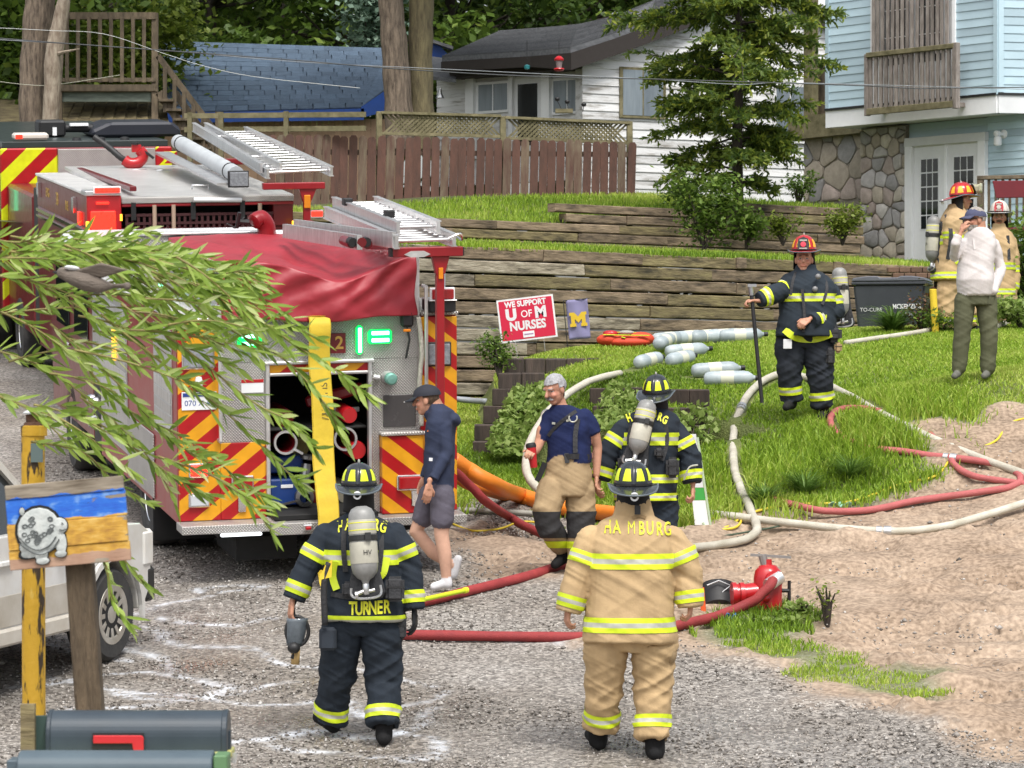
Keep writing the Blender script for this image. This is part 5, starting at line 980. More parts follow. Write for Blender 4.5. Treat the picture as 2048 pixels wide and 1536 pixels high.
b=MB(); b.prism([(-1.0,2.0),(-1.2,2.2),(-1.2,2.40),(-1.08,2.53),(1.08,2.53),(1.2,2.40),(1.2,2.2),(1.0,2.0)],5.4,8.4,axis='y'); E.mb('cab_roof',b,M_white2,bev=.03)
b=MB(); b.prism([(5.3,.55),(8.5,.55),(8.55,1.5),(8.3,2.36),(5.3,2.36)],-1.24,1.24,axis='x'); E.mb('cab',b,M_frdk,bev=.03)
for v in(5.5,6.9): 
    E.box('cab_window',(-1.255,v+.1,1.55),(-1.245,v+1.1,2.25),M_glass); E.box('cab_door_handle',(-1.27,v+.1,1.35),(-1.25,v+.25,1.4),M_chrome)
E.box('pump_panel',(-1.24,4.62,.55),(1.24,5.28,2.35),M_black); E.box('pump_gauge_plate',(-1.26,4.7,1.2),(-1.241,5.2,2.1),M_alu)
for v,w_ in((4.85,1.0),(5.1,1.0),(4.95,.8)): b=MB(); b.lathe([(.07,0),(.07,.05),(.05,.10),(0,.1)],14,Matrix.Translation((-1.25,v,w_))@Matrix.Rotation(R(-90),4,'Y')); E.mb('discharge_port',b,M_chrome,smooth=40)
for v0,v1 in((.25,1.2),(2.8,4.5)): 
    d=E.box('roll_up_door',(-HW-.012,v0,.75 if v0>2 else 1.2),(-HW,v1,2.2),M_alu,.003); 
    for k in range(9): E.box('door_slat',(-HW-.018,v0+.03,1.25+k*.10),(-HW-.0125,v1-.03,1.335+k*.10),M_alu,.002,d)
E.box('fender_plate',(-HW-.02,1.25,.55),(-HW-.001,2.75,1.15),M_tread)
b=MB(); b.box((-HW-.04,3.4,1.6),(-HW-.02,3.55,1.9)); E.mb('side_lamp_red',b,M_amblit); b=MB(); b.box((-HW-.04,6.2,2.3),(-HW,6.4,2.4)); E.mb('side_marker',b,M_redlit)
E.box('green_side_lamp',(-1.10,1.9,2.40),(-1.06,1.94,2.60),M_green)
for sd_ in(-1,1): E.wheel(sd_*1.08,2.0,.50,.30,sd_); E.wheel(sd_*.74,2.0,.50,.28,sd_); E.wheel(sd_*1.08,7.0,.50,.32,sd_)
b=MB(); b.box((-.9,.1,.35),(.9,8.2,.52)); b.box((-.75,.05,.15),(-.2,1.0,.36)); b.box((.3,.3,.2),(.8,1.1,.36)); b.box((-.5,1.9,.3),(.5,2.1,.55)); E.mb('chassis',b,M_und); 
for u in(-.98,.98): E.box('mud_flap',(u-.3,1.35,.14),(u+.3,1.37,.55),M_und)
# ladder rack on the right
LR=empty('ladder_rack'); LR.parent=E.e
E.box('rack_beam',(.60,-.36,2.86),(1.24,-.27,2.945),M_fred,.006,LR); E.box('beam_end_cap',(1.235,-.355,2.865),(1.25,-.275,2.94),M_black,.002,LR); E.box('beam_end_cap',(.575,-.355,2.865),(.605,-.275,2.94),M_black,.002,LR)
b=MB(); b.prism([(.965,2.86),(1.125,2.86),(1.08,2.70),(1.00,2.70)],-.33,-.26,axis='y'); b.box((1.005,-.33,1.25),(1.075,-.26,2.70)); E.mb('rack_arm',b,M_fred,LR,bev=.005); E.box('arm_marker',(1.02,-.345,2.66),(1.06,-.331,2.76),M_amblens,.003,LR); E.box('arm_slide',(1.005,-.26,1.25),(1.075,.03,1.32),M_fred,.005,LR)
b=MB(); b.prism([(.70,2.885),(.76,2.915),(.88,2.915),(.94,2.885),(.88,2.86),(.76,2.86)],-.368,-.361,axis='y'); E.mb('maker_badge',b,M_alu,LR)
E.box('rack_beam',(.62,2.6,2.86),(1.3,2.7,2.94),M_fred,.006,LR)
ladder(E,(.62,-.42,3.0),(1.16,-.35,3.0),(.78,3.2,3.03),(1.36,3.2,3.03),15); ladder(E,(.70,-.15,3.10),(1.08,-.1,3.10),(.84,3.1,3.13),(1.26,3.1,3.13),13)
b=MB(); b.bar((.60,-.40,3.02),(.22,2.0,2.98),.035,.14); E.mb('folding_ladder_beam',b,M_alu); b=MB(); b.bar((.36,-.1,2.98),(.10,1.9,2.95),.05,.13); E.mb('folding_ladder_beam',b,M_alu)
b=MB()
for k,(u,v,w_) in enumerate(((.28,.2,2.98),(.36,.15,2.99),(.42,.18,2.97))): b.tube([(u,v,w_),(u+.02,v-.25,w_-.01)],.045,10); 
E.mb('stowed_nozzle',b,M_frdk,smooth=50); b=MB(); 
for k in range(3): b.tube([(.29+.065*k,-.02,2.985),(.30+.065*k,-.09,2.98)],.042,10)
E.mb('nozzle_tip',b,M_black,smooth=50); b=MB(); b.tube(smooth_path([(1.1,-.38,3.02),(1.2,-.4,3.06),(1.24,-.3,3.0),(1.2,-.1,3.05)],5),.012,6); E.mb('ladder_hook',b,M_chrome)
for u,v in((.78,.5),(.8,2.3)): E.box('ladder_clamp',(u-.04,v,3.15),(u+.05,v+.1,3.22),M_black)
# yellow supply hose hanging from the hose bed
YH_=empty('yellow_supply_hose',label='flat yellow supply hose hanging down the back of the nearest fire engine',cat='hose',mtx=E.M.copy())
path=[(-.02,-.12,2.34),(-.02,-.16,2.25),(-.02,-.17,1.9),(-.02,-.24,1.4),(-.025,-.36,.95),(-.03,-.50,.6),(-.05,-.60,.25),(-.06,-.68,.06),(-.07,-.8,.02)]
pp_=smooth_path(path,8); b=MB(); vs=[]
for i,p in enumerate(pp_):
    wd=.098*(1+.02*math.sin(i*.9)); k=.009*math.sin(i*.6)+.006*math.sin(i*1.7); p=p+Vector((.006*math.sin(i*.35),.012*math.sin(i*.5),0))
    for x,y in((-wd,0),(-wd*.9,-.014),(0,-.018+k),(wd*.9,-.014),(wd,0),(wd*.9,.012),(0,.014+k),(-wd*.9,.012)): vs.append((p.x+x,p.y+y,p.z))
n=len(pp_); b.add(vs,[(i*8+k,i*8+(k+1)%8,(i+1)*8+(k+1)%8,(i+1)*8+k) for i in range(n-1) for k in range(8)]+[tuple(range(8)),tuple((n-1)*8+k for k in range(8))]); b.build('flat_hose',M_yhose,YH_,smooth=40)
def hose_text(s,size,t,du):
    i=int(t*(n-1)); p=pp_[i]; d=(pp_[min(i+4,n-1)]-pp_[max(i-4,0)]).normalized(); y=d.cross(Vector((1,0,0))).normalized(); 
    if y.y>0: y=-y
    Mx=Matrix((( d.x,1,y.x,p.x+du+y.x*.02),(d.y,0,y.y,p.y+y.y*.024),(d.z,0,y.z,p.z+y.z*.02),(0,0,0,1))); text_mesh('hose_lettering',s,size,M_ink,YH_,Mx,.0008,sx=1.1)
hose_text('SUPPLY/',.085,.335,.02)
# ===== engine behind it =====
E2=Veh('fire_engine',plane_frame(388,38.7,A15),'middle dark red fire engine with gold ENGINE 38 lettering and ladders on its rack','fire engine'); E=E2
E.box('body',(-1.25,.05,.55),(1.25,4.6,2.40),M_frdk,.01); E.box('side_panel',(-1.25,.02,2.40),(-.84,4.6,2.80),M_frdk,.01); E.box('side_panel',(1.0,.02,2.4),(1.25,4.6,2.72),M_frdk,.01); E.box('side_top',(-1.27,.0,2.80),(-.84,4.65,2.835),M_tread_sky)
b=MB(); b.prism([(.02,2.72),(4.9,2.86),(4.9,2.90),(.02,2.78)],-.84,1.25,axis='x'); E.mb('hose_bed_cover',b,M_tread_sky); E.box('cover_seam',(-.72,.1,2.84),(-.64,4.6,2.90),M_frdk)
E.box('cover_lip',(-.84,-.03,2.70),(1.25,.03,2.775),M_tread); E.box('red_lip',(-.84,-.02,2.66),(1.25,.02,2.70),M_fred)
for u,v in((.1,.5),(-.05,4.2),(.25,4.0)): E.tube('cover_handle',[(u,v,2.83),(u,v,2.88),(u+.2,v,2.88),(u+.2,v,2.83)],.010,M_chrome,6)
E.box('hose_bed_back',(-.82,.6,2.1),(1.0,.62,2.66),M_und); E.box('hose_bed_floor',(-.82,.02,2.28),(1.0,.6,2.32),M_und)
net=MB()
for k in range(26): u=-.78+k*.07; net.box((u-.016,-.01,2.34),(u+.016,-.004,2.56+.02*math.sin(k*.5)))
for w_ in(2.36,2.46,2.56): net.box((-.8,-.015,w_-.016),(1.0,-.011,w_+.016))
tag(E.mb('cargo_net',net,mat('net_webbing',(.05,.012,.014),.9)),kind='stuff')
for u in(-.45,-.22,.83): E.tube('hose_handle',[(u,-.03,2.32),(u,-.03,2.68)],.025,mat('tan_strap',(.42,.30,.22),.8))
for u in(-.7,.02,.62): E.box('net_strap',(u-.03,-.03,2.5),(u+.03,-.02,2.72),M_black,.003)
E.tube('rolled_bar',[(.02,-.06,2.735),(.60,-.06,2.725)],.03,M_white2)
c=E.box('corner_lamp_column',(-1.26,-.05,2.28),(-.85,.02,2.80),M_redp,.01); E.box('lit_lens',(-1.22,-.07,2.30),(-.92,-.051,2.62),M_redlit,.01,c); E.box('lens_band',(-1.15,-.075,2.70),(-1.0,-.052,2.73),M_redlit,.003,c); E.box('amber_edge',(-1.275,-.06,2.1),(-1.235,-.03,2.50),M_amblit,.003,c); E.box('amber_edge',(-.87,-.06,2.5),(-.84,-.03,2.58),M_amblit,.003,c)
E.box('corner_top',(-1.28,-.06,2.80),(-.86,.3,2.86),M_alu); E.lamp('top_beacon',-1.02,2.87,.30,.06,M_redlit,-.05,M_white)
for v in(1.0,4.3): o=E.box('side_scene_lamp',(-1.29,v-.1,2.56),(-1.252,v+.1,2.72),M_lens,.006); E.box('lamp_frame',(-1.30,v-.14,2.54),(-1.251,v-.11,2.74),M_chrome,.003,o)
E.box('side_marker',(-1.285,.45,2.42),(-1.252,.62,2.58),M_redlit); b=MB(); b.bar((-1.262,.1,2.36),(-1.262,4.6,2.36),.02,.04); b.bar((-1.262,.1,2.28),(-1.262,4.6,2.28),.02,.03); E.mb('chrome_rub_rail',b,M_chrome)
for s,v,w_,sz in(('ENG',3.55,2.63,.17),('38',2.65,2.60,.24),('INE',1.75,2.57,.17)): text_mesh('gold_lettering',s,sz,M_gold,E.e,Matrix(((0,0,-1,-1.253),(-1,0,0,v),(0,1,0,w_),(0,0,0,1))),.002,sx=1.0)
b=MB(); b.prism([(5.4,.55),(8.3,.55),(8.4,1.5),(8.2,2.5),(5.4,2.5)],-1.22,1.22,axis='x'); E.mb('cab',b,M_frdk,bev=.04); E.box('pump_house',(-1.2,4.62,.6),(1.2,5.38,2.6),M_black)
for sd_ in(-1,1): E.wheel(sd_*1.08,2.0,.50,.30,sd_); E.wheel(sd_*1.08,6.9,.50,.32,sd_)
E.box('chassis',(-.9,.1,.3),(.9,8.2,.54),M_und,.01); E.box('tailboard',(-1.25,-.3,.5),(1.25,.04,.56),M_tread)
for nm,a,c_ in(('rack_beam',(.84,-.20,2.85),(1.60,-.10,2.93)),('rack_beam',(.9,3.8,2.95),(1.7,3.9,3.03))): E.box(nm,a,c_,M_fred)
b=MB(); b.prism([(1.28,2.86),(1.50,2.86),(1.42,2.68),(1.34,2.68)],-.18,-.12,axis='y'); b.box((1.34,-.18,2.0),(1.42,-.12,2.68)); E.mb('rack_arm',b,M_fred); E.box('arm_marker',(1.34,-.2,2.62),(1.42,-.185,2.78),M_amblens); E.lamp('rack_beacon',1.5,2.55,.14,.07,M_redlit,-.15); E.box('yellow_block',(1.2,-.2,2.42),(1.3,-.12,2.47),M_amblit)
ladder(E,(.90,-.2,3.04),(1.68,-.2,3.06),(1.0,4.6,3.36),(1.56,4.6,3.36),17); ladder(E,(.86,.0,3.10),(1.1,.0,3.10),(.86,4.6,3.42),(1.02,4.6,3.42),2)
b=MB(); b.tube([(.55,.0,3.03),(.58,4.2,3.24)],.10,20); o=E.mb('suction_hose_tube',b,mat('pale_grey_tube',(.55,.58,.60),.5,col2=(.45,.48,.5),scale=4),smooth=40)
for v in(.35,3.9): b=MB(); b.tube([(.55+.007*v,v,3.03+.05*v),(.55+.007*v,v+.03,3.032+.05*v)],.108,16); E.mb('strap',b,M_black,o)
b=MB(); b.bar((.40,-.1,2.92),(.36,4.2,3.1),.2,.03); E.mb('tube_tray',b,M_alu); E.lamp('ladder_scene_lamp',.55,2.98,.22,.17,M_lens,-.10,M_black,.1)
E.box('small_chevron',(.44,4.55,2.94),(.62,4.57,3.1),M_chY)
# deck gun with ribbed pipe
b=MB(); b.tube(smooth_path([(-.47,4.7,3.30),(-.30,4.6,3.17),(-.16,4.5,3.04),(-.08,4.5,2.99)],6),[.04,.045]*9+[.05],12); o=E.mb('deck_gun_barrel',b,M_black,smooth=50); b=MB(); b.tube(smooth_path([(-.10,4.5,3.0),(-.02,4.48,2.95),(.10,4.48,2.97),(.15,4.48,3.06),(.10,4.48,3.13)],6),.075,14); b.box((.0,4.45,3.1),(.12,4.52,3.2)); E.mb('deck_gun_elbow',b,M_redp,smooth=50); b=MB(); b.bar((.14,4.45,3.13),(.28,4.4,3.02),.05,.03); b.lathe([(.05,0),(.05,.03)],10,Matrix.Translation((.04,4.47,3.2))); E.mb('gun_lever',b,M_black)
# ===== farthest engine =====
E3=Veh('fire_engine',plane_frame(180,46.5,A15),'farthest fire engine with lime and red chevrons and black roof gear','fire engine'); E=E3
E.box('body',(-1.25,.05,.6),(1.25,8,3.0),M_frdk,.02); E.box('chevron_panel',(-1.24,-.01,.7),(-.42,.045,3.0),M_chY,.02); E.box('chevron_panel',(1.0,-.01,.7),(1.24,.045,3.0),M_chY,.02); E.box('rear_plate',(-.415,-.005,.7),(.995,.045,2.98),M_tread)
E.box('roof_deck',(-1.2,.1,3.0),(1.2,7.8,3.09),mat('black_roof',(.03,.04,.04),.35)); 
o=E.box('light_bar',(-1.02,.15,3.11),(-.52,.45,3.21),mat('frosted_light_bar',(.62,.58,.52),.3),.03); E.box('lit_end',(-1.0,.13,3.13),(-.9,.149,3.19),M_redlit,.005,o)
E.box('roof_case',(-.5,1.4,3.1),(-.10,1.9,3.34),M_black,.03); b=MB(); b.prism([(.25,3.1),(1.55,3.1),(1.55,3.22),(1.42,3.32),(.50,3.32),(.22,3.2)],1.0,2.2,axis='y'); E.mb('roof_pod',b,mat('navy_black_cover',(.018,.02,.03),.45),bev=.04)
b=MB(); b.tube([(-.15,1.5,3.22),(.3,1.4,3.22)],.06,12); E.mb('monitor_barrel',b,M_black,smooth=50); b=MB(); b.box((-.05,1.3,3.26),(.22,1.42,3.3)); b.box((-.3,1.38,3.12),(-.24,1.42,3.24)); E.mb('white_label',b,M_white)
for k in range(3): b=MB(); b.lathe([(.07,0),(.06,.04),(0,.05)],10,Matrix.Translation((-.1+k*.35,.3,3.09))); E.mb('roof_knob',b,M_black,smooth=40)
b=MB(); b.box((-1.31,.1,2.1),(-1.255,.2,2.6)); E.mb('side_led',b,mat('green_blue_led',(.1,.8,.5),.3,emit=((.1,1,.4),2)))
for sd_ in(-1,1): E.wheel(sd_*1.05,2.0,.5,.3,sd_); E.wheel(sd_*1.05,6.5,.5,.3,sd_)
E.box('chassis',(-.9,.1,.3),(.9,7.8,.58),M_und)
# ---------------- people ----------------
from mathutils.bvhtree import BVHTree
M_cloth=mat('clothing',(1,1,1),.85,col2=(.72,.71,.70),scale=4.5,bump=.12,bscale=90,attr='col',spec=.25)
M_skin=mat('skin',(1,1,1),.5,col2=(.90,.86,.84),scale=30,attr='col',spec=.35)
M_lime=mat('lime_reflective_trim',(.62,.75,.02),.5,col2=(.54,.66,.015),scale=9); M_silv=mat('silver_reflective_trim',(.46,.46,.40),.4,col2=(.38,.38,.33),scale=12); M_ltr=mat('yellow_lettering',(.72,.72,.03),.6)
M_hblk=mat('black_helmet_shell',(.018,.022,.026),.28,coat=.4); M_hred=mat('red_helmet_shell',(.42,.008,.01),.3,coat=.4); M_hwht=mat('white_helmet_shell',(.62,.58,.52),.4); M_tettY=mat('lime_helmet_patch',(.66,.78,.02),.45); M_tettO=mat('amber_helmet_patch',(.80,.42,.02),.45); M_pack=mat('black_nylon_pack',(.02,.021,.024),.75,col2=(.035,.035,.038),scale=12,bump=.4); M_tank=mat('grey_composite_tank',(.28,.28,.27),.4,col2=(.17,.17,.165),scale=5,bump=.12,bscale=30); M_tankw=mat('cream_tank_label',(.50,.48,.40),.5,col2=(.40,.385,.32),scale=8)
NAVY=(.022,.030,.042); TAN=(.53,.375,.205); TAND=(.36,.255,.14); SKIN=(.52,.27,.18); BOOT=(.012,.012,.013); BLK=(.012,.013,.016)
def remesh(mb,vox,smooth=3):
    me=mb.mesh('tmp',fix=True); o=bpy.data.objects.new('tmp',me); TS.collection.objects.link(o)
    m=o.modifiers.new('r','REMESH'); m.mode='VOXEL'; m.voxel_size=vox
    if smooth: s=o.modifiers.new('s','SMOOTH'); s.factor=.5; s.iterations=smooth
    dg=scratch_dg(); ev=o.evaluated_get(dg); r=bpy.data.meshes.new_from_object(ev); bpy.data.objects.remove(o); bpy.data.meshes.remove(me)
    v=np.empty(len(r.vertices)*3,np.float32); r.vertices.foreach_get('co',v); n=np.empty(len(r.vertices)*3,np.float32); r.vertices.foreach_get('normal',n)
    f=np.array([p.vertices[:] for p in r.polygons if len(p.vertices)==4],np.int32); bpy.data.meshes.remove(r); return v.reshape(-1,3).astype(float),n.reshape(-1,3).astype(float),f
def n3(p,s,seed=0): return (vnoise(p[:,0]+p[:,2]*.37,p[:,1]-p[:,2]*.61,s,seed)+vnoise(p[:,0]*.8+p[:,1]*.5,p[:,2],s,seed+7)+vnoise(p[:,1]+p[:,0]*.3,p[:,2]*.9+p[:,0]*.2,s,seed+13))/3
class Body:
    def __init__(s): s.mb=MB(); s.el=[]
    def limb(s,pts,rad,cls,n=14,flat=1.0,end=True):
        pts=[Vector(p) for p in pts]; s.mb.tube(pts,list(rad),n,flat=flat)
        for p,r in(((pts[0],rad[0]),(pts[-1],rad[-1])) if end else ((pts[0],rad[0]),)): s.mb.ball(p,r*.995,12,8)
        ids=[]
        for i in range(len(pts)-1): s.el.append(('c',np.array(pts[i]),np.array(pts[i+1]),rad[i],rad[i+1],(not end) and i==len(pts)-2,cls)); ids.append(len(s.el)-1)
        return ids
    def ball(s,c,r,cls,M=None):
        s.mb.ball((0,0,0) if M is not None else c,r,14,10,M=Matrix.Translation(c)@M if M is not None else None); rr_=r if isinstance(r,(tuple,list)) else (r,)*3; s.el.append(('c',np.array(c),np.array(c)+1e-6,min(rr_),min(rr_),False,cls)); return [len(s.el)-1]
    def loft(s,rings,yaw,cls,n=28,p=2.4):
        """rings (cx,cy,z,halfwidth,halfdepth) bottom to top; superellipse sections"""
        vs=[];fs=[];cy,sy=math.cos(yaw),math.sin(yaw)
        for cx,cyy,z,a,b in rings:
            for k in range(n):
                t=2*math.pi*k/n; c,q=math.cos(t),math.sin(t); x=math.copysign(abs(c)**(2/p),c)*a; y=math.copysign(abs(q)**(2/p),q)*b; vs.append((cx+x*cy-y*sy,cyy+x*sy+y*cy,z))
        m=len(rings); fs=[(i*n+k,i*n+(k+1)%n,(i+1)*n+(k+1)%n,(i+1)*n+k) for i in range(m-1) for k in range(n)]+[tuple(range(n))[::-1],tuple((m-1)*n+k for k in range(n))]
        s.mb.add(vs,fs); s.el.append(('l',np.array(rings),yaw,cls)); return [len(s.el)-1]
    def classify(s,v):
        best=np.full(len(v),1e9); idx=np.zeros(len(v),int)
        for i,e in enumerate(s.el):
            if e[0]=='c':
                a,b,r0,r1,fl=e[1:6]; d=b-a; tr=((v-a)@d)/(d@d+1e-12); t=np.clip(tr,0,1); q=np.linalg.norm(v-a-t[:,None]*d,axis=1)-(r0+(r1-r0)*t)
                if fl: q=np.where(tr>1,np.maximum(q,(tr-1)*np.linalg.norm(d)*3+.004),q)
            else:
                r=e[1]; yaw=e[2]; z=v[:,2]; cx,cy_,a,b=[np.interp(z,r[:,2],r[:,k]) for k in(0,1,3,4)]; x=v[:,0]-cx;y=v[:,1]-cy_; c,sn=math.cos(yaw),math.sin(yaw); lx=x*c+y*sn; ly=-x*sn+y*c
                q=((np.abs(lx/a)**2.4+np.abs(ly/b)**2.4)**(1/2.4)-1)*np.minimum(a,b); oz=np.maximum(r[0,2]-z,z-r[-1,2]); q=np.maximum(q,oz)
            m=q<best; best[m]=q[m]; idx[m]=i
        return idx
def to_mesh(name,v,f,col,mats):
    me=npmesh(name,v,f,mats,smooth=True); a=me.attributes.new('col','FLOAT_COLOR','POINT'); a.data.foreach_set('color',np.c_[col,np.ones(len(col))].astype(np.float32).ravel()); return me
def shell(name,v,n,f,fmask,planes,off,mats,parent,split=None,offc=None):
    """a thin shell lifted off the body between cutting planes; split (axis point, dir, t values) picks the slot"""
    ff=f[fmask]
    if len(ff)==0: return None
    used=np.unique(ff); mp=-np.ones(len(v),int); mp[used]=np.arange(len(used)); b=bmesh.new()
    bv=[b.verts.new(Vector(v[i]+n[i]*off)) for i in used]
    for q in mp[ff]:
        try: b.faces.new([bv[k] for k in q])
        except ValueError: pass
    for co,no,clear in planes: bmesh.ops.bisect_plane(b,geom=b.verts[:]+b.edges[:]+b.faces[:],plane_co=co,plane_no=no,clear_outer=clear,clear_inner=False)
    me=bpy.data.meshes.new(name)
    if split:
        o,d,ts=split
        for fc in b.faces: fc.material_index=1 if ts[0]<(fc.calc_center_median()-o).dot(d)<ts[1] else 0
    # give the shell an edge thickness
    for fc in b.faces: fc.smooth=True
    r=bmesh.ops.extrude_face_region(b,geom=list(b.faces)) if False else None
    b.to_mesh(me); b.free()
    for m in (mats if isinstance(mats,(list,tuple)) else [mats]): me.materials.append(m)
    o=link(name,me,parent); return o
class Person:
    def __init__(s,label,pxc,pyf,Y,group=None,gnd=True):
        s.pxc=pxc;s.pyf=pyf;s.Y=Y; b=P(pxc,pyf,Y); s.base=b; s.e=empty('person',b,label,'person',group); s.B=Body(); s.bands=[]; s.extra=[]; s.pal={}
    def p(s,px,py,dy=0): Y=s.Y+dy; return P(px,py,Y)-s.base
    def band(s,pa,pb,t0,t1,ids,three=True): s.bands.append((Vector(pa),Vector(pb),t0,t1,ids,three))
    def finish(s,vox=.011,wr=.010,noise_cls=()):
        v,n,f=remesh(s.B.mb,vox); idx=s.B.classify(v); cls=np.array([e[-1] for e in s.B.el])[idx]
        col=np.zeros((len(v),3)); cloth=np.zeros(len(v))
        for c,rgb in s.pal.items(): col[cls==c]=rgb; 
        for c in noise_cls: cloth[cls==c]=1
        # folds: stretched ridged noise, strongest on trousers and sleeves
        k1=v[:,2]*1.0+v[:,0]*.55;k2=v[:,2]*1.0-v[:,0]*.6; a=vnoise(k1*1.7+v[:,1]*.4,v[:,0]*.35+v[:,1]*.5,5.5,3); b=vnoise(k2*1.6-v[:,1]*.3,v[:,0]*.4-v[:,1]*.5,6.5,9); c=n3(v,3.2,5)
        cr=np.zeros(len(v))
        for q in getattr(s,'creases',[]): cr=np.maximum(cr,np.exp(-(np.linalg.norm(v-np.array(q),axis=1)/.14)**2))
        fine=(1-np.abs(2*vnoise(k1*2.6,v[:,1]*.8+v[:,0]*.3,9,21)-1)*2)
        fold=(1+1.3*cr)*(((1-np.abs(2*a-1)*2)*.6+(1-np.abs(2*b-1)*2)*.5)*(.35+1.1*c)+(c-.5)*1.2)+fine*(.22+.7*cr)
        v=v+n*(cloth*wr*fold)[:,None]
        s.v,s.n,s.f,s.idx,s.cls,s.col=v,n,f,idx,cls,col
        V=[v];Fc=[f];Cc=[col];k=len(v); sk=[np.zeros(len(f),bool)]
        for ev,ef,ec in s.extra: V.append(ev);Fc.append(ef+k);Cc.append(ec);k+=len(ev); sk.append(np.ones(len(ef),bool))
        V=np.concatenate(V);Fc=np.concatenate(Fc);Cc=np.concatenate(Cc); me=to_mesh('body',V,Fc,Cc,[M_cloth,M_skin]); sk=np.concatenate(sk).astype(np.int32)
        if len(sk)==len(me.polygons): me.polygons.foreach_set('material_index',sk)
        s.body=link('body',me,s.e)
        s.bvh=BVHTree.FromPolygons([tuple(q) for q in v],[tuple(q) for q in f.tolist()])
        fi=idx[f[:,0]]; fc=v[f].mean(1)
        # recompute normals after folding
        fn=np.cross(v[f[:,1]]-v[f[:,0]],v[f[:,3]]-v[f[:,0]]); nn=np.zeros_like(v)
        for k_ in range(4): np.add.at(nn,f[:,k_],fn)
        s.n=nn/(np.linalg.norm(nn,axis=1)[:,None]+1e-12)
        for pa,pb,t0,t1,ids,three in s.bands:
            d=(pb-pa); L=d.length; d=d.normalized(); tt=(fc-np.array(pa))@np.array(d); m=np.isin(fi,ids)&(tt>t0-.03)&(tt<t1+.03); w_=(t1-t0)
            pl=[(pa+d*t1,d,True),(pa+d*t0,-d,True)]
            sp=None
            if three: pl=[(pa+d*(t0+w_*.34),d,False),(pa+d*(t0+w_*.66),d,False)]+pl; sp=(pa,d,(t0+w_*.34,t0+w_*.66))
            shell('reflective_band',s.v,s.n,s.f,m,pl,.005,[M_lime,M_silv],s.e,sp)
    def text(s,body,pts,size,m=M_ltr,name='lettering',sx=1.0,bold=.004,rot=None):
        """letters laid on the back of the coat; pts: centre of each letter (px,py)"""
        for k,(ch,(px,py)) in enumerate(zip(body,pts)):
            if ch==' ': continue
            o=text_mesh(name,ch,size,m,s.e,Matrix(),0,bold if ch!='M' else bold-.003,sx=sx); c=s.p(px,py); me=o.data; th=rot[k] if rot else 0
            for vv in me.vertices:
                x=vv.co.x*math.cos(th)-vv.co.y*math.sin(th)+c.x; z=vv.co.x*math.sin(th)+vv.co.y*math.cos(th)+c.z
                h=s.bvh.ray_cast(Vector((x,-3,z)),Vector((0,1,0)))[0]; y=h.y if h else 0; vv.co=(x,y-.008,z)
    def head(s,c,yaw,pitch=0,size=1.0,skin=SKIN,hair=None,beard=None,roll=0,hairlen=.02):
        """head with brow, nose, jaw, ears, eyes; y forward"""
        B=Body(); S=size
        B.ball((0,-.012*S,.035*S),(.076*S,.094*S,.088*S),'h'); B.ball((0,.012*S,-.03*S),(.064*S,.076*S,.085*S),'h'); B.ball((0,.045*S,-.085*S),(.038*S,.036*S,.032*S),'h'); B.limb([(0,.082*S,.018*S),(0,.108*S,-.022*S)],[.011*S,.016*S],'n'); B.limb([(-.035*S,.075*S,.03*S),(.035*S,.075*S,.03*S)],[.016*S,.016*S],'h')
        B.limb([(-.024*S,.082*S,-.062*S),(.024*S,.082*S,-.062*S)],[.010*S,.010*S],'l')
        for q in(-1,1): B.ball((q*.077*S,-.008*S,-.005*S),(.012*S,.022*S,.034*S),'e'); B.ball((q*.036*S,.062*S,-.028*S),(.024*S,.024*S,.022*S),'h')
        v,n,f=remesh(B.mb,.0058*S,2); idx=B.classify(v); cls=np.array([e[-1] for e in B.el])[idx]; v0=v.copy()
        col=np.tile(np.array(skin),(len(v),1))*(.93+.14*n3(v,40,2))[:,None]; red=np.exp(-((np.abs(v[:,0])-.042*S)**2+(v[:,2]+.02*S)**2)/(.022*S)**2)*(v[:,1]>.03*S); col=col*(1-red[:,None]*np.array([0,.18,.16])); col[cls=='l']=np.array(skin)*np.array([.9,.72,.70])
        for q in(-1,1):
            d=np.hypot((v[:,0]-q*.032*S)/1.5,v[:,2]-.008*S); m=(v[:,1]>.05*S); col[m&(d<.0085*S)]=(.45,.42,.4); col[m&(np.hypot(v[:,0]-q*.032*S,v[:,2]-.008*S)<.0065*S)]=(.03,.025,.02)
            d=np.hypot((v[:,0]-q*.033*S)/3.2,v[:,2]-.03*S); col[m&(d<.0055*S)]=hair if hair else (.10,.07,.05)
            v[m&(np.hypot((v[:,0]-q*.032*S)/1.4,v[:,2]-.008*S)<.014*S),1]-=.005*S
        Mx=Matrix.Translation(c)@Matrix.Rotation(yaw,4,'Z')@Matrix.Rotation(pitch,4,'X')@Matrix.Rotation(roll,4,'Y'); A=np.array(Mx); s.headM=Mx
        w_=v@A[:3,:3].T+A[:3,3]; s.extra.append((w_,f,col)); nw=n@A[:3,:3].T; fcx=v0[f].mean(1)
        if hair is not None:
            hm=((fcx[:,2]>.062*S)&(fcx[:,1]>.0))|((fcx[:,1]<=.012*S)&(fcx[:,2]>-.03*S)&(np.abs(fcx[:,0])<.2))|((fcx[:,1]<=-.03*S)&(fcx[:,2]>-.075*S)); hm&=~((np.abs(fcx[:,0])>.066*S)&(fcx[:,1]>-.035*S)&(fcx[:,2]<.02*S))
            s.hairargs=('hair',w_+nw*(n3(v0*np.array([1,1,.5]),60,4)[:,None]*.012),nw,f,hm,[],hairlen*.6,mat('hair_%d'%len(bpy.data.materials),hair,.7,col2=tuple(x*.55 for x in hair),scale=40,bump=.5,stretch=(1,1,.2)))
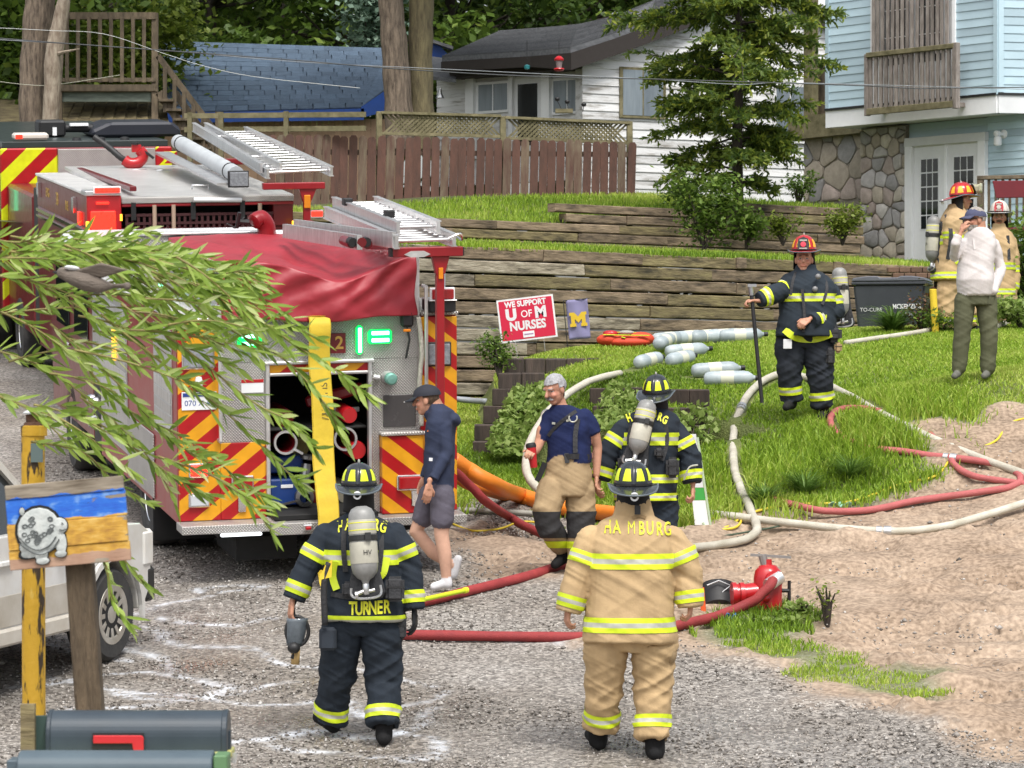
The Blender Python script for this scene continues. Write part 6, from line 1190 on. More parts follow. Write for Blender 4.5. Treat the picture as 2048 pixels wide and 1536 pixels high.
        if beard is not None:
            mm=(fcx[:,1]>.055*S)&(fcx[:,2]<-.030*S)&(fcx[:,2]>-.062*S)&(np.abs(fcx[:,0])<.034*S)
            if beard[1]: mm|=(fcx[:,2]<-.055*S)&(fcx[:,1]>-.0*S)&~((fcx[:,2]>-.075*S)&(np.abs(fcx[:,0])<.022*S)&(fcx[:,1]>.06*S))
            s.beardargs=('mustache' if not beard[1] else 'beard',w_+nw*(n3(v0,70,6)[:,None]*.008),nw,f,mm,[],.003,mat('facial_hair_%d'%len(bpy.data.materials),beard[0],.8,col2=tuple(x*.6 for x in beard[0]),scale=50,bump=.4))
    def headhair(s):
        for k in('hairargs','beardargs'):
            if hasattr(s,k): shell(*getattr(s,k),s.e)
    def hand(s,w,d,n,side,curl=.35,size=1.0,col=SKIN,thumb=1.0):
        """palm plus four unequal fingers with two bends and a thumb; d toward the fingertips, n out of the palm"""
        w=Vector(w);d=Vector(d).normalized();n=Vector(n);n=(n-d*n.dot(d)).normalized();l=d.cross(n)*side; B=Body();S=size
        for i,(o,L) in enumerate(((-.030,.080),(-.010,.086),(.011,.083),(.031,.074))):
            k=w+l*o*S*1.0+d*L*S; B.limb([w+l*o*.55*S,k],[.017*S,.013*S],'s',10); a=0; p=k
            for j,(sl,rd) in enumerate(zip((.042,.028,.020),(.0108,.0098,.0085))):
                a+=curl*(1.0 if j else .8)*(1+.12*i); q=p+(d*math.cos(a)+n*math.sin(a))*sl*S*(.86,1,.96,.78)[i]; B.limb([p,q],[rd*S*1.05,rd*S*.95],'s',8); p=q
        t0=w+d*.022*S-l*.026*S; t1=t0+(d*.75-l*.75*thumb+n*.25).normalized()*.042*S; t2=t1+(d*.95-l*.15*thumb+n*.45).normalized()*.034*S; B.limb([t0,t1,t2],[.0155*S,.0125*S,.0095*S],'s',9); B.limb([w-d*.05*S,w+d*.02*S],[.026*S,.024*S],'s',10,.8)
        v,nn,f=remesh(B.mb,.0052*S,1); c=np.tile(np.array(col),(len(v),1))*(.9+.2*n3(v,45,5))[:,None]; s.extra.append((v,f,c))
def helmet(s,yaw,shell_m,tet_m,pitch=0,front=None,visor=None,scale=1.0,trim=M_silv,c=None,badge=M_black,lift=0):
    Mx=(Matrix.Translation(c) if c is not None else Matrix.Translation(s.headM.translation))@Matrix.Rotation(yaw,4,'Z')@Matrix.Rotation(pitch,4,'X')@Matrix.Translation((0,-.01,.055+lift))@Matrix.Scale(scale,4)
    e=empty('helmet'); e.parent=s.e; e.matrix_local=Mx
    def dome(az,t,off=0):
        el=t*math.pi/2; rd=abs(math.cos(4*az)); k=1+.035*max(0,(rd-.93)/.07)*math.cos(el); return Vector(((.112+off)*math.cos(el)**.85*k*math.sin(az),(.135+off)*math.cos(el)**.85*k*math.cos(az),(.145+off)*math.sin(el)))
    b=MB(); b.grid(lambda a,t:dome(a*2*math.pi,t),64,14); b.build('shell',shell_m,e,smooth=True)
    def brim(a,t):
        az=a*2*math.pi; d=dome(az,0); r=Vector((d.x,d.y,0)); ex=.036+.03*max(0,math.cos(az))**2+.085*max(0,-math.cos(az))**2; o=r.normalized()*ex*t; return Vector((r.x+o.x,r.y+o.y,-.004-.012*t-.030*t*max(0,-math.cos(az))**2+.022*t*abs(math.sin(az))**4))
    b=MB(); b.grid(brim,64,5); b.grid(lambda a,t:brim(a,t)-Vector((0,0,.008)),64,5); b.grid(lambda a,t:brim(a,1)-Vector((0,0,.008*t)),64,1); b.build('brim',shell_m,e,smooth=60)
    b=MB(); b.tube([brim(k/48,1)-Vector((0,0,.003)) for k in range(49)],.006,6,cap=False); b.build('brim_edge',mat('brim_trim_%d'%len(bpy.data.materials),(.10,.12,.14),.35),e,smooth=True)
    for k in range(8):
        az=math.pi/8+k*math.pi/4
        b=MB(); b.grid(lambda a,t:dome(az+(a-.5)*(.50-.16*t),.13+.36*t,.003),5,4); b.build('reflective_patch',tet_m,e,smooth=True)
    b=MB(); b.grid(lambda a,t:dome((a-.5)*.28,.05+.95*t,.005*math.sin(a*3.1416)+.004),3,12); b.grid(lambda a,t:dome(math.pi+(a-.5)*.28,.05+.95*t,.005*math.sin(a*3.1416)+.004),3,12); b.build('comb_ridge',shell_m,e,smooth=True)
    b=MB(); b.ball((0,0,.15),(.008,.008,.018),8,6); b.build('finial',M_silv,e)
    b=MB(); b.grid(lambda a,t:Vector((.118*math.sin(a*2*math.pi)*(1),.139*math.cos(a*2*math.pi),.012*t)),48,1); b.build('helmet_band',M_black,e)
    if front:
        b=MB(); b.prism([(-.05,0),(.05,0),(.056,.05),(.045,.105),(.0,.125),(-.045,.105),(-.056,.05)],.0,.006,M=Matrix.Translation((0,.148,.005))@Matrix.Rotation(R(15),4,'X')@Matrix.Rotation(R(90),4,'X')@Matrix.Scale(-1,4,(0,0,1))); o=b.build('front_shield',front[0],e)
        b=MB(); b.lathe([(0,0),(.026,0),(.026,.004),(0,.005)],16,Matrix.Translation((0,.147,.055))@Matrix.Rotation(R(-75),4,'X')); b.build('shield_badge',front[1],e); b=MB(); b.box((-.036,.153,.012),(.036,.158,.024)); b.build('shield_bar',M_silv,e)
        b=MB(); b.box((-.034,.139,.085),(.034,.143,.100)); b.build('shield_bar',M_silv,e)
    if visor:
        b=MB(); b.grid(lambda a,t:Vector((.15*math.sin((a-.5)*2.0),.075+.155*math.cos((a-.5)*2.0)*(1-.1*t)+.02*t,.02+.10*t)),14,3); o=b.build('face_shield',visor,e,smooth=True); q=o.modifiers.new('t','SOLIDIFY'); q.thickness=.004
    # rear ring or lamp
    b=MB(); b.lathe([(.016,-.006),(.027,-.006),(.027,.006),(.016,.006),(.016,-.006)],14,Matrix.Translation((0,-.232,-.055))@Matrix.Rotation(R(90),4,'X')); b.build('hanger_ring',M_white,e,smooth=40)
    # neck curtain and chin strap
    b=MB(); b.grid(lambda a,t:Vector((.100*math.sin(math.pi+(a-.5)*2.7)*(1+.06*t),.118*math.cos(math.pi+(a-.5)*2.7)-.01*t,-.005-.17*t)),18,4); o=b.build('ear_curtain',mat('black_ear_curtain_%d'%len(bpy.data.materials),(.012,.011,.012),.9),e,smooth=True); q=o.modifiers.new('t','SOLIDIFY'); q.thickness=.006
    return e
def scba(s,top,bot,yaw,r=.085,back=.17,label=None,rot=0):
    """air cylinder, dome up, valve down, with harness frame"""
    top=Vector(top);bot=Vector(bot); z=(top-bot); L=z.length; z=z.normalized(); f=Vector((-math.sin(yaw),math.cos(yaw),0)); x=f.cross(z).normalized(); y=z.cross(x)
    Mx=Matrix(((x.x,y.x,z.x,bot.x),(x.y,y.y,z.y,bot.y),(x.z,y.z,z.z,bot.z),(0,0,0,1))); e=empty('air_pack'); e.parent=s.e; e.matrix_local=Mx
    b=MB(); b.lathe([(0.02,-.05),(.022,-.02),(.03,0),(r*.6,.015),(r*.9,.05),(r,.095),(r,L-.09),(r*.94,L-.05),(r*.75,L-.02),(r*.4,L-.002),(0,L)],26); o=b.build('cylinder',M_tank,e,smooth=True)
    b=MB(); b.lathe([(r+.002,L*.22),(r+.003,L*.23),(r+.003,L*.50),(r+.002,L*.51)],26,cap=False); b.build('label_band',M_tankw,e,smooth=True); b=MB(); b.lathe([(r+.002,L*.62),(r+.003,L*.63),(r+.003,L*.80),(r+.002,L*.81)],26,cap=False); b.build('label_band',M_tankw,e,smooth=True)
    b=MB(); b.lathe([(r+.004,L*.665),(r+.0045,L*.668),(r+.0045,L*.675),(r+.004,L*.678)],26,cap=False); b.lathe([(r+.004,L*.765),(r+.0045,L*.768),(r+.0045,L*.775),(r+.004,L*.778)],26,cap=False); b.build('label_line',M_ltr,e)
    b=MB(); b.lathe([(r+.004,L*.53),(r+.007,L*.535),(r+.007,L*.60),(r+.004,L*.605)],26,cap=False); b.box((.02,-r-.02,L*.53),(.06,-r+.01,L*.63)); b.build('strap',M_black,e)
    b=MB(); b.lathe([(.018,-.10),(.024,-.09),(.024,-.03),(.018,-.02)],12); b.tube([(0,0,-.07),(-.06,-.01,-.09)],.014,8); b.tube([(0,0,-.08),(.06,0,-.07)],.012,8); b.tube(smooth_path([(-.10,.0,-.05),(-.10,.0,-.10),(-.05,-.02,-.125),(.05,-.02,-.125),(.10,.0,-.10),(.10,.0,-.04)],4),.009,6); b.lathe([(.03,0),(.03,.02)],12,Matrix.Translation((-.075,-.01,-.10))@Matrix.Rotation(R(90),4,'Y')); b.build('valve_assembly',mat('dull_chrome',(.6,.6,.6),.3,.9),e,smooth=40)
    b=MB(); b.prism([(-.10,-.13),(.10,-.13),(.13,-.09),(.10,.05),(.085,L*.8),(-.085,L*.8),(-.10,.05),(-.13,-.09)],r*.55,r*.55+.05,axis='y'); b.build('back_frame',M_pack,e,bevel=.01)
    if label: o2=text_mesh('tank_mark',label,.05,M_black,e,Matrix.Translation((.03,-r-.005,L*.36))@Matrix.Rotation(R(90),4,'X'),.0005,sx=.9)
    return e,Mx
def pouch(s,c,r,m=None,name='pack_pouch'):
    b=MB(); b.box((c.x-r[0],c.y-r[1],c.z-r[2]),(c.x+r[0],c.y+r[1],c.z+r[2])); o=b.build(name,m or M_pack,s.e,bevel=min(r)*.55,bseg=3); b=MB(); b.box((c.x-r[0]*.9,c.y-r[1]*1.06,c.z+r[2]*.1),(c.x+r[0]*.9,c.y-r[1]*.9,c.z+r[2]*.25)); b.build('pouch_flap',M_black,o); return o
def strip(s,pts,w_,m,name='strap',off=.012,th=.006):
    """flat strap laid on the body through image points, projected along the view"""
    pp=[]
    for k,(px,py) in enumerate(pts): c=s.p(px,py); h=s.bvh.ray_cast(Vector((c.x,-3,c.z)),Vector((0,1,0)))[0]; pp.append(Vector((c.x,(h.y if h else 0)-off,c.z)))
    pp=smooth_path(pp,5); b=MB()
    for i in range(len(pp)-1): b.bar(pp[i],pp[i+1]+(pp[i+1]-pp[i])*.08,w_,th,up=(0,-1,0))
    return b.build(name,m,s.e)
def boot(s,ank,toe,h=.2,r=.062,cls='boot',sole=.0):
    """boot: shaft, foot and toe cap; ank at sole level below the ankle"""
    a=Vector(ank);t=Vector(toe); d=(t-a); s.B.limb([a+Vector((0,0,.06)),a+Vector((0,0,h))],[r*1.0,r*.98],cls); s.B.limb([a-d*.22+Vector((0,0,.045)),a+d*.45+Vector((0,0,.05)),t+Vector((0,0,.04))],[.05,.05,.042],cls)
def turnout(s,J,yaw,wd=1.0,dp=1.0,hemz=None,coat='coat',leg_r=(.15,.118,.108),arm_r=(.105,.088,.078),sh=.0):
    """coat, sleeves and trousers. J in image points: neck, chest, waist, hem, shL, elL, wrL, shR.., hipL, knL, anL.."""
    p=lambda k:s.p(*J[k]); B=s.B; neck=p('neck');ch=p('chest');wa=p('waist');he=p('hem')
    mid=lambda a,b,t:a.lerp(b,t)
    rings=[]
    for c,a,b in((he,.285,.205),(mid(he,wa,.5),.28,.20),(wa,.268,.192),(mid(wa,ch,.5),.272,.19),(ch,.272,.185),(mid(ch,neck,.40),.255,.165),(mid(ch,neck,.72),.205,.14),(mid(ch,neck,.9),.135,.115),(neck,.10,.10),(neck+Vector((0,0,.05)),.092,.095)): rings.append((c.x,c.y,c.z,a*wd,b*dp))
    s.torso=B.loft(rings,yaw,'coat')
    s.rings=rings
    for sd in'LR':
        sh_,el,wr=p('sh'+sd),p('el'+sd),p('wr'+sd); sh_=sh_+Vector((0,0,-.03)); ids=B.limb([sh_,mid(sh_,el,.45),el,mid(el,wr,.5),wr],[arm_r[0]*.80,arm_r[0]*.95,arm_r[1],arm_r[1]*.97,arm_r[2]],'coat',end=False); s.creases=getattr(s,'creases',[])+[el]; setattr(s,'arm'+sd,(sh_,el,wr,ids))
        hp,kn,an=p('hip'+sd),p('kn'+sd),p('an'+sd); ids=B.limb([hp,mid(hp,kn,.5),kn,mid(kn,an,.6),an],[leg_r[0],leg_r[0]*.93,leg_r[1],leg_r[2],leg_r[2]*1.02],'pants',end=False); s.creases=s.creases+[kn,an,hp]; setattr(s,'leg'+sd,(hp,kn,an,ids))
    hl,hr=p('hipL'),p('hipR'); m=(hl+hr)/2; B.loft([(m.x,m.y,m.z-.035,.12*wd,.13),(m.x,m.y,m.z+.02,.2*wd,.16),(m.x,m.y,max(m.z+.12,he.z+.05),.215*wd,.165)],yaw,'pants')
def std_bands(s,arm=True,legs=True,hemband=None,chestband=None,armt=(.45,.80),legt=.86):
    for sd in'LR':
        if arm:
            a,e,w_,ids=getattr(s,'arm'+sd); L=(e-a).length; s.band(a,e,L*armt[0],L*armt[0]+.085,ids[:3]); L=(w_-e).length; s.band(e,w_,L*armt[1]-.09,L*armt[1]-.005,ids[2:])
        if legs: h,k,a,ids=getattr(s,'leg'+sd); L=(a-k).length; s.band(k,a,L*legt-.09,L*legt-.005,ids[2:])
    for z0,z1 in (chestband or []): s.band((0,0,0),(0,0,1),z0,z1,s.torso)
def gpos(px,py): return on(px,py)
# --- 1: dark coat with air pack, walking away, name panel on the coat tail
T=Person('firefighter in dark turnout coat with grey air tank walking away, face mask in left hand',722,1488,22.15)
J=dict(neck=(720,1030,0),chest=(722,1085,.0),waist=(726,1175,.0),hem=(728,1238,.0),shL=(650,1062,.0),elL=(612,1140,-.02),wrL=(588,1198,-.04),shR=(790,1060,.0),elR=(819,1140,0),wrR=(826,1218,-.03),hipL=(685,1258,0),knL=(672,1355,.10),anL=(660,1440,.22),hipR=(763,1258,0),knR=(767,1365,.04),anR=(768,1448,-.06))
turnout(T,J,0,1.0,1.05,leg_r=(.142,.116,.108)); boot(T,T.p(662,1462,.26),T.p(636,1446,.34),.2); boot(T,T.p(768,1489,-.05),T.p(770,1482,.16),.18)
T.head(T.p(718,985,.02),0,0,1.0,hair=(.03,.02,.015)); T.B.limb([T.p(719,1000,.0),T.p(720,1040,0)],[.085,.10],'hood')
aL=T.armL; T.hand(T.p(584,1206,-.05),(-.15,0,-1),(.8,.3,0),1,.45,1.0); T.hand(T.p(829,1226,-.03),(.05,0,-1),(-.8,.2,0),-1,.4,1.0,col=BLK)
T.pal=dict(coat=NAVY,pants=NAVY,boot=BOOT,hood=BLK); z=lambda py:(1488-py)*22.15/F
std_bands(T,chestband=[(z(1128),z(1098)),(z(1252),z(1228))],armt=(.38,.86),legt=.90); T.finish(.0095,.0115,('coat','pants'))
T.headhair(); helmet(T,0,M_hblk,M_tettY,R(2),(mat('dark_red_tag',(.15,.02,.02),.5),M_black),scale=1.06)
T.text('HAMBURG',[(683,1052),(698,1048),(713,1046),(728,1045),(743,1046),(754,1049),(768,1053)],.105,rot=[.18,.1,.05,0,-.05,-.12,-.2],sx=.62,bold=.003)
b=MB(); b.box((-.21,-.245,z(1230)),(.13,-.21,z(1198))); 
T.text('TURNER',[(708,1214),(721,1214),(735,1213.5),(748,1213),(762,1212),(776,1211)],.125,sx=.62,bold=.004)
e,mx=scba(T,T.p(722,1012,-.27),T.p(731,1160,-.31),0,.093,label='HV')
for pts in([(692,1040),(690,1090),(694,1140)],[(762,1040),(765,1090),(760,1140)],[(665,1185),(700,1190),(760,1188),(800,1178)]): strip(T,pts,.035,M_pack,'harness_strap')
for x,y,r in((790,1178,(.075,.05,.10)),(694,1178,(.04,.04,.06)),(803,1255,(.04,.03,.09))): pouch(T,T.p(x,y,-.22 if x<800 else -.06),tuple(q*.85 for q in r))
b=MB(); c=T.p(655,1275,-.02); b.box((c.x-.05,c.y-.16,c.z-.08),(c.x+.07,c.y-.10,c.z+.08)); b.build('trouser_pocket',mat('navy_pocket',NAVY,.85,col2=(.015,.02,.03)),T.e,bevel=.02)
for pts in([(672,1120),(668,1150),(676,1176)],[(776,1112),(770,1140),(762,1150)]): strip(T,pts,.05,M_lime,'reflective_strap',.02)
b=MB(); b.tube(smooth_path([T.p(658,1125,-.25),T.p(648,1170,-.24),T.p(650,1250,-.2)],5),.022,8); b.build('regulator_hose',M_pack,T.e,smooth=True); b=MB(); b.prism([(-.04,0),(.045,.02),(.05,.14),(.0,.10)],-.005,.005,M=Matrix.Translation(T.p(650,1160,-.26)),axis='y'); b.build('yellow_tag',M_yhose,T.e)
# mask held in his hand
mk=empty('breathing_mask',T.base+T.p(595,1262,-.02),'black breathing mask dangling from the left hand of the walking firefighter','mask')
b=MB(); b.grid(lambda a,t:Vector((.075*math.sin((a-.5)*3.4)*(1-.25*t**2)-.02*t,-.075*math.cos((a-.5)*3.4)*(1-.2*t),.09-.19*t)),14,8); o=b.build('face_lens',mat('smoky_lens',(.12,.14,.16),.12,col2=(.05,.06,.07),scale=6),mk,smooth=True); q=o.modifiers.new('t','SOLIDIFY'); q.thickness=.006
b=MB(); b.tube([Vector((.078*math.sin(a)-.0,-.078*math.cos(a)*0-.02,.10*math.cos(a)-.0)) for a in np.linspace(0,6.283,22)],.013,8,cap=False); b.ball((-.02,-.08,-.11),(.045,.045,.04),12,8); b.tube([(.03,-.02,-.05),(-.01,-.03,-.13),(-.03,-.03,-.19)],.018,8); b.build('mask_frame',M_black,mk,smooth=40); b=MB(); b.tube([(-.01,-.02,-.12),(-.015,-.02,-.23)],.03,8); b.build('nose_cup',mat('tan_rubber',(.45,.3,.12),.6),mk,smooth=True); b=MB(); b.tube([(-.02,-.02,.10),(-.03,0,.17),(.03,.0,.30),(.06,.0,.55)],.012,6); b.build('mask_strap',M_black,mk)
# --- 2: tan coat, walking away
T=Person('firefighter in tan turnout coat and trousers walking away with empty hands',1262,1518,21.75)
J=dict(neck=(1268,1028,0),chest=(1264,1095,0),waist=(1260,1200,0),hem=(1258,1282,0),shL=(1182,1070,0),elL=(1158,1150,-.02),wrL=(1137,1224,-.03),shR=(1345,1070,0),elR=(1372,1145,0),wrR=(1381,1214,-.02),hipL=(1212,1290,0),knL=(1205,1385,.06),anL=(1201,1456,.16),hipR=(1308,1290,0),knR=(1305,1385,.02),anR=(1306,1474,-.03))
turnout(T,J,0,1.1,1.12,leg_r=(.145,.118,.112),arm_r=(.12,.102,.088)); boot(T,T.p(1196,1496,.22),T.p(1180,1480,.36),.19,.07); boot(T,T.p(1310,1519,-.03),T.p(1310,1512,.18),.19,.07)
T.head(T.p(1266,985,.02),0,0,1.05,hair=(.05,.03,.02)); T.B.limb([T.p(1267,990,0),T.p(1268,1020,0)],[.09,.11],'hood'); T.B.limb([T.p(1268,1012,0),T.p(1268,1030,.0)],[.12,.135],'coat')
T.hand(T.p(1136,1220,-.03),(-.1,0,-1),(.8,.3,0),1,.6,.95); T.hand(T.p(1381,1208,-.02),(-.05,0,-1),(-.8,.2,0),-1,.75,.95)
T.pal=dict(coat=TAN,pants=(.51,.36,.195),boot=BOOT,hood=(.02,.014,.012)); z=lambda py:(1518-py)*21.75/F
std_bands(T,chestband=[(z(1136),z(1105)),(z(1262),z(1232))],armt=(.36,.90),legt=.80); T.finish(.0095,.0125,('coat','pants')); T.headhair(); helmet(T,0,M_hblk,M_tettY,R(3),(M_black,M_black),scale=1.12)
T.text('HA MBU RG',[(1214,1053),(1232,1053),(0,0),(1261,1054),(1281,1055),(1298,1055),(0,0),(1317,1057),(1334,1058)],.125,sx=.60,bold=.002)
b=MB(); c=T.p(1338,1305,.0); b.ball((c.x,c.y,c.z),(.055,.12,.09),12,8); b.build('cargo_pocket',mat('tan_pocket',TAND,.85,col2=(.3,.21,.11)),T.e,smooth=True)
strip(T,[(1262,1034),(1276,1030),(1290,1034)],.02,mat('tan_tab',(.30,.20,.10),.8),'collar_tab'); b=MB(); c=T.p(1275,1020,-.17); b.box((c.x-.02,c.y-.01,c.z-.03),(c.x+.02,c.y,c.z+.03)); b.build('collar_loop',M_black,T.e)
# --- 3: man in hoodie and shorts, walking left
T=Person('man in navy hoodie, grey shorts and white sneakers walking past the nearest fire engine',878,1182,27.9)
B=T.B; p=T.p; yw=R(80)
def ring(px,py,a,b_,dy=0): c=p(px,py,dy); return (c.x,c.y,c.z,a,b_)
B.loft([ring(878,975,.155,.125),ring(878,930,.165,.13),ring(880,880,.18,.13),ring(882,845,.20,.125),ring(884,822,.16,.10),ring(872,808,.065,.065)],yw-R(0),'hoodie')
for sgn,sh_,el,wr in((0,(888,852,-.13),(893,908,-.16),(866,958,-.24)),(1,(872,852,.15),(868,905,.2),(850,955,.16))): 
    B.limb([p(*sh_),p(*el),p(*wr)],[.068,.062,.045],'hoodie',end=False)
B.ball(p(905,838,0),(.085,.125,.06),'hoodie',Matrix.Rotation(R(25),4,'Y')); B.ball(p(886,824,0),(.085,.10,.045),'hoodie',Matrix.Rotation(R(20),4,'Y')); B.limb([p(868,814,0),p(866,828,0)],[.06,.08],'hoodie')
B.loft([ring(874,1000,.15,.115),ring(878,970,.158,.125),ring(878,955,.15,.12)],yw,'shorts')
B.limb([p(862,990,.10),p(846,1035,.12)],[.105,.095],'shorts'); B.limb([p(884,990,-.08),p(884,1040,-.09)],[.108,.098],'shorts')
B.limb([p(846,1030,.12),p(832,1062,.13),p(866,1105,.14),p(905,1132,.15)],[.075,.066,.06,.042],'leg'); B.limb([p(884,1030,-.09),p(883,1070,-.09),p(890,1110,-.09),p(893,1160,-.09)],[.078,.064,.06,.042],'leg')
B.limb([p(895,1173,-.09)+Vector((0,0,.035)),p(868,1180,-.1)+Vector((0,0,.03))],[.042,.036],'shoe'); B.limb([p(905,1150,.15),p(916,1118,.15)],[.045,.038],'shoe'); B.limb([p(893,1158,-.09),p(895,1168,-.09)],[.046,.045],'shoe')
B.limb([p(866,798,0),p(874,818,0)],[.058,.068],'neck')
T.head(p(853,801,0),yw,R(-6),1.06,hair=(.10,.06,.035),hairlen=.004); T.hand(p(858,972,-.25),(-.15,0,-1),(-.3,.9,0),-1,.35,1.0); T.hand(p(846,962,.16),(-.2,0,-1),(.3,-.9,0),1,.4,1.0)
T.pal=dict(hoodie=(.035,.045,.085),shorts=(.115,.105,.135),leg=(.60,.36,.26),shoe=(.72,.72,.74),neck=SKIN); T.finish(.010,.008,('hoodie','shorts')); T.headhair()
cap=empty('cap'); cap.parent=T.e; cap.matrix_local=T.headM@Matrix.Translation((0,-.008,.052))@Matrix.Scale(1.13,4); M_cap=mat('navy_cap',(.018,.02,.032),.8,col2=(.013,.015,.024),scale=30)
b=MB(); b.grid(lambda a,t:Vector((.092*math.cos(t*1.5)*math.sin(a*6.2832),.112*math.cos(t*1.5)*math.cos(a*6.2832),.09*math.sin(t*1.5)-.012)),32,8); b.build('crown',M_cap,cap,smooth=True); b=MB(); b.grid(lambda a,t:Vector((.085*math.sin((a-.5)*2.3)*(1-.05*t),.095*math.cos((a-.5)*2.0)+.085*t*math.cos((a-.5)*1.6),-.005-.03*t-.02*abs(a-.5)*t)),12,4); o=b.build('bill',M_cap,cap,smooth=True); q=o.modifiers.new('t','SOLIDIFY'); q.thickness=.006
b=MB(); b.tube([Vector((.088*math.sin((a-.5)*2.2),.182*math.cos((a-.5)*1.3),-.04)) for a in np.linspace(.25,.75,8)],.004,5); b.build('bill_edge',M_white,cap)
b=MB(); c=p(866,858,-.155); b.prism([(-.055,-.02),(.02,-.045),(.05,.0),(.0,.035)],-.02,-.012,M=Matrix.Translation(c+Vector((0,.02,0))),axis='y'); b.build('chest_emblem',mat('orange_red_print',(.5,.06,.03),.7,col2=(.6,.2,.05),scale=30),T.e); strip(T,[(859,918),(866,918.5)],.028,M_white,'label_patch',.003,.003)
# --- 4: mustached man in navy shirt and tan bunker trousers, facing the camera
T=Person('grey haired mustached man in navy t-shirt and tan bunker trousers carrying a red tumbler',1130,1140,28.6)
B=T.B;p=T.p; yw=R(160)
B.loft([ring(1138,925,.20,.15),ring(1138,890,.19,.145),ring(1136,852,.205,.14),ring(1134,832,.195,.12),ring(1130,819,.14,.095),ring(1122,811,.08,.075)],yw,'shirt')
B.limb([p(1099,834,.02),p(1088,866,.0),p(1084,880,0)],[.066,.066,.062],'shirt',end=False); B.limb([p(1170,832,.0),p(1185,858,0),p(1190,868,.0)],[.07,.074,.07],'shirt',end=False)
B.limb([p(1084,860,0),p(1079,885,-.02),p(1072,900,-.16),p(1066,905,-.24)],[.05,.046,.04,.032],'skin'); B.limb([p(1189,866,0),p(1195,895,.03),p(1193,950,.0)],[.05,.045,.032],'skin')
B.limb([p(1114,792,.01),p(1122,818,.02)],[.058,.068],'skin')
B.loft([ring(1132,990,.20,.16),ring(1136,950,.205,.16),ring(1137,918,.185,.15),ring(1137,908,.18,.145)],yw,'pants')
B.limb([p(1104,980,-.04),p(1092,1020,-.10),p(1098,1055,-.10),p(1120,1085,.10)],[.135,.125,.105,.10],'pants'); B.limb([p(1160,980,.02),p(1162,1025,-.02),p(1160,1065,-.03),p(1158,1110,.02)],[.135,.125,.105,.10],'pants')
boot(T,p(1126,1128,.14),p(1110,1138,-.02),.16); boot(T,p(1158,1140,.02),p(1150,1146,-.16),.16)
T.head(p(1110,779,-.04),R(132),R(-20),1.1,hair=(.42,.42,.44),hairlen=.006,beard=((.27,.25,.24),False),skin=(.52,.27,.19)); T.hand(p(1063,906,-.25),(-.1,-1,.1),(-.15,.0,-.3),1,.8,1.0); T.hand(p(1193,956,0),(-.05,-.1,-1),(.9,0,0),1,.55,1.0)
T.pal=dict(shirt=(.012,.020,.075),pants=(.40,.29,.165),skin=SKIN,boot=BOOT); T.finish(.0105,.011,('shirt','pants')); T.headhair()
m=(T.cls[T.f[:,0]]=='pants'); fc=T.v[T.f].mean(1); zk=lambda py:(1140-py)*28.6/F
shell('knee_patch',T.v,T.n,T.f,m&(fc[:,1]<.02),[(Vector((0,0,zk(1022))),Vector((0,0,1)),True),(Vector((0,0,zk(1075))),Vector((0,0,-1)),True)],.006,mat('black_knee_pad',(.022,.021,.022),.8,bump=.3),T.e)
shell('reflective_band',T.v,T.n,T.f,m,[(Vector((0,0,zk(1082))),Vector((0,0,1)),True),(Vector((0,0,zk(1096))),Vector((0,0,-1)),True)],.006,M_lime,T.e)
for pts in([(1096,872),(1112,852),(1134,834),(1152,822)],[(1150,905),(1150,870),(1155,838)]): strip(T,pts,.042 if len(pts)<4 else .032,M_pack,'suspender')
strip(T,[(1128,914),(1150,912),(1178,914)],.05,M_black,'belt'); strip(T,[(1132,906),(1134,925)],.04,M_black,'belt_tab'); strip(T,[(1090,925),(1082,945),(1074,962)],.05,M_black,'hanging_suspender',.03)
b=MB(); c=p(1146,836,-.17); b.tube([c+Vector((.036*math.cos(a),0,.036*math.sin(a))) for a in np.linspace(2.6,6.9,14)],.007,6); b.build('badge_print',M_silv,T.e); strip(T,[(1132,842),(1140,839)],.02,M_silv,'wing_pin',.006); strip(T,[(1104,846),(1110,847)],.02,M_silv,'wing_pin',.006)
cup=empty('tumbler',T.base+p(1068,915,-.30),'red insulated tumbler with black lid in the hand of the mustached man','tumbler'); cup.rotation_euler=(0,R(-8),0)
b=MB(); b.lathe([(0,0),(.030,0),(.032,.01),(.043,.17),(.043,.18)],18); b.build('cup',M_redp,cup,smooth=40); b=MB(); b.lathe([(.046,.18),(.047,.20),(.042,.215),(.03,.222),(0,.222)],18); b.build('lid',M_black,cup,smooth=40); cup.location.z-=.09
# --- 5: firefighter walking away up the drive, seen from behind
T=Person('firefighter in dark coat with tilted air tank walking away beside a white stake',1290,1132,29.0)
J=dict(neck=(1307,815,0),chest=(1303,858,0),waist=(1293,935,0),hem=(1290,1000,0),shL=(1248,850,0),elL=(1216,905,-.02),wrL=(1201,958,-.04),shR=(1352,855,0),elR=(1378,912,0),wrR=(1386,965,-.04),hipL=(1262,1005,0),knL=(1262,1060,.05),anL=(1262,1105,.05),hipR=(1322,1005,0),knR=(1326,1060,.0),anR=(1328,1108,-.02))
turnout(T,J,R(-8),.98,1.1,leg_r=(.15,.12,.11),arm_r=(.115,.098,.085)); boot(T,p(1262,1128) if 0 else T.p(1262,1128,.05),T.p(1262,1124,.25),.16); boot(T,T.p(1328,1134,-.02),T.p(1328,1130,.18),.16)
T.head(T.p(1314,795,.02),R(-15),R(-8),1.0,hair=(.03,.02,.015)); T.B.limb([T.p(1312,800,0),T.p(1308,825,0)],[.085,.105],'hood'); T.hand(T.p(1197,965,-.05),(-.1,-.1,-1),(.8,.3,0),1,.6,1.0); T.hand(T.p(1386,978,-.05),(0,-.2,-1),(-.8,.2,0),-1,.8,1.0)
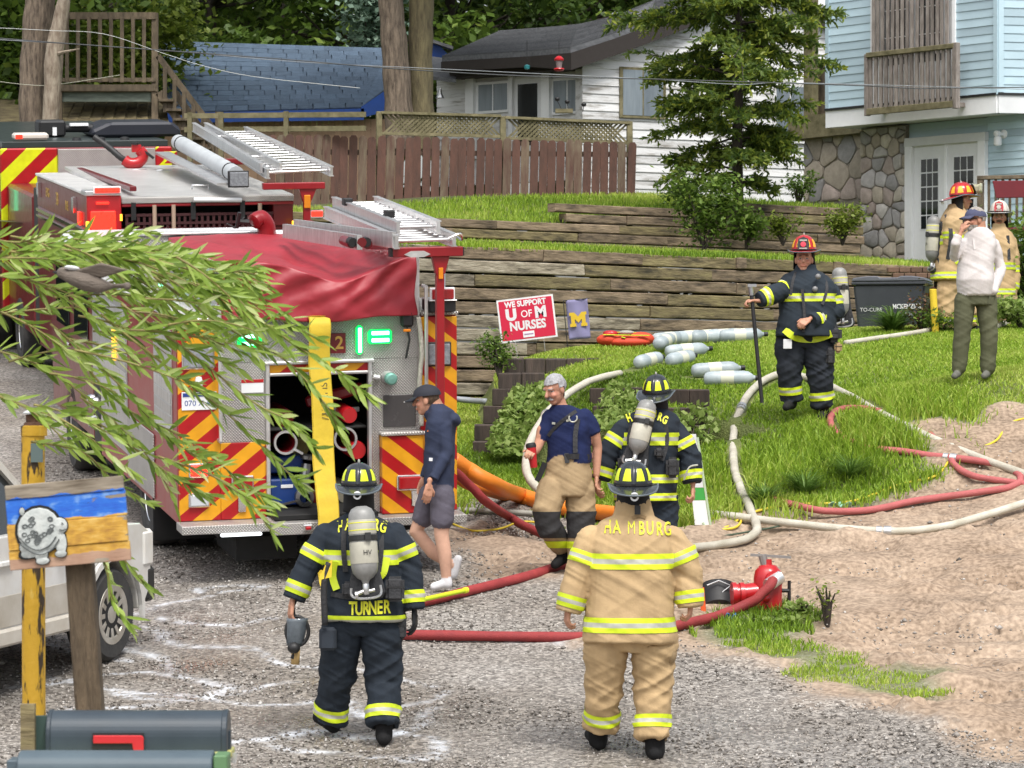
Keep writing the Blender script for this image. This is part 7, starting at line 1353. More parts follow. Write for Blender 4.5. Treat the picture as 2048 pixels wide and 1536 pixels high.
T.pal=dict(coat=NAVY,pants=NAVY,boot=BOOT,hood=BLK); z=lambda py:(1132-py)*29/F
std_bands(T,legs=True,chestband=[(z(890),z(865)),(z(1000),z(985)),(z(965),z(948))],armt=(.35,.92),legt=.8); T.finish(.011,.012,('coat','pants')); T.headhair(); helmet(T,R(-15),M_hblk,M_tettY,R(10),(M_black,M_black),scale=1.1)
T.text('HAMBURG',[(1258,836),(1270,831),(1282,828),(1294,827),(1306,829),(1318,834),(1328,840)],.10,rot=[.3,.2,.1,0,-.15,-.3,-.42],sx=.65,bold=.004)
scba(T,T.p(1297,800,-.22),T.p(1272,905,-.30),R(-8),.088)
for pts in([(1262,850),(1256,880),(1262,915)],[(1330,850),(1332,885),(1322,920)],[(1240,930),(1280,935),(1345,925)]): strip(T,pts,.035,M_pack,'harness_strap')
for x,y,r in((1345,935,(.07,.06,.11)),(1318,905,(.05,.05,.06)),(1245,925,(.05,.05,.07))): pouch(T,T.p(x,y,-.24),tuple(q*.85 for q in r))
b=MB(); b.tube(smooth_path([T.p(1368,960,-.2),T.p(1378,935,-.22),T.p(1395,930,-.15)],4),.008,6); b.build('gauge_line',M_silv,T.e)
# --- 6: red helmet firefighter with pole, facing the camera
g6=on(1610,842); T=Person('firefighter in red helmet and dark turnout gear leaning on a long pole',1612,838,33.5)
J=dict(neck=(1612,540,0),chest=(1614,578,0),waist=(1615,630,-.03),hem=(1612,672,-.02),shL=(1578,572,0),elL=(1560,585,-.14),wrL=(1517,600,-.26),shR=(1660,575,.02),elR=(1672,622,-.02),wrR=(1622,643,-.27),hipL=(1582,688,0),knL=(1578,740,-.04),anL=(1582,800,.02),hipR=(1636,690,0),knR=(1640,750,-.04),anR=(1646,812,0))
turnout(T,J,R(172),1.12,1.25,leg_r=(.165,.128,.112),arm_r=(.115,.10,.085)); boot(T,T.p(1582,818,.02),T.p(1572,822,-.16),.16,.068); boot(T,T.p(1646,838,0),T.p(1642,844,-.18),.16,.068)
T.head(T.p(1608,520,-.05),R(172),R(4),1.1,skin=(.60,.32,.22),beard=None,hair=(.08,.05,.03)); T.B.limb([T.p(1610,530,.04),T.p(1611,552,.02)],[.075,.11],'hood'); T.hand(T.p(1511,602,-.27),(-1,-.1,-.05),(.1,-.2,-1),-1,1.0,1.05); T.hand(T.p(1616,640,-.29),(-.6,-.35,-.35),(.1,.7,-.5),1,.9,1.05)
T.pal=dict(coat=(.026,.036,.048),pants=(.024,.029,.038),boot=(.02,.02,.02),hood=(.05,.05,.055)); z=lambda py:(838-py)*33.5/F
std_bands(T,chestband=[(z(604),z(588))],armt=(.40,.85),legt=.80); T.finish(.011,.013,('coat','pants')); T.headhair(); helmet(T,R(172),M_hred,M_tettO,R(-2),(M_black,mat('red_badge',(.6,.03,.06),.5)),scale=1.12,lift=.045)
for pts in([(1566,660),(1580,672),(1600,678),(1630,678),(1658,668)],): strip(T,pts,.075,M_lime,'waist_belt'); 
for pts in([(1640,545),(1650,575),(1640,610)],[(1590,545),(1582,565),(1578,590)],[(1600,580),(1604,630),(1602,665)]): strip(T,pts,.03,M_pack,'harness_strap')
b=MB(); 
for x,y in((1636,553),(1630,578)): b.ball(T.p(x,y,-.27),(.03,.03,.03),10,6)
b.build('gauge',mat('dull_gauge',(.2,.2,.2),.4),T.e,smooth=True); b=MB(); c=T.p(1575,688,-.22); b.box((c.x-.045,c.y-.01,c.z-.05),(c.x+.045,c.y,c.z+.05)); b.build('white_tag',M_white,T.e,bevel=.004)
for x,y,r,m in((1668,668,(.10,.10,.11),M_pack),(1676,695,(.05,.06,.07),mat('tan_mask_cup',(.35,.24,.12),.6)),(1660,712,(.06,.07,.12),M_pack)): pouch(T,T.p(x,y,-.14),tuple(q*.8 for q in r),m,'hanging_mask')
scba(T,T.p(1678,535,.26),T.p(1684,630,.24),R(-8),.08)
pole=empty('pike_pole',T.base+T.p(1524,800,-.30),'long black pole with metal head held upright on the lawn','pole'); b=MB(); q=T.p(1524,806,-.30); b.tube([Vector((0,0,-.03)),T.p(1503,595,-.30)-q],.021,10); b.build('shaft',mat('black_pole',(.018,.018,.02),.5),pole,smooth=50); b=MB(); t_=T.p(1501,578,-.30)-q; b.tube([T.p(1503,597,-.30)-q,t_],.026,10); b.box((t_.x-.03,t_.y-.03,t_.z-.01),(t_.x+.06,t_.y+.03,t_.z+.02)); b.build('pole_head',mat('steel_head',(.45,.45,.46),.35,.9),pole)
# --- 7: man in white shirt on the phone
T=Person('man in white henley shirt and olive trousers talking on a phone on the lawn',1948,757,34.0)
B=T.B;p=T.p; yw=R(160)
B.loft([ring(1952,590,.185,.15),ring(1950,560,.20,.165,-.02),ring(1952,525,.19,.145,-.01),ring(1958,490,.19,.125),ring(1960,470,.165,.105),ring(1958,456,.08,.08)],yw,'shirt')
B.limb([p(1929,488,0),p(1908,514,-.08),p(1911,486,-.2),p(1917,470,-.2)],[.064,.058,.05,.042],'shirt',end=False); B.limb([p(1988,488,.02),p(2002,538,.05),p(1988,582,-.08)],[.064,.056,.045],'shirt')
B.limb([p(1960,440,0),p(1960,462,0)],[.056,.068],'skin'); B.loft([ring(1952,610,.155,.125),ring(1952,585,.165,.13),ring(1952,575,.16,.125)],yw,'pants')
B.limb([p(1930,600,0),p(1924,670,-.02),p(1918,735,0)],[.11,.088,.078],'pants'); B.limb([p(1972,600,.02),p(1978,670,0),p(1976,735,.02)],[.11,.088,.078],'pants')
for x,dy in((1917,0),(1976,.02)): B.limb([p(x,746,dy+.03),p(x-8,752,dy-.16)],[.042,.036],'shoe')
T.head(p(1950,440,0),R(112),R(2),1.02,hair=(.38,.34,.30),beard=((.45,.42,.38),True)); T.hand(p(1923,462,-.2),(.35,.1,.9),(.7,.4,-.1),1,.7,1.0); 
T.pal=dict(shirt=(.72,.68,.67),pants=(.115,.12,.07),skin=SKIN,shoe=(.16,.16,.14)); T.finish(.0105,.009,('shirt','pants')); T.headhair()
cap=empty('cap'); cap.parent=T.e; cap.matrix_local=T.headM@Matrix.Translation((0,-.008,.05))@Matrix.Scale(1.1,4); M_cap2=mat('faded_navy_cap',(.06,.065,.12),.85,col2=(.045,.05,.095),scale=30)
b=MB(); b.grid(lambda a,t:Vector((.092*math.cos(t*1.5)*math.sin(a*6.2832),.112*math.cos(t*1.5)*math.cos(a*6.2832),.085*math.sin(t*1.5)-.012)),32,8); b.build('crown',M_cap2,cap,smooth=True); b=MB(); b.grid(lambda a,t:Vector((.085*math.sin((a-.5)*2.3),.095*math.cos((a-.5)*2.0)+.08*t*math.cos((a-.5)*1.6),-.005-.03*t-.02*abs(a-.5)*t)),12,4); o=b.build('bill',M_cap2,cap,smooth=True); q=o.modifiers.new('t','SOLIDIFY'); q.thickness=.006
b=MB(); b.tube([T.headM@Vector((.03,.10,.012)),T.headM@Vector((-.03,.10,.012)),T.headM@Vector((-.078,.02,.014))],.008,6); b.build('sunglasses',M_black,T.e)
ph=empty('mobile_phone',T.base+p(1929,450,-.16),'black phone held to the ear of the man in white','phone'); b=MB(); b.box((-.035,-.005,-.07),(.035,.005,.07)); o=b.build('handset',M_black,ph,bevel=.004); o.rotation_euler=(0,R(-15),R(60)); b=MB(); b.box((-.030,-.0075,-.062),(.030,-.0052,.062)); q=b.build('screen',M_glass,ph); q.rotation_euler=o.rotation_euler
strip(T,[(1944,478),(1946,500)],.02,mat('placket',(.6,.57,.56),.8),'placket',.004,.003); strip(T,[(1973,600),(1984,603)],.08,mat('olive_pocket',(.10,.105,.06),.85),'cargo_pocket',.01)
# --- 8: red helmet with raised visor, tank, seen from the side
T=Person('firefighter with red helmet, raised face shield and grey tank behind the man in white',1905,664,40.5)
J=dict(neck=(1912,416,0),chest=(1908,455,0),waist=(1902,520,0),hem=(1898,560,0),shL=(1918,440,.16),elL=(1935,490,.14),wrL=(1950,530,.1),shR=(1902,440,-.16),elR=(1900,490,-.18),wrR=(1925,535,-.2),hipL=(1912,580,.09),knL=(1935,625,.08),anL=(1935,650,.08),hipR=(1896,580,-.09),knR=(1890,622,-.1),anR=(1888,655,-.1))
turnout(T,J,R(-80),.95,1.05); boot(T,T.p(1888,664,-.1),T.p(1905,668,-.1),.15); boot(T,T.p(1935,662,.08),T.p(1955,664,.08),.15)
T.head(T.p(1926,400,0),R(-78),0,1.0,hair=(.10,.06,.03)); T.B.limb([T.p(1915,414,0),T.p(1913,428,0)],[.085,.11],'hood'); T.hand(T.p(1930,540,-.2),(.3,0,-1),(0,.8,0),-1,.6); 
T.pal=dict(coat=TAN,pants=TAN,boot=BOOT,hood=(.045,.045,.05)); z=lambda py:(664-py)*40.5/F
std_bands(T,chestband=[(z(490),z(472)),(z(558),z(545))],legt=.8); T.finish(.012,.012,('coat','pants')); T.headhair(); helmet(T,R(-78),M_hred,M_tettO,R(4),(M_black,M_silv),visor=mat('yellowed_face_shield',(.62,.60,.42),.25,trans=.3),scale=1.15)
scba(T,T.p(1868,432,-.02),T.p(1864,522,-.04),R(-80),.088,label='CFD'); strip(T,[(1890,430),(1896,470),(1890,520)],.05,M_pack,'harness_strap')
for x,y,r in((1872,540,(.10,.08,.05)),(1888,535,(.07,.07,.09)),(1884,470,(.05,.08,.2))): pouch(T,T.p(x,y,-.05),tuple(q*.85 for q in r))
# --- 9: white helmet firefighter facing the camera at the right
T=Person('firefighter in white helmet and tan coat standing behind the man in white',1998,684,42.0)
J=dict(neck=(1998,455,0),chest=(1998,492,0),waist=(1996,550,0),hem=(1996,600,0),shL=(1972,480,0),elL=(1966,530,.02),wrL=(1966,580,0),shR=(2022,480,0),elR=(2026,540,0),wrR=(2022,590,-.06),hipL=(1980,605,0),knL=(1978,645,0),anL=(1978,672,0),hipR=(2008,605,0),knR=(2010,645,0),anR=(2010,675,0))
turnout(T,J,R(180),.82,1.0); boot(T,T.p(1978,684,0),T.p(1978,688,-.2),.15); boot(T,T.p(2010,686,0),T.p(2010,690,-.2),.15)
T.head(T.p(1999,436,-.02),R(168),0,1.02,hair=(.09,.05,.03),beard=((.16,.09,.05),False)); T.B.limb([T.p(1999,454,.03),T.p(1998,464,0)],[.075,.10],'hood'); T.hand(T.p(2020,598,-.07),(-.2,-.3,-1),(-.8,.2,0),1,.6)
T.pal=dict(coat=TAN,pants=TAND,boot=BOOT,hood=BLK); z=lambda py:(684-py)*42/F
std_bands(T,chestband=[(z(540),z(526)),(z(590),z(578))],armt=(.85,.80)); T.finish(.012,.012,('coat','pants')); T.headhair(); helmet(T,R(168),M_hwht,M_hwht,0,(mat('red_shield',(.4,.02,.03),.5),M_silv),scale=1.1,lift=.02)
strip(T,[(1980,470),(1990,520),(1988,575)],.04,M_pack,'harness_strap'); strip(T,[(2012,472),(2014,520)],.04,M_pack,'harness_strap'); b=MB(); b.ball(T.p(1999,608,-.16),(.13,.08,.12),12,8); b.build('hanging_gear',M_pack,T.e,smooth=True)
# ---------------- hoses and cords ----------------
M_rh=mat('red_hose_jacket',(.30,.035,.035),.75,col2=(.22,.022,.024),scale=8,bump=.3,bscale=120); M_ph=mat('faded_pink_hose',(.42,.11,.11),.8,col2=(.34,.09,.085),scale=8,bump=.3,bscale=120); M_wh=mat('dirty_white_hose',(.56,.53,.45),.8,col2=(.42,.39,.31),scale=6,bump=.3,bscale=120); M_oh=mat('orange_large_hose',(.72,.22,.02),.55,col2=(.66,.19,.015),scale=5); M_yc=mat('yellow_cord',(.66,.50,.04),.6); M_gh=mat('grey_hose',(.33,.32,.28),.7)
def hose(name,pts,r,m,label,cat='hose',n=6,sides=12,ends=None):
    q=[]
    for t in pts: q.append(Vector(t) if isinstance(t,Vector) else (P(*t[:3]) if len(t)==4 else on(t[0],t[1],r*1.1)))
    pp=smooth_path(q,n); e=empty(name,pp[0],label,cat); o=pp[0]; 
    if r>.02:
        sd=len(bpy.data.objects); pp=[p+Vector((mnoise.noise(Vector((i*.31,sd,0)))*.018,mnoise.noise(Vector((i*.27,0,sd)))*.03,0)) for i,p in enumerate(pp)]
    rr_=[r*(1+.07*mnoise.noise(Vector((i*.4,r*90,1.5)))) for i in range(len(pp))]
    b=MB(); b.tube([p-o for p in pp],rr_,sides,flat=.94); b.build('hose_line' if cat=='hose' else 'cord_line',m,e,smooth=True)
    if ends:
        for i in (0,-1):
            p=pp[i];d=(pp[1]-pp[0]) if i==0 else (pp[-2]-pp[-1]); d.normalize(); b=MB(); b.tube([p-o-d*.05,p-o+d*.10],r*1.25,14); b.build('coupling',M_alu,e,smooth=40)
    if r>.03 and len(pp)>40:
        i=int(len(pp)*.46); d=(pp[i+1]-pp[i]).normalized(); b=MB(); b.tube([pp[i]-o-d*.07,pp[i]-o-d*.02],r*1.22,14); b.tube([pp[i]-o+d*.0,pp[i]-o+d*.07],r*1.3,14); b.build('mid_coupling',M_alu,e,smooth=40)
    return e
hose('attack_hose',[(905,938,30.0,0),(930,962,30.2,0),(975,1005,30.4,0),(1020,1045),(1070,1072),(1130,1092),(1220,1105),(1262,1122),(1225,1135),(1130,1142),(1060,1162),(950,1190),(815,1222),(740,1235)],.045,M_rh,'red hose running from the nearest fire engine and doubling back between the walking firefighters')
VB=on(1530,1224)
hose('attack_hose',[(700,1282),(815,1282),(930,1284),(1060,1286),(1180,1286),(1290,1275),(1380,1258),(1450,1238),VB+Vector((-.10,-.28,.12)),VB+Vector((.02,-.24,.24)),VB+Vector((.075,-.13,.28))],.045,M_rh,'red hose lying across the drive into the red valve',ends=True)
hose('supply_hose',[(905,918,30.6,0),(935,938,30.7,0),(985,968,30.9,0),on(1040,1008,.09),on(1110,1030,.09),on(1190,1042,.09),on(1260,1050,.09)],.085,M_oh,'fat orange supply hose behind the legs of the mustached man')
hose('supply_hose',[(910,955,31.2,0),(950,975,31.4,0),on(1010,1002,.05),on(1060,1012,.05),on(1130,1020,.05)],.055,M_oh,'thin orange hose under the fat orange supply hose')
hose('white_hose',[(1330,1112),(1400,1104),(1470,1094),(1512,1074),(1506,1040),(1482,990),(1467,930),(1468,870),(1485,818),(1515,778),(1560,757),(1620,765),(1690,795),(1780,845),(1880,892),(1960,925),(2060,962),(2140,1000)],.042,M_wh,'white hose looping up the lawn behind the red helmeted firefighter')
hose('white_hose',[(1420,1036),(1500,1046),(1600,1058),(1700,1068),(1800,1072),(1890,1062),(1970,1040),(2060,1012),(2140,985)],.040,M_wh,'white hose curving along the sandy slope below the pink hose')
hose('white_hose',[on(1240,752,.03),(1195,757,36.6,0),(1150,778,36,0),(1100,820,34.2,0),(1062,880,31.8,0),(1052,930,30.9,0),(1062,962,30.5,0),(1090,990,30.4,0)],.042,M_wh,'white hose hanging down the timber steps behind the mustached man')
hose('pink_hose',[(1760,830),(1720,824),(1680,826),(1660,845),(1672,872),(1706,892),(1750,905),(1800,910),(1870,920),(1960,930),(2020,945),(2042,965),(2020,982),(1940,995),(1840,1008),(1740,1028),(1650,1030),(1590,1018),(1540,1005)],.036,M_ph,'faded pink hose coiled from the lawn bank onto the sand')
hose('pink_hose',[(1860,875),(1892,905),(1912,940),(1950,960),(2010,970),(2090,980)],.034,M_ph,'short pink hose passing under the white hose at the right')
hose('pale_hose',[(2100,632),(2048,640),(2015,652),(1980,665)],.04,M_wh,'pale hose ends lying in the plants at the right edge'); hose('pale_hose',[(1690,692),(1760,682),(1830,672),(1880,662)],.035,M_wh,'white hose stretched across the back of the lawn')
hose('grey_pipe',[(905,797,40,0),(940,801,40,0),(972,803,39.8,0)],.04,mat('grey_plastic_pipe',(.25,.27,.29),.5),'grey pipe poking out between fire engine and timber steps','pipe'); hose('grey_hose',[(912,1026),(960,1028),(1040,1032),(1100,1036)],.03,M_gh,'grey hose on the gravel beside the nearest fire engine')
hose('extension_cord',[(2090,832),(2022,848),(1992,884),(1950,898),(1918,882),(1900,920),(1870,955),(1800,972),(1700,1006),(1580,1012),(1500,1030),(1450,1058),(1415,1050),(1440,1035),(1480,1040),(1470,1058),(1420,1064)],.013,M_yc,'yellow cord snaking over the hoses and coiled at the foot of the bank','cord',8,6)
hose('extension_cord',[(870,1030),(900,1048),(945,1064),(1000,1060),(1045,1046),(1110,1052)],.012,M_yc,'yellow cord looping over the red hose beside the fire engine','cord',8,6)
hose('thin_green_line',[(1380,1082),(1440,1075),(1520,1062),(1580,1050)],.010,mat('dark_green_line',(.05,.08,.05),.7),'thin dark green line crossing the white hoses','cord',6,6)
a=on(832,1226,.10);c=on(935,1203,.10); e=empty('lime_tool_handle',a,'lime yellow tool handle lying along the red hose','tool'); b=MB(); b.tube([(0,0,0),c-a],.020,10); b.build('handle',M_lime,e,smooth=40); b=MB(); b.tube([(c-a)*.93,(c-a)*.99],.026,10); b.build('grip_ring',M_ltr,e)
# ---------------- red valve with tools ----------------
V=empty('gated_valve',VB,'red hose valve with a bar handle standing in the grass','valve'); V.scale=(1.2,1.2,1.2); b=MB(); b.lathe([(.085,0),(.10,.01),(.10,.24),(.09,.29),(.06,.325),(.03,.335),(.028,.37)],22,Matrix.Translation((.02,0,0))); b.build('valve_body',M_redp,V,smooth=45)
b=MB(); b.tube([(.0,0,.14),(-.14,-.02,.13),(-.22,-.03,.125)],[.075,.07,.075],18); b.build('inlet',M_redp,V,smooth=45)
for x in(-.205,-.15): b=MB(); b.tube([(x,-.03,.126),(x-.03,-.033,.125)],.085,18); b.build('inlet_ring',M_redp,V,smooth=45)
b=MB(); b.tube([(.045,-.06,.23),(.06,-.12,.235)],.062,18); b.build('outlet_ring',M_redp,V,smooth=45)
b=MB(); b.tube([(.0,0,.33),(-.02,0,.40)],.03,10); b.bar((-.10,.02,.40),(.18,-.03,.385),.03,.018); b.build('bar_handle',mat('rusty_grey_steel',(.3,.28,.27),.5,.6),V)
b=MB(); b.tube([(.11,0,.15),(.17,0,.15)],.014,8); b.tube([(.17,.0,.08),(.17,.0,.22)],.012,8); b.build('side_crank',M_black,V)
b=MB(); b.ball((0,-.10,.1),(.03,.02,.03),8,6); b.build('bleeder_knob',M_redp,V,smooth=True)
bk=empty('black_bucket',on(1438,1218),'black bucket tipped in the grass beside the red valve','bucket'); b=MB(); b.lathe([(.10,0),(.135,.02),(.165,.20),(.17,.21),(.16,.205),(.125,.03),(0,.025)],22,Matrix.Rotation(R(-38),4,'X')@Matrix.Translation((0,.05,.02))); b.build('pail',M_black,bk,smooth=40); b=MB(); b.tube([(.0,0,.12),(.10,.0,.20),(.0,.0,.24),(-.1,0,.2)],.006,6); b.build('bail',M_alu,bk)
tl=empty('orange_tool',on(1408,1235),'orange handled tool standing beside the black bucket','tool'); b=MB(); b.tube([(0,0,.0),(-.02,0,.25)],.022,8); b.build('handle',mat('orange_grip',(.75,.10,.02),.5),tl,smooth=40); b=MB(); b.bar((.0,0,.02),(.10,-.06,-.0),.025,.012); b.build('blade',M_alu,tl)
rg=empty('blue_rag',on(1460,1242),'small blue rag in the grass','rag'); b=MB(); b.grid(lambda a,c:Vector((.10*(a-.5),.08*(c-.5),.03+.04*math.sin(a*5)*math.cos(c*6))),8,8); o=b.build('cloth',mat('blue_cloth',(.02,.12,.32),.8),rg,smooth=True); o.modifiers.new('t','SOLIDIFY').thickness=.004
shrub('weed','leafy green weeds growing around the red valve',on(1604,1238),.16,.15,51,LF_ivy,200,.06,9,cat='plant'); shrub('weed','low leafy weeds in front of the red valve',on(1560,1246),.26,.07,52,LF_ivy,260,.06,8,cat='plant'); shrub('weed','reddish dry weed stalks at the edge of the sand',on(1655,1240),.14,.3,53,LF_yel,60,.04,6,cat='plant')
sc=empty('plastic_scrap',on(1680,1014),'pale green plastic scrap on the sand beside the pink hose','scrap'); b=MB(); b.grid(lambda a,c:Vector((.22*(a-.5),.10*(c-.5),.03+.025*math.sin(a*9)*math.cos(c*5))),10,5); o=b.build('sheet',mat('pale_green_plastic',(.30,.55,.42),.35),sc,smooth=True); o.modifiers.new('t','SOLIDIFY').thickness=.004
# white marker stake beside the walking firefighter
mk=empty('marker_stake',on(1408,1062),'white marker board with a green stripe stuck in the ground','marker'); q=mk.location.copy()
def mp(px,py): return P(px,py,q.y-.05)-q
for nm,y0,y1,m in(('white_board',868,975,M_white),('green_band',976,1000,mat('green_stripe',(.05,.35,.06),.6)),('lower_board',1001,1050,M_white)):
    f=lambda y:(y-868)/182; b=MB(); x0=lambda y:1370+20*f(y);x1=lambda y:1392+26*f(y); b.hexa([tuple(v) for v in(mp(x0(y1),y1),mp(x1(y1),y1),mp(x1(y1),y1)+Vector((0,.02,0)),mp(x0(y1),y1)+Vector((0,.02,0)),mp(x0(y0),y0),mp(x1(y0),y0),mp(x1(y0),y0)+Vector((0,.02,0)),mp(x0(y0),y0)+Vector((0,.02,0)))]); b.build(nm,m,mk)
b=MB(); b.tube([mp(1406,1045),mp(1416,1072)],.012,6); b.bar(mp(1394,875)+Vector((.005,0,0)),mp(1420,1050)+Vector((.005,0,0)),.012,.02); b.build('orange_edge',mat('pale_green_edge',(.45,.55,.38),.6),mk)
# ---------------- signs, bag and bottles on the lawn ----------------
def quad_frame(tl,tr,br,bl,Y):
    a,b_,c,d=[P(*t,Y) for t in(tl,tr,br,bl)]; ce=(a+b_+c+d)/4; ux=((b_-a)+(c-d)); W=ux.length/2; ux.normalize(); uz=((a-d)+(b_-c)); H=uz.length/2; uz=(uz-ux*uz.dot(ux)).normalized(); uy=uz.cross(ux); return Matrix(((ux.x,uy.x,uz.x,ce.x),(ux.y,uy.y,uz.y,ce.y),(ux.z,uy.z,uz.z,ce.z),(0,0,0,1))),W,H
Mx,W,H=quad_frame((992,601),(1107,588),(1114,673),(1003,687),40.2); SG=empty('yard_sign',label='red and white yard sign supporting nurses, leaning by the timber wall',cat='sign',mtx=Mx)
b=MB(); b.box((-W/2,0,-H/2),(W/2,.006,H/2)); b.build('panel',M_white,SG); b=MB(); b.box((-W/2+.022,-.003,-H/2+.022),(W/2-.022,-.0005,H/2-.022)); b.build('red_field',mat('sign_red',(.55,.008,.045),.5),SG)
RX=Matrix.Rotation(R(90),4,'X')
for s_,sz,x,z,sx,bo in(('WE SUPPORT',.098,0,H*.36,.88,.004),('U',.19,-W*.27,H*.115,1.0,.012),('OF',.125,0,H*.11,.9,.001),('M',.19,W*.25,H*.115,1.0,.010),('NURSES',.152,0,-H*.155,.86,.006)): text_mesh('lettering',s_,sz,M_white,SG,Matrix.Translation((x,-.0035,z))@RX,.0008,bo,sx=sx)
b=MB(); b.box((-W*.10,-.006,-H*.43),(W*.10,-.0032,-H*.29)); b.build('logo_box',M_white,SG); b=MB(); b.box((-W*.08,-.008,-H*.375),(W*.08,-.0062,-H*.345)); b.build('logo_bar',mat('logo_grey',(.35,.2,.35),.6),SG)
for x in(-W*.25,W*.25): b=MB(); b.tube([(x,.01,-H/2+.2),(x,.01,-H/2-.25)],.004,6); b.build('wire_leg',M_alu,SG)
Mx,W,H=quad_frame((1130,601),(1174,597),(1182,676),(1140,680),40.4); FG=empty('garden_flag',label='faded blue garden flag with a yellow letter M beside the yard sign',cat='flag',mtx=Mx)
b=MB(); b.grid(lambda a,c:Vector(((a-.5)*W,.012*math.sin(a*7+c*3),(c-.5)*H)),12,14); o=b.build('cloth',mat('faded_blue_cloth',(.20,.19,.33),.8,col2=(.17,.16,.28),scale=6),FG,smooth=True); o.modifiers.new('t','SOLIDIFY').thickness=.003
mz=[(-.5,-.5),(-.14,-.5),(-.14,-.28),(-.2,-.28),(-.2,.02),(0,-.24),(.2,.02),(.2,-.28),(.14,-.28),(.14,-.5),(.5,-.5),(.5,-.28),(.42,-.28),(.42,.28),(.5,.28),(.5,.5),(.22,.5),(0,.2),(-.22,.5),(-.5,.5),(-.5,.28),(-.42,.28),(-.42,-.28),(-.5,-.28)]
b=MB(); b.prism([(x*W*.8,z*H*.36-.0) for x,z in mz],-.022,-.016,axis='y'); b.build('letter',mat('maize_yellow',(.62,.42,.02),.7),FG); b=MB(); b.tube([(-W/2-.03,0,H/2),(W/2+.03,0,H/2)],.006,6); b.tube([(-W/2-.03,0,H/2),(-W/2-.03,0,-H/2-.25)],.006,6); b.build('stand',M_black,FG)
bg_=on(1250,694); BG_=empty('orange_duffel',bg_,'orange rescue bag lying open on the lawn by the wall','bag'); wv=.75; rs=np.random.RandomState(6)
b=MB(); 
for k,(x,y,z,rx,ry,rz) in enumerate(((0,0,.07,.34,.17,.085),(-.2,-.02,.09,.16,.14,.08),(.2,.02,.10,.17,.15,.09),(.05,-.1,.06,.26,.09,.06))): b.ball((x,y,z),(rx,ry,rz),14,8)
v,n,f=None,None,None
o=b.build('bag_body',mat('orange_nylon',(.62,.06,.02),.7,col2=(.5,.045,.015),scale=8,bump=.3,bscale=20),BG_,smooth=True)
for x0,x1,y,z in((-.28,.3,-.14,.15),(-.1,.25,.02,.185),(-.05,.0,-.16,.12)): b=MB(); b.bar((x0,y,z),(x1,y-.01,z-.01),.04,.012); b.build('yellow_strap',M_lime if y<0 else mat('yellow_web',(.6,.5,.05),.7),BG_,bevel=.003)
b=MB(); b.ball((-.18,.02,.17),(.10,.07,.04),10,6); b.build('red_flap',M_redp,BG_,smooth=True); b=MB(); b.ball((.02,.02,.18),(.1,.06,.03),10,6); b.build('grey_content',M_gh,BG_,smooth=True)
M_bot=mat('pale_air_bottle',(.40,.45,.46),.45,col2=(.27,.32,.345),scale=6); M_botl=mat('bottle_label',(.62,.62,.50),.5)
def bottle_mesh():
    r=.085;L=.56; b=MB(); b.lathe([(0,0),(r*.4,.002),(r*.78,.02),(r*.96,.06),(r,.1),(r,L-.12),(r*.9,L-.06),(r*.55,L-.015),(.03,L),(.025,L+.02)],20); a=b.mesh('cylinder',M_bot,smooth=45); b=MB(); b.lathe([(.022,L+.02),(.03,L+.025),(.03,L+.07),(.018,L+.075),(0,L+.075)],12); b.tube([(0,0,L+.05),(.05,0,L+.05)],.014,8); c=b.mesh('valve',M_black,smooth=45); b=MB(); b.lathe([(r+.001,L*.35),(r+.002,L*.36),(r+.002,L*.6),(r+.001,L*.61)],20,cap=False); return a,c,b.mesh('label',M_botl,smooth=True)
BM=bottle_mesh()
BL=[((1312,692),(1365,688),'leftmost bottle of the row lying along the timber wall'),((1352,689),(1405,685),'second bottle of the row lying along the timber wall'),((1392,687),(1440,683),'middle bottle of the row lying along the timber wall'),((1425,685),(1475,682),'fourth bottle of the row lying along the timber wall'),((1460,684),(1505,682),'rightmost bottle of the row lying along the timber wall'),((1285,724),(1372,692),'upper tilted bottle of the pile beside the orange bag'),((1256,744),(1340,724),'front left bottle of the pile beside the orange bag'),((1322,738),(1402,722),'front right bottle of the pile beside the orange bag'),((1350,716),(1398,712),'small part hidden bottle at the back of the pile'),((1386,756),(1478,750),'rear one of the two bottles lying together on the lawn'),((1412,772),(1506,770),'front one of the two bottles lying together on the lawn')]
for i,((ax,ay),(cx,cy),lb) in enumerate(BL):
    a=on(ax,ay,.08);c=on(cx,cy,.08)
    if i in(5,): a+=Vector((0,0,.05)); c+=Vector((0,0,.10))
    d=(c-a).normalized(); 
    if (c-a).length>.75 or True: a=(a+c)/2-d*.29
    e=empty('air_bottle',a,'pale grey air bottle, '+lb,'air bottle','spare air bottles on the lawn'); e.rotation_euler=d.to_track_quat('Z','Y').to_euler()
    for nm,me in zip(('cylinder','valve','label_band'),BM): link(nm,me,e)
# ---------------- trash bin and yellow post ----------------
bn=empty('wheeled_bin',P(1785,690,42.6),'dark grey wheeled trash bin with lid against the timber wall','trash bin'); bn.rotation_euler=(0,0,R(-14)); M_bin=mat('charcoal_bin_plastic',(.035,.04,.048),.5,col2=(.028,.032,.04),scale=6); M_lid=mat('grey_bin_lid',(.10,.105,.125),.45,col2=(.08,.085,.10),scale=5)
b=MB(); b.hexa([(-.40,-.30,0),(.40,-.30,0),(.40,.30,0),(-.40,.30,0),(-.48,-.36,.80),(.48,-.36,.80),(.48,.36,.80),(-.48,.36,.80)]); b.build('tub',M_bin,bn,bevel=.03,bseg=2); b=MB(); b.box((-.50,-.38,.79),(.50,.38,.83)); b.build('rim',M_bin,bn,bevel=.01); b=MB(); b.prism([(-.50,.835),(.50,.835),(.47,.88),(.30,.905),(.15,.905),(.12,.885),(-.12,.885),(-.15,.905),(-.3,.905),(-.48,.88)],-.38,.38,axis='y'); b.build('lid',M_lid,bn,bevel=.012)
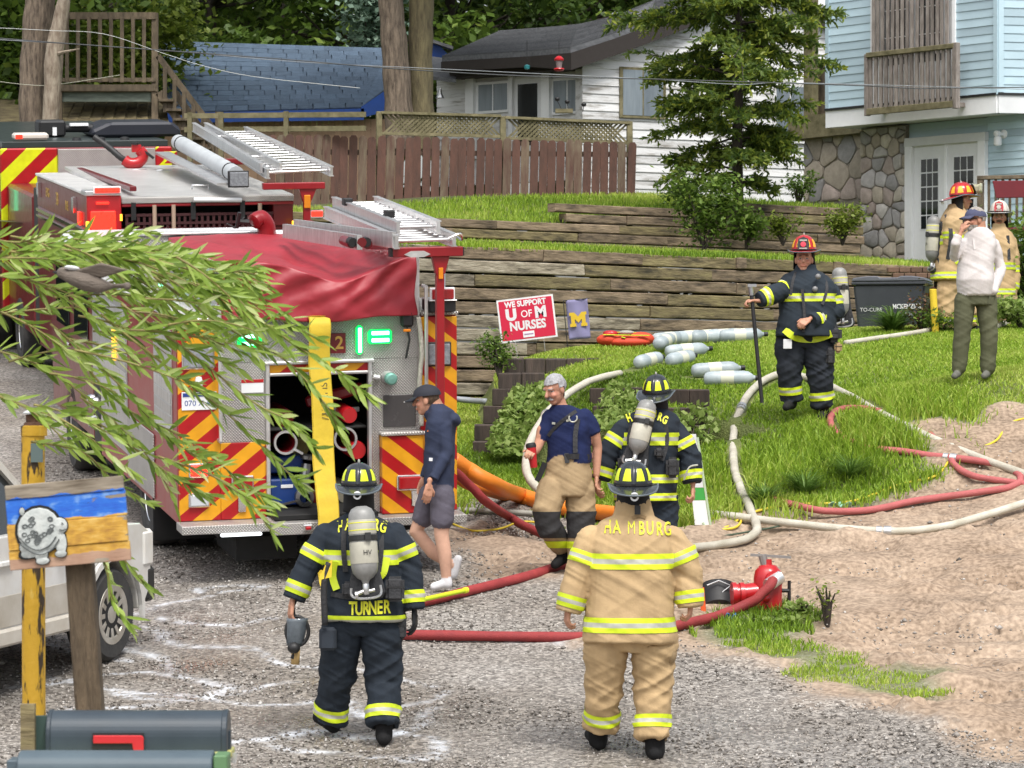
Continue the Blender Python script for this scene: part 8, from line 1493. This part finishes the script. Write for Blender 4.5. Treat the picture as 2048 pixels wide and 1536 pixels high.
for x in(-.38,.38): b=MB(); b.lathe([(.03,-.03),(.11,-.03),(.12,0),(.11,.03),(.03,.03)],16,Matrix.Translation((x,.34,.1))@Matrix.Rotation(R(90),4,'Y')); b.build('wheel',M_black,bn,smooth=40)
b=MB(); b.tube([(-.3,.42,.86),(.3,.42,.86)],.018,8); b.build('handle',M_bin,bn)
Mt=lambda x,z:Matrix.Translation((x,-.333-.02*z,z))@Matrix.Rotation(R(94),4,'X'); text_mesh('lettering','TO-CUBE',.07,M_white,bn,Mt(-.24,.46),.001); text_mesh('lettering',"MCKENZIE'S",.085,M_white,bn,Mt(.23,.50),.001,.003,sx=.8); text_mesh('lettering','DISPOSAL',.055,M_white,bn,Mt(.25,.40),.001)
yp=empty('yellow_marker_post',P(1872,668,40.2),'slim yellow marker post in front of the trash bin','post'); b=MB(); t_=P(1866,580,40.2)-P(1872,668,40.2); b.tube([(0,0,-.05),t_],.045,12); b.build('sleeve',M_yhose,yp,smooth=40); b=MB(); b.lathe([(.046,0),(.04,.012),(0,.015)],12,Matrix.Translation(t_)); b.build('cap',M_yhose,yp)
st_=empty('small_brick_ledge',P(1835,545,44.5),'short row of brown bricks on top of the wall end behind the trash bin','ledge')
for j in range(2):
    for k in range(7):
        b=MB(); b.box((-.42+k*.16+.07*(j%2),-.1,-.08*j),(-.27+k*.16+.07*(j%2),.1,-.08*j+.07)); b.build('brick',mat('brown_brick',(.17,.10,.065),.9,col2=(.11,.065,.045),scale=9) if j+k==0 else bpy.data.materials['brown_brick'],st_,bevel=.006)
# ---------------- white pickup at the left ----------------
wc=on(200,1322); ang=R(-21); n_=Vector((0,-.06,1)).normalized(); h=Vector((-math.sin(ang),math.cos(ang),0)); fw=(h-n_*h.dot(n_)).normalized(); r_=fw.cross(n_); o_=wc-r_*.82
PK=Veh('pickup_truck',Matrix(((r_.x,fw.x,n_.x,o_.x),(r_.y,fw.y,n_.y,o_.y),(r_.z,fw.z,n_.z,o_.z),(0,0,0,1))),'white pickup truck with muddy sides parked at the left edge','pickup'); E=PK
M_wp=mat('dusty_white_paint',(.66,.66,.65),.3,col2=(.52,.49,.43),scale=1.6,coat=.4,detail=6); M_sil=mat('silver_lower_paint',(.50,.47,.42),.4,col2=(.36,.32,.26),scale=2.5,detail=6)
def arch(v0,r,n=9): return [(v0+r*math.cos(a),.36+r*math.sin(a)) for a in np.linspace(math.pi,0,n)]
RA=.44
side=[(-5.0,.5),(-5.0,1.12),(-.95,1.14),(-.55,1.10),(.5,1.04),(.64,.96),(.66,.55),(.56,.42)]
prof=[(.54,.40)]+[(v,w_) for v,w_ in arch(0,RA)][::-1]+[(-.46,.34),(-3.0,.34)]+[(v-3.5,w_) for v,w_ in arch(0,RA)][::-1]+[(-4.9,.42)]+[(-5.0,.5),(-5.0,1.12),(-.95,1.14),(-.55,1.10),(.48,1.04),(.64,.96),(.66,.55)]
b=MB(); b.prism(prof,-.93,.93,axis='x'); o=E.mb('body',b,M_wp); b_=o.modifiers.new('b','BEVEL'); b_.width=.09; b_.segments=4; b_.limit_method='ANGLE'
b=MB(); b.hexa([(-.86,-3.2,1.13),(.86,-3.2,1.13),(.86,-.85,1.13),(-.86,-.85,1.13),(-.70,-3.0,1.72),(.70,-3.0,1.72),(.70,-1.55,1.72),(-.70,-1.55,1.72)]); E.mb('cabin_glass',b,M_glass)
b=MB(); b.box((-.72,-3.02,1.72),(.72,-1.53,1.78)); E.mb('roof',b,M_wp,bev=.02)
for u0,u1 in((-.87,-.71),(.87,.71)):
    s_=1 if u0>0 else -1
    for v0,v1 in((-.84,-1.54),(-2.0,-2.05),(-3.18,-3.0)): b=MB(); b.bar((u0,v0,1.13),(u1,v1,1.75),.07,.05); E.mb('pillar',b,M_wp)
E.box('rocker_trim',(.90,-2.9,.33),(.965,-.55,.46),M_sil,.02); E.box('lower_cladding',(.931,-2.95,.47),(.938,-.5,.70),M_sil,.003)
E.box('front_bumper',(-.92,.58,.40),(.94,.72,.68),M_black,.03); E.box('bumper_cover',(.80,.50,.68),(.945,.69,.98),M_wp,.03)
b=MB(); 
for a0,a1 in zip(np.linspace(-.15,math.pi+.15,16)[:-1],np.linspace(-.15,math.pi+.15,16)[1:]): b.hexa([(.935,math.cos(a0)*.44,.36+math.sin(a0)*.44),(.965,math.cos(a0)*.44,.36+math.sin(a0)*.44),(.965,math.cos(a1)*.44,.36+math.sin(a1)*.44),(.935,math.cos(a1)*.44,.36+math.sin(a1)*.44),(.935,math.cos(a0)*.49,.36+math.sin(a0)*.49),(.965,math.cos(a0)*.49,.36+math.sin(a0)*.49),(.965,math.cos(a1)*.49,.36+math.sin(a1)*.49),(.935,math.cos(a1)*.49,.36+math.sin(a1)*.49)])
E.mb('fender_flare',b,M_wp); E.box('wheel_well',(.4,-.5,.30),(.7,.5,.85),M_und)
b=MB(); b.bar((.936,-.60,.4),(.936,-.60,1.1),.012,.01); b.bar((.936,-1.85,.4),(.936,-1.85,1.1),.012,.01); E.mb('door_gap',b,M_und); E.box('door_handle',(.935,-1.75,.92),(.965,-1.55,.96),M_wp,.008)
b=MB(); b.ball((1.06,-.92,1.20),(.10,.05,.075),12,8); m=E.mb('mirror',b,M_wp,smooth=True); b=MB(); b.bar((.88,-.9,1.15),(1.0,-.92,1.18),.05,.04); E.mb('mirror_arm',b,M_black,m)
b=MB(); b.box((-.3,-.10,1.06),(.3,.4,1.075)); E.mb('hood_bulge',b,M_wp,bev=.01); E.box('wiper_cowl',(-.8,-.86,1.12),(.8,-.72,1.15),M_black,.01)
M_rim=mat('dull_alloy',(.50,.48,.44),.45,.6,col2=(.36,.33,.28),scale=4)
def alloy(u,v,side):
    e=empty('wheel'); e.parent=E.e; e.matrix_local=Matrix.Translation((u,v,.37))@Matrix.Rotation(R(90),4,'Y'); r=.37;h=.12
    b=MB(); b.lathe([(r*.60,-h),(r*.9,-h),(r*.985,-h*.7),(r,-h*.4),(r,h*.4),(r*.985,h*.7),(r*.9,h),(r*.64,h),(r*.60,h*.8)],36); b.build('tyre',M_tyre,e,smooth=40); b=MB(); s=side; b.lathe([(r*.63,h*.9*s),(r*.60,h*.95*s),(r*.56,h*.8*s),(r*.55,h*.3*s),(r*.54,-h*.5*s),(0,-h*.5*s)],36); b.build('barrel',M_und,e,smooth=40)
    b=MB(); b.lathe([(r*.645,h*.96*s),(r*.63,h*1.02*s),(r*.50,h*.98*s),(r*.47,h*.8*s),(r*.52,h*.75*s),(r*.62,h*.9*s)],36,cap=False)
    for k in range(12): a=k*math.pi/6; c,q=math.cos(a),math.sin(a); b.bar((c*r*.18,q*r*.18,h*.72*s),(c*r*.52,q*r*.52,h*.88*s),.036,.03,up=(0,0,1))
    b.lathe([(r*.24,h*.6*s),(r*.24,h*.82*s),(r*.15,h*.95*s),(0,h*.95*s)],18); b.build('rim',M_rim,e,smooth=35)
for v in(0,-3.5): alloy(.82,v,1); alloy(-.82,v,-1)
E.box('underbody',(-.7,-4.9,.30),(.7,.6,.5),M_und); E.box('bed_floor_cap',(-.9,-5.0,1.121),(.9,-3.3,1.14),M_und)
# ---------------- yellow pipe bollard ----------------
g=Vector((P(68,800,13.6).x,13.6,gz(P(68,800,13.6).x,13.6))); YP=empty('pipe_bollard',g,'rusty yellow steel pipe standing behind the turtle sign','bollard'); M_yp=mat('chipped_yellow_paint',(.60,.34,.02),.6,col2=(.60,.34,.02),scale=3)
def chipped():
    m=mat('chipped_yellow_paint2',(.62,.36,.025),.55,bump=.3,scale=8); N=m.node_tree.nodes; L=m.node_tree.links; tc=N.new('ShaderNodeTexCoord'); mp_=N.new('ShaderNodeMapping'); mp_.inputs['Scale'].default_value=(22,22,5); L.new(tc.outputs['Object'],mp_.inputs[0]); nz=N.new('ShaderNodeTexNoise'); nz.inputs['Scale'].default_value=1; nz.inputs['Detail'].default_value=4; L.new(mp_.outputs[0],nz.inputs[0]); rp=N.new('ShaderNodeValToRGB'); e=rp.color_ramp.elements; e[0].position=.40; e[0].color=(.05,.03,.015,1); e[1].position=.44; e[1].color=(.62,.36,.025,1); q=e.new(.62); q.color=(.62,.36,.025,1); q=e.new(.70); q.color=(.70,.50,.12,1); L.new(nz.outputs[0],rp.inputs[0]); L.new(rp.outputs[0],N['Principled BSDF'].inputs['Base Color']); return m
M_yp=chipped(); zt=P(68,858,13.6).z-g.z; b=MB(); b.tube([(0,0,0),(0,0,zt*.5),(-.004,0,zt)],.050,24); b.build('pipe',M_yp,YP,smooth=40); b=MB(); b.lathe([(.053,zt-.03),(.056,zt-.028),(.056,zt+.012),(.05,zt+.015),(.05,zt-.03)],24); b.build('collar',M_yp,YP,smooth=40)
b=MB(); b.lathe([(.048,zt+.012),(.042,zt+.025),(.034,zt+.03),(.036,zt+.06),(0,zt+.065)],20); b.build('rusted_top',mat('rust',(.06,.03,.02),.9,col2=(.12,.055,.03),scale=20,bump=.6),YP,smooth=40); b=MB(); b.lathe([(0,zt+.062),(.046,zt+.064),(.048,zt+.07),(.03,zt+.08),(0,zt+.082)],20); b.build('white_cap',M_white,YP,smooth=40)
b=MB(); b.box((-.005,-.058,zt-.14),(.045,-.046,zt-.06)); b.build('grey_patch',mat('grey_primer',(.13,.18,.18),.7),YP)
# ---------------- painted turtle sign on its post ----------------
Mx,W,H=quad_frame((4,972),(243,952),(266,1119),(22,1142),10.5); TS_=empty('turtle_sign',label='weathered board painted with blue sky, yellow sand and a white turtle',cat='sign',mtx=Mx)
def sign_paint():
    m=bpy.data.materials.new('peeling_beach_painting'); m.use_nodes=True; N=m.node_tree.nodes; L=m.node_tree.links; b=N['Principled BSDF']; b.inputs['Roughness'].default_value=.75; tc=N.new('ShaderNodeTexCoord'); sp=N.new('ShaderNodeSeparateXYZ'); L.new(tc.outputs['Object'],sp.inputs[0])
    def nz(sc,d=5,st=(1,1,1)): mp_=N.new('ShaderNodeMapping'); mp_.inputs['Scale'].default_value=st; L.new(tc.outputs['Object'],mp_.inputs[0]); n=N.new('ShaderNodeTexNoise'); n.inputs['Scale'].default_value=sc; n.inputs['Detail'].default_value=d; L.new(mp_.outputs[0],n.inputs[0]); return n.outputs[0]
    def mth(op,a,c):
        x=N.new('ShaderNodeMath'); x.operation=op
        for i,v in((0,a),(1,c)):
            if isinstance(v,(int,float)): x.inputs[i].default_value=v
            else: L.new(v,x.inputs[i])
        return x.outputs[0]
    def ramp(i,cs):
        r=N.new('ShaderNodeValToRGB'); e=r.color_ramp.elements
        for k,(p_,c) in enumerate(cs): q=e[k] if k<2 else e.new(p_); q.position=p_; q.color=tuple(c)+(1,)
        L.new(i,r.inputs[0]); return r.outputs[0]
    def mix(f,a,c):
        x=N.new('ShaderNodeMixRGB')
        for s,v in((0,f),(1,a),(2,c)):
            if isinstance(v,(int,float)): x.inputs[s].default_value=v
            else: L.new(v,x.inputs[s])
        return x.outputs[0]
    z=mth('ADD',sp.outputs[2],mth('MULTIPLY',mth('SUBTRACT',nz(14,4),.5),.035)); t=mth('DIVIDE',mth('ADD',z,H/2),H)
    wood=ramp(nz(6,8,(1,1,9)),[(.3,(.10,.075,.05)),(.7,(.36,.31,.24))]); pink=ramp(nz(9,6),[(.3,(.30,.17,.11)),(.7,(.46,.30,.21))])
    blue=ramp(nz(16,7,(1,1,2)),[(.35,(.015,.10,.50)),(.72,(.22,.38,.62)),(.55,(.02,.14,.56))]); och=ramp(nz(18,7,(1,1,2)),[(.32,(.34,.17,.03)),(.7,(.62,.40,.11)),(.5,(.52,.29,.04))])
    lt=lambda a:mth('GREATER_THAN',t,a)
    c=mix(lt(.13),pink,och); c=mix(lt(.56),c,blue); c=mix(lt(.84),c,wood); peel=mth('GREATER_THAN',mth('MULTIPLY',nz(7,6,(1,1,5)),mth('ADD',mth('MULTIPLY',sp.outputs[0],1.2),.95)),.68); c=mix(peel,c,wood); crack=mth('GREATER_THAN',nz(30,6,(1,1,12)),.70); c=mix(crack,c,ramp(nz(20),[(.4,(.05,.035,.025)),(.6,(.12,.09,.06))]))
    L.new(c,b.inputs['Base Color']); bp=N.new('ShaderNodeBump'); bp.inputs['Strength'].default_value=.5; bp.inputs['Distance'].default_value=.003; L.new(nz(24,8,(1,1,8)),bp.inputs['Height']); L.new(bp.outputs[0],b.inputs['Normal']); return m
M_sp=sign_paint()
for k,(z0,z1) in enumerate(((-.5,-.27),(-.268,.03),(.032,.33),(.332,.5))): b=MB(); b.box((-W/2+.002*k,-.004*(k%2),H*z0),(W/2-.003*(k%2),.02,H*z1)); b.build('plank',M_sp,TS_,bevel=.002)
M_tur=mat('chalky_white_relief',(.50,.52,.50),.8,col2=(.36,.39,.38),scale=30,bump=.25,bscale=60); tu=empty('turtle'); tu.parent=TS_
cx,cz=-W*.22,H*.06
def blob(nm,pts,d,par=tu): b=MB(); n=len(pts); c=(sum(p[0] for p in pts)/n,sum(p[1] for p in pts)/n); vs=[(x,-.004,z) for x,z in pts]+[(c[0]+(x-c[0])*.93,-.004-d*.7,c[1]+(z-c[1])*.93) for x,z in pts]+[(c[0]+(x-c[0])*.6,-.004-d,c[1]+(z-c[1])*.6) for x,z in pts]; b.add(vs,[(r*n+i,r*n+(i+1)%n,(r+1)*n+(i+1)%n,(r+1)*n+i) for r in range(2) for i in range(n)]+[tuple(2*n+i for i in range(n))]); o=b.build(nm,M_tur,par,smooth=40); b=MB(); b.prism([(c[0]+(x-c[0])*1.09,c[1]+(z-c[1])*1.09) for x,z in pts],-.0055-d*.15,-.0035,axis='y'); b.build('outline',M_und,par); return o
def ell(x,z,a,c,rot=0,n=18): return [(x+a*math.cos(t)*math.cos(rot)-c*math.sin(t)*math.sin(rot),z+a*math.cos(t)*math.sin(rot)+c*math.sin(t)*math.cos(rot)) for t in np.linspace(0,2*math.pi,n,endpoint=False)]
u_=W/260
def tp(px,py): return ((px-128)*u_,-(py-1048)*u_*1.0)
blob('shell',ell(*tp(68,1058),48*u_,50*u_,-.3),.010); blob('belly_rim',ell(*tp(72,1092),52*u_,18*u_,.35),.006); blob('head',ell(*tp(113,1052),17*u_,18*u_),.009); blob('leg',ell(*tp(112,1088),13*u_,26*u_),.007); blob('leg',ell(*tp(36,1092),14*u_,13*u_),.006); blob('leg',ell(*tp(68,1108),15*u_,20*u_),.007); blob('foot',ell(*tp(70,1124),15*u_,8*u_),.008); blob('foot',ell(*tp(110,1112),13*u_,8*u_),.008); blob('tail',ell(*tp(35,1015),6*u_,9*u_),.004)
rs=np.random.RandomState(3); 
for k in range(26):
    a=rs.uniform(0,6.28);q=math.sqrt(rs.rand())*.8; x,z=tp(68+math.cos(a)*44*q,1056+math.sin(a)*44*q); b=MB(); b.tube([(x+.006*math.cos(t)*1.3,-.0165+.004*q,z+.006*math.sin(t)) for t in np.linspace(0,6.28,9)],.0021,5,cap=False); b.build('scute',mat('scute_grey',(.10,.11,.11),.8) if k==0 else bpy.data.materials['scute_grey'],tu)
for pl_ in ([(26,1070),(40,1088),(62,1100),(88,1092),(104,1074)],[(24,1082),(44,1100),(68,1110),(94,1100),(110,1080)],[(118,1046),(122,1048)],[(112,1060),(120,1062),(126,1060)]): b=MB(); b.tube(smooth_path([(lambda q:(q[0],-.0165 if k_<3 else -.0145,q[1]))(tp(*q)) for k_,q in enumerate(pl_)],4),.0022,5); b.build('carved_line',bpy.data.materials['scute_grey'],tu)
b=MB(); c=P(150,1040,10.54); q=P(188,1560,10.54); g0=gz(q.x,10.5); d=(q-c).normalized(); bt=c+d*((c.z-g0)/-d.z); sp_=empty('sign_post',bt,'weathered square wooden post carrying the turtle sign','post'); b.bar(c-bt+Vector((0,.045,0)),Vector((0,.045,-.1)),.088,.088,up=(0,1,0)); b.build('timber',mat('weathered_post',(.16,.115,.07),.9,col2=(.06,.042,.025),scale=5,bump=.8,bscale=20,stretch=(6,6,.8),detail=8),sp_,bevel=.006)
# ---------------- mailboxes ----------------
MBX=empty('mailbox',P(270,1500,10.0),'dark plastic mailbox with red flag lying level below the turtle sign','mailbox'); M_mb=mat('slate_plastic',(.035,.05,.065),.45,col2=(.028,.04,.052),scale=6); ox=P(270,1500,10.0)
def mm(px): return (px-270)*10/F
z1=(1500-1420)*10/F
prf=[(-.075,-.01)]+[(-.075*math.cos(a),.055+.07*math.sin(a)) for a in np.linspace(0,math.pi,12)]+[(.075,-.01)]
b=MB(); b.prism(prf,mm(104),mm(452),axis='x'); b.build('box',M_mb,MBX,bevel=.006); b=MB(); b.prism([(y*1.05,z*1.05-.004) for y,z in prf],mm(98),mm(108),axis='x'); b.build('door',M_mb,MBX,bevel=.003); b=MB(); b.prism([(y*1.05,z*1.05-.004) for y,z in prf],mm(446),mm(458),axis='x'); b.build('end_cap',M_mb,MBX,bevel=.003)
b=MB(); b.box((mm(192),-.086,.012),(mm(294),-.080,.062)); b.build('flag_recess',M_black,MBX); fl=MB(); x0,x1=mm(194),mm(294); fl.prism([(x0,.055),(x1-.006,.055),(x1,.048),(x1,.008),(x1-.032,.008),(x1-.036,.030),(x0,.030)],-.094,-.087,axis='y'); fl.build('flag',mat('red_flag_plastic',(.55,.025,.03),.4),MBX,bevel=.002)
b=MB(); b.box((mm(455),-.02,.0),(mm(462),.02,.06)); b.build('latch',M_mb,MBX)
sb=empty('mailbox_shelf',P(270,1504,9.95),'green board with peeling yellow paint under the dark mailbox','shelf'); b=MB(); b.box((mm(90),-.09,-.016),(mm(462),.12,.004)); b.build('board',mat('peeling_green_paint',(.18,.30,.14),.7,col2=(.55,.48,.16),scale=5,stretch=(.6,2,2),detail=7),sb,bevel=.002)
for k,(x,m) in enumerate(((58,M_tieg),(80,mat('dark_green_board',(.03,.06,.05),.7)))): b=MB(); b.box((mm(x-14),-.02+.03*k,-.02),(mm(x+14),.01+.03*k,.15-.04*k)); b.build('bracket_board',m,sb)
b=MB(); b.box((mm(200),.0,-1.7),(mm(212),.09,-.016)); b.build('leg',M_deckw,sb)
for x in(466,470): b=MB(); b.tube([(mm(x),-.03,-.03),(mm(x)+.004,-.03,.0)],.005,6); b.build('hinge_bolt',M_alu,sb)
NB=empty('newspaper_tube',P(245,1530,9.7),'slate blue newspaper tube at the bottom edge below the mailbox','newspaper box'); M_nb=mat('faded_slate_plastic',(.075,.105,.125),.5,col2=(.06,.085,.105),scale=5)
b=MB(); b.prism([(-.07*math.cos(a),.0+.045*math.sin(a)) for a in np.linspace(0,math.pi,10)]+[(.07,-.1),(-.07,-.1)],(40-245)*9.7/F,(428-245)*9.7/F,axis='x'); b.build('tube',M_nb,NB,bevel=.004); b=MB(); b.box(((18-245)*9.7/F,-.05,-.08),((42-245)*9.7/F,.05,.02)); b.build('end_flap',M_nb,NB,bevel=.004); b=MB(); b.box(((430-245)*9.7/F,-.06,-.1),((458-245)*9.7/F,.06,.035)); b.build('green_end',mat('moss_green_plastic',(.10,.20,.09),.6),NB,bevel=.004)
b=MB(); b.box((-.03,.02,-1.6),(.03,.08,-.1)); b.build('leg',M_deckw,NB)
# ---------------- willow branch in the foreground ----------------
LF_wil=leafmat('willow_leaf',[(.11,.18,.028),(.23,.35,.05),(.37,.50,.10),(.58,.64,.30)],.5,.35); wb=Vector((-3.4,12.6,gz(-3.4,12.6))); WL=empty('willow_tree',wb,'weeping willow reaching in from the left with long narrow leaves','tree')
def wp(px,py,Y): return P(px,py,Y)-wb
b=MB(); b.tube([(0,0,-.1),(.05,0,1.2),(.1,0,2.4),(.25,-.1,3.6),(.3,0,5)],[.26,.22,.19,.14,.06],14); b.tube(smooth_path([(.1,0,2.2),(.7,0,2.75),wp(-140,540,12.7),wp(-20,517,12.7)],5),[.08]*4+[.06]*4+[.03]*4+[.018]*4,10); b.build('trunk',M_bark2,WL,smooth=True)
rs=np.random.RandomState(21); tw=MB(); LV=[]
def shoot(pts,Y,r0=.0045,den=1.0,lw=.0088,ll=.10,dY=0):
    q=smooth_path([wp(x,y,Y+dY*i/len(pts)) for i,(x,y) in enumerate(pts)],6); n=len(q); tw.tube(q,[r0*(1-.75*i/n)+.0006 for i in range(n)],5)
    L=sum((q[i+1]-q[i]).length for i in range(n-1)); m=int(L/.0145*den)
    for k in range(m):
        t=(k+rs.rand())/m*(n-1); i=min(int(t),n-2); p=q[i].lerp(q[i+1],t-i); d=(q[i+1]-q[i]).normalized()
        LV.append((p,(d+Vector((.15,rs.normal(0,.6),rs.normal(-.08,.60)))).normalized(),ll*rs.uniform(.6,1.25),lw*rs.uniform(.75,1.25)))
shoot([(-20,517),(60,510),(120,490),(170,498),(230,515),(300,530),(380,548),(450,572)],12.7,.008,1.6)
main=[(-10,505),(60,500),(120,488),(180,490),(240,505),(300,520),(360,535)]
for k in range(48):
    sx=rs.uniform(-30,380); sy=np.interp(sx,[-30,60,180,380],[505,500,492,545])+rs.normal(0,12)+max(0,rs.rand()-.40)*520*(1 if sx<200 else .45)
    ln=rs.uniform(130,340)*(1 if sx<260 else .85); an=rs.normal(.42,.30); cv=rs.uniform(.2,.8); pts=[(sx,sy)]; a=an-.25
    for j in range(4): a+=cv*.22; pts.append((pts[-1][0]+ln/4*math.cos(a),pts[-1][1]+ln/4*math.sin(a)))
    shoot(pts,12.2+rs.uniform(0,1.2),den=rs.uniform(.45,.85))
for pts in([(300,515),(420,560),(520,640),(600,690),(690,760),(722,790)],[(320,560),(450,640),(560,720),(640,800),(690,870)],[(250,600),(380,700),(500,790),(600,850),(640,900)],[(200,620),(330,740),(450,830),(560,930),(600,960)],[(380,540),(470,590),(560,620),(640,680)],[(150,700),(260,800),(370,880),(480,960),(545,1010)],[(100,640),(230,760),(340,860),(430,930)],[(120,800),(220,860),(330,930),(420,1000)],[(60,880),(150,900),(230,960),(280,1010)],[(-10,700),(90,740),(180,800),(260,880)],[(-10,800),(70,830),(150,900)],[(-10,620),(80,660),(170,730)],[(235,1090),(265,1150),(300,1180)],[(190,1060),(215,1140),(228,1200),(250,1260)],[(-20,470),(40,478),(90,470)],[(330,900),(430,950),(500,1000),(530,1060)]): shoot([(x+rs.normal(0,6),y+rs.normal(0,6)) for x,y in pts],12.2+rs.uniform(0,1.0),.005,1.05)
for k in range(36): # leafy sprigs facing the lens, upper fringe
    sx=rs.uniform(-20,470); sy=np.interp(sx,[-20,100,300,470],[500,482,505,560])+rs.normal(0,10); a=rs.uniform(-.5,.45); pts=[(sx,sy),(sx+30*math.cos(a),sy+30*math.sin(a)),(sx+65*math.cos(a+.25),sy+65*math.sin(a+.2))]; shoot(pts,12.3+rs.uniform(0,.8),.003,1.3)
tag(tw.build('twigs',mat('green_twig',(.24,.21,.06),.6,col2=(.15,.12,.04)),WL,smooth=True),kind='stuff')
def leafv(p,d,L,w_):
    up=Vector((rs.normal(0,.6),-.6,rs.normal(.5,.5))); s=d.cross(up); s=s.normalized() if s.length>1e-4 else d.orthogonal().normalized(); n=s.cross(d).normalized(); c=rs.uniform(-.12,.18)
    out=[]
    for t,ww in((0,.05),(.25,.8),(.55,1.0),(.8,.6)): out+=[p+d*L*t+s*w_*ww-n*(L*c*t*t-w_*.25),p+d*L*t-n*L*c*t*t,p+d*L*t-s*w_*ww-n*(L*c*t*t-w_*.25)]
    out.append(p+d*L-n*L*c); return out
LFc=[(i*3+j,i*3+j+1,(i+1)*3+j+1,(i+1)*3+j) for i in range(3) for j in range(2)]; LT=[(9,10,12),(10,11,12)]
order=rs.permutation(len(LV)); VV=[];TT=[];rvv=[]
def tri(fs): return [t for f in fs for t in ([(f[0],f[1],f[2]),(f[0],f[2],f[3])] if len(f)==4 else [f])]
LT3=tri(LFc)+LT
single=[]
for k,i in enumerate(order):
    p,d,L,w_=LV[i]; vv=leafv(p,d,L,w_); col=float(np.clip(rs.normal(.5,.24),0,1))
    if k<300: single.append((vv,col))
    else: b0=len(VV); VV+=vv; TT+=[(a+b0,c+b0,e+b0) for a,c,e in LT3]; rvv+=[col]*13
tag(link('foliage',npmesh('foliage',np.array([tuple(v) for v in VV]),np.array(TT),LF_wil,rv=np.array(rvv)),WL),kind='stuff')
for vv,col in single: link('leaf',npmesh('leaf',np.array([tuple(v) for v in vv]),np.array(LT3),LF_wil,rv=np.full(13,col)),WL)
# ---------------- small bird flying past ----------------
bd=empty('bird',P(175,562,11.6),'small grey brown bird flying in front of the willow','bird'); M_fea=mat('grey_brown_feathers',(.20,.165,.135),.85,col2=(.12,.098,.08),scale=30,bump=.4,stretch=(.4,1,2)); 
B=Body(); B.limb([(-.085,0,.012),(-.05,0,.006),(.0,0,-.004),(.05,0,-.012),(.085,0,-.008)],[.020,.031,.036,.028,.013],'b'); B.ball((-.092,0,.018),(.026,.022,.022),'b')
B.limb([(.08,0,-.008),(.145,0,.002)],[.012,.015],'b',flat=.5)
v,n,f=remesh(B.mb,.004,2); me=npmesh('body',v,f,M_fea,smooth=True); link('body',me,bd)
for s_ in(-1,1): b=MB(); b.grid(lambda a,c:Vector((-.055+.10*a+.10*c,s_*(.022+.055*c),.018+.022*c-.012*a)),6,6); o=b.build('wing',M_fea,bd,smooth=True); o.modifiers.new('t','SOLIDIFY').thickness=.004
b=MB(); b.lathe([(.008,0),(.0,.02)],8,Matrix.Translation((-.115,0,.016))@Matrix.Rotation(R(-90),4,'Y')); b.build('beak',M_black,bd); b=MB(); b.ball((-.06,-.028,.03),(.03,.012,.008),8,6); b.build('white_patch',M_white,bd,smooth=True)
bd.rotation_euler=(R(-25),R(8),0)
bpy.data.scenes.remove(TS)
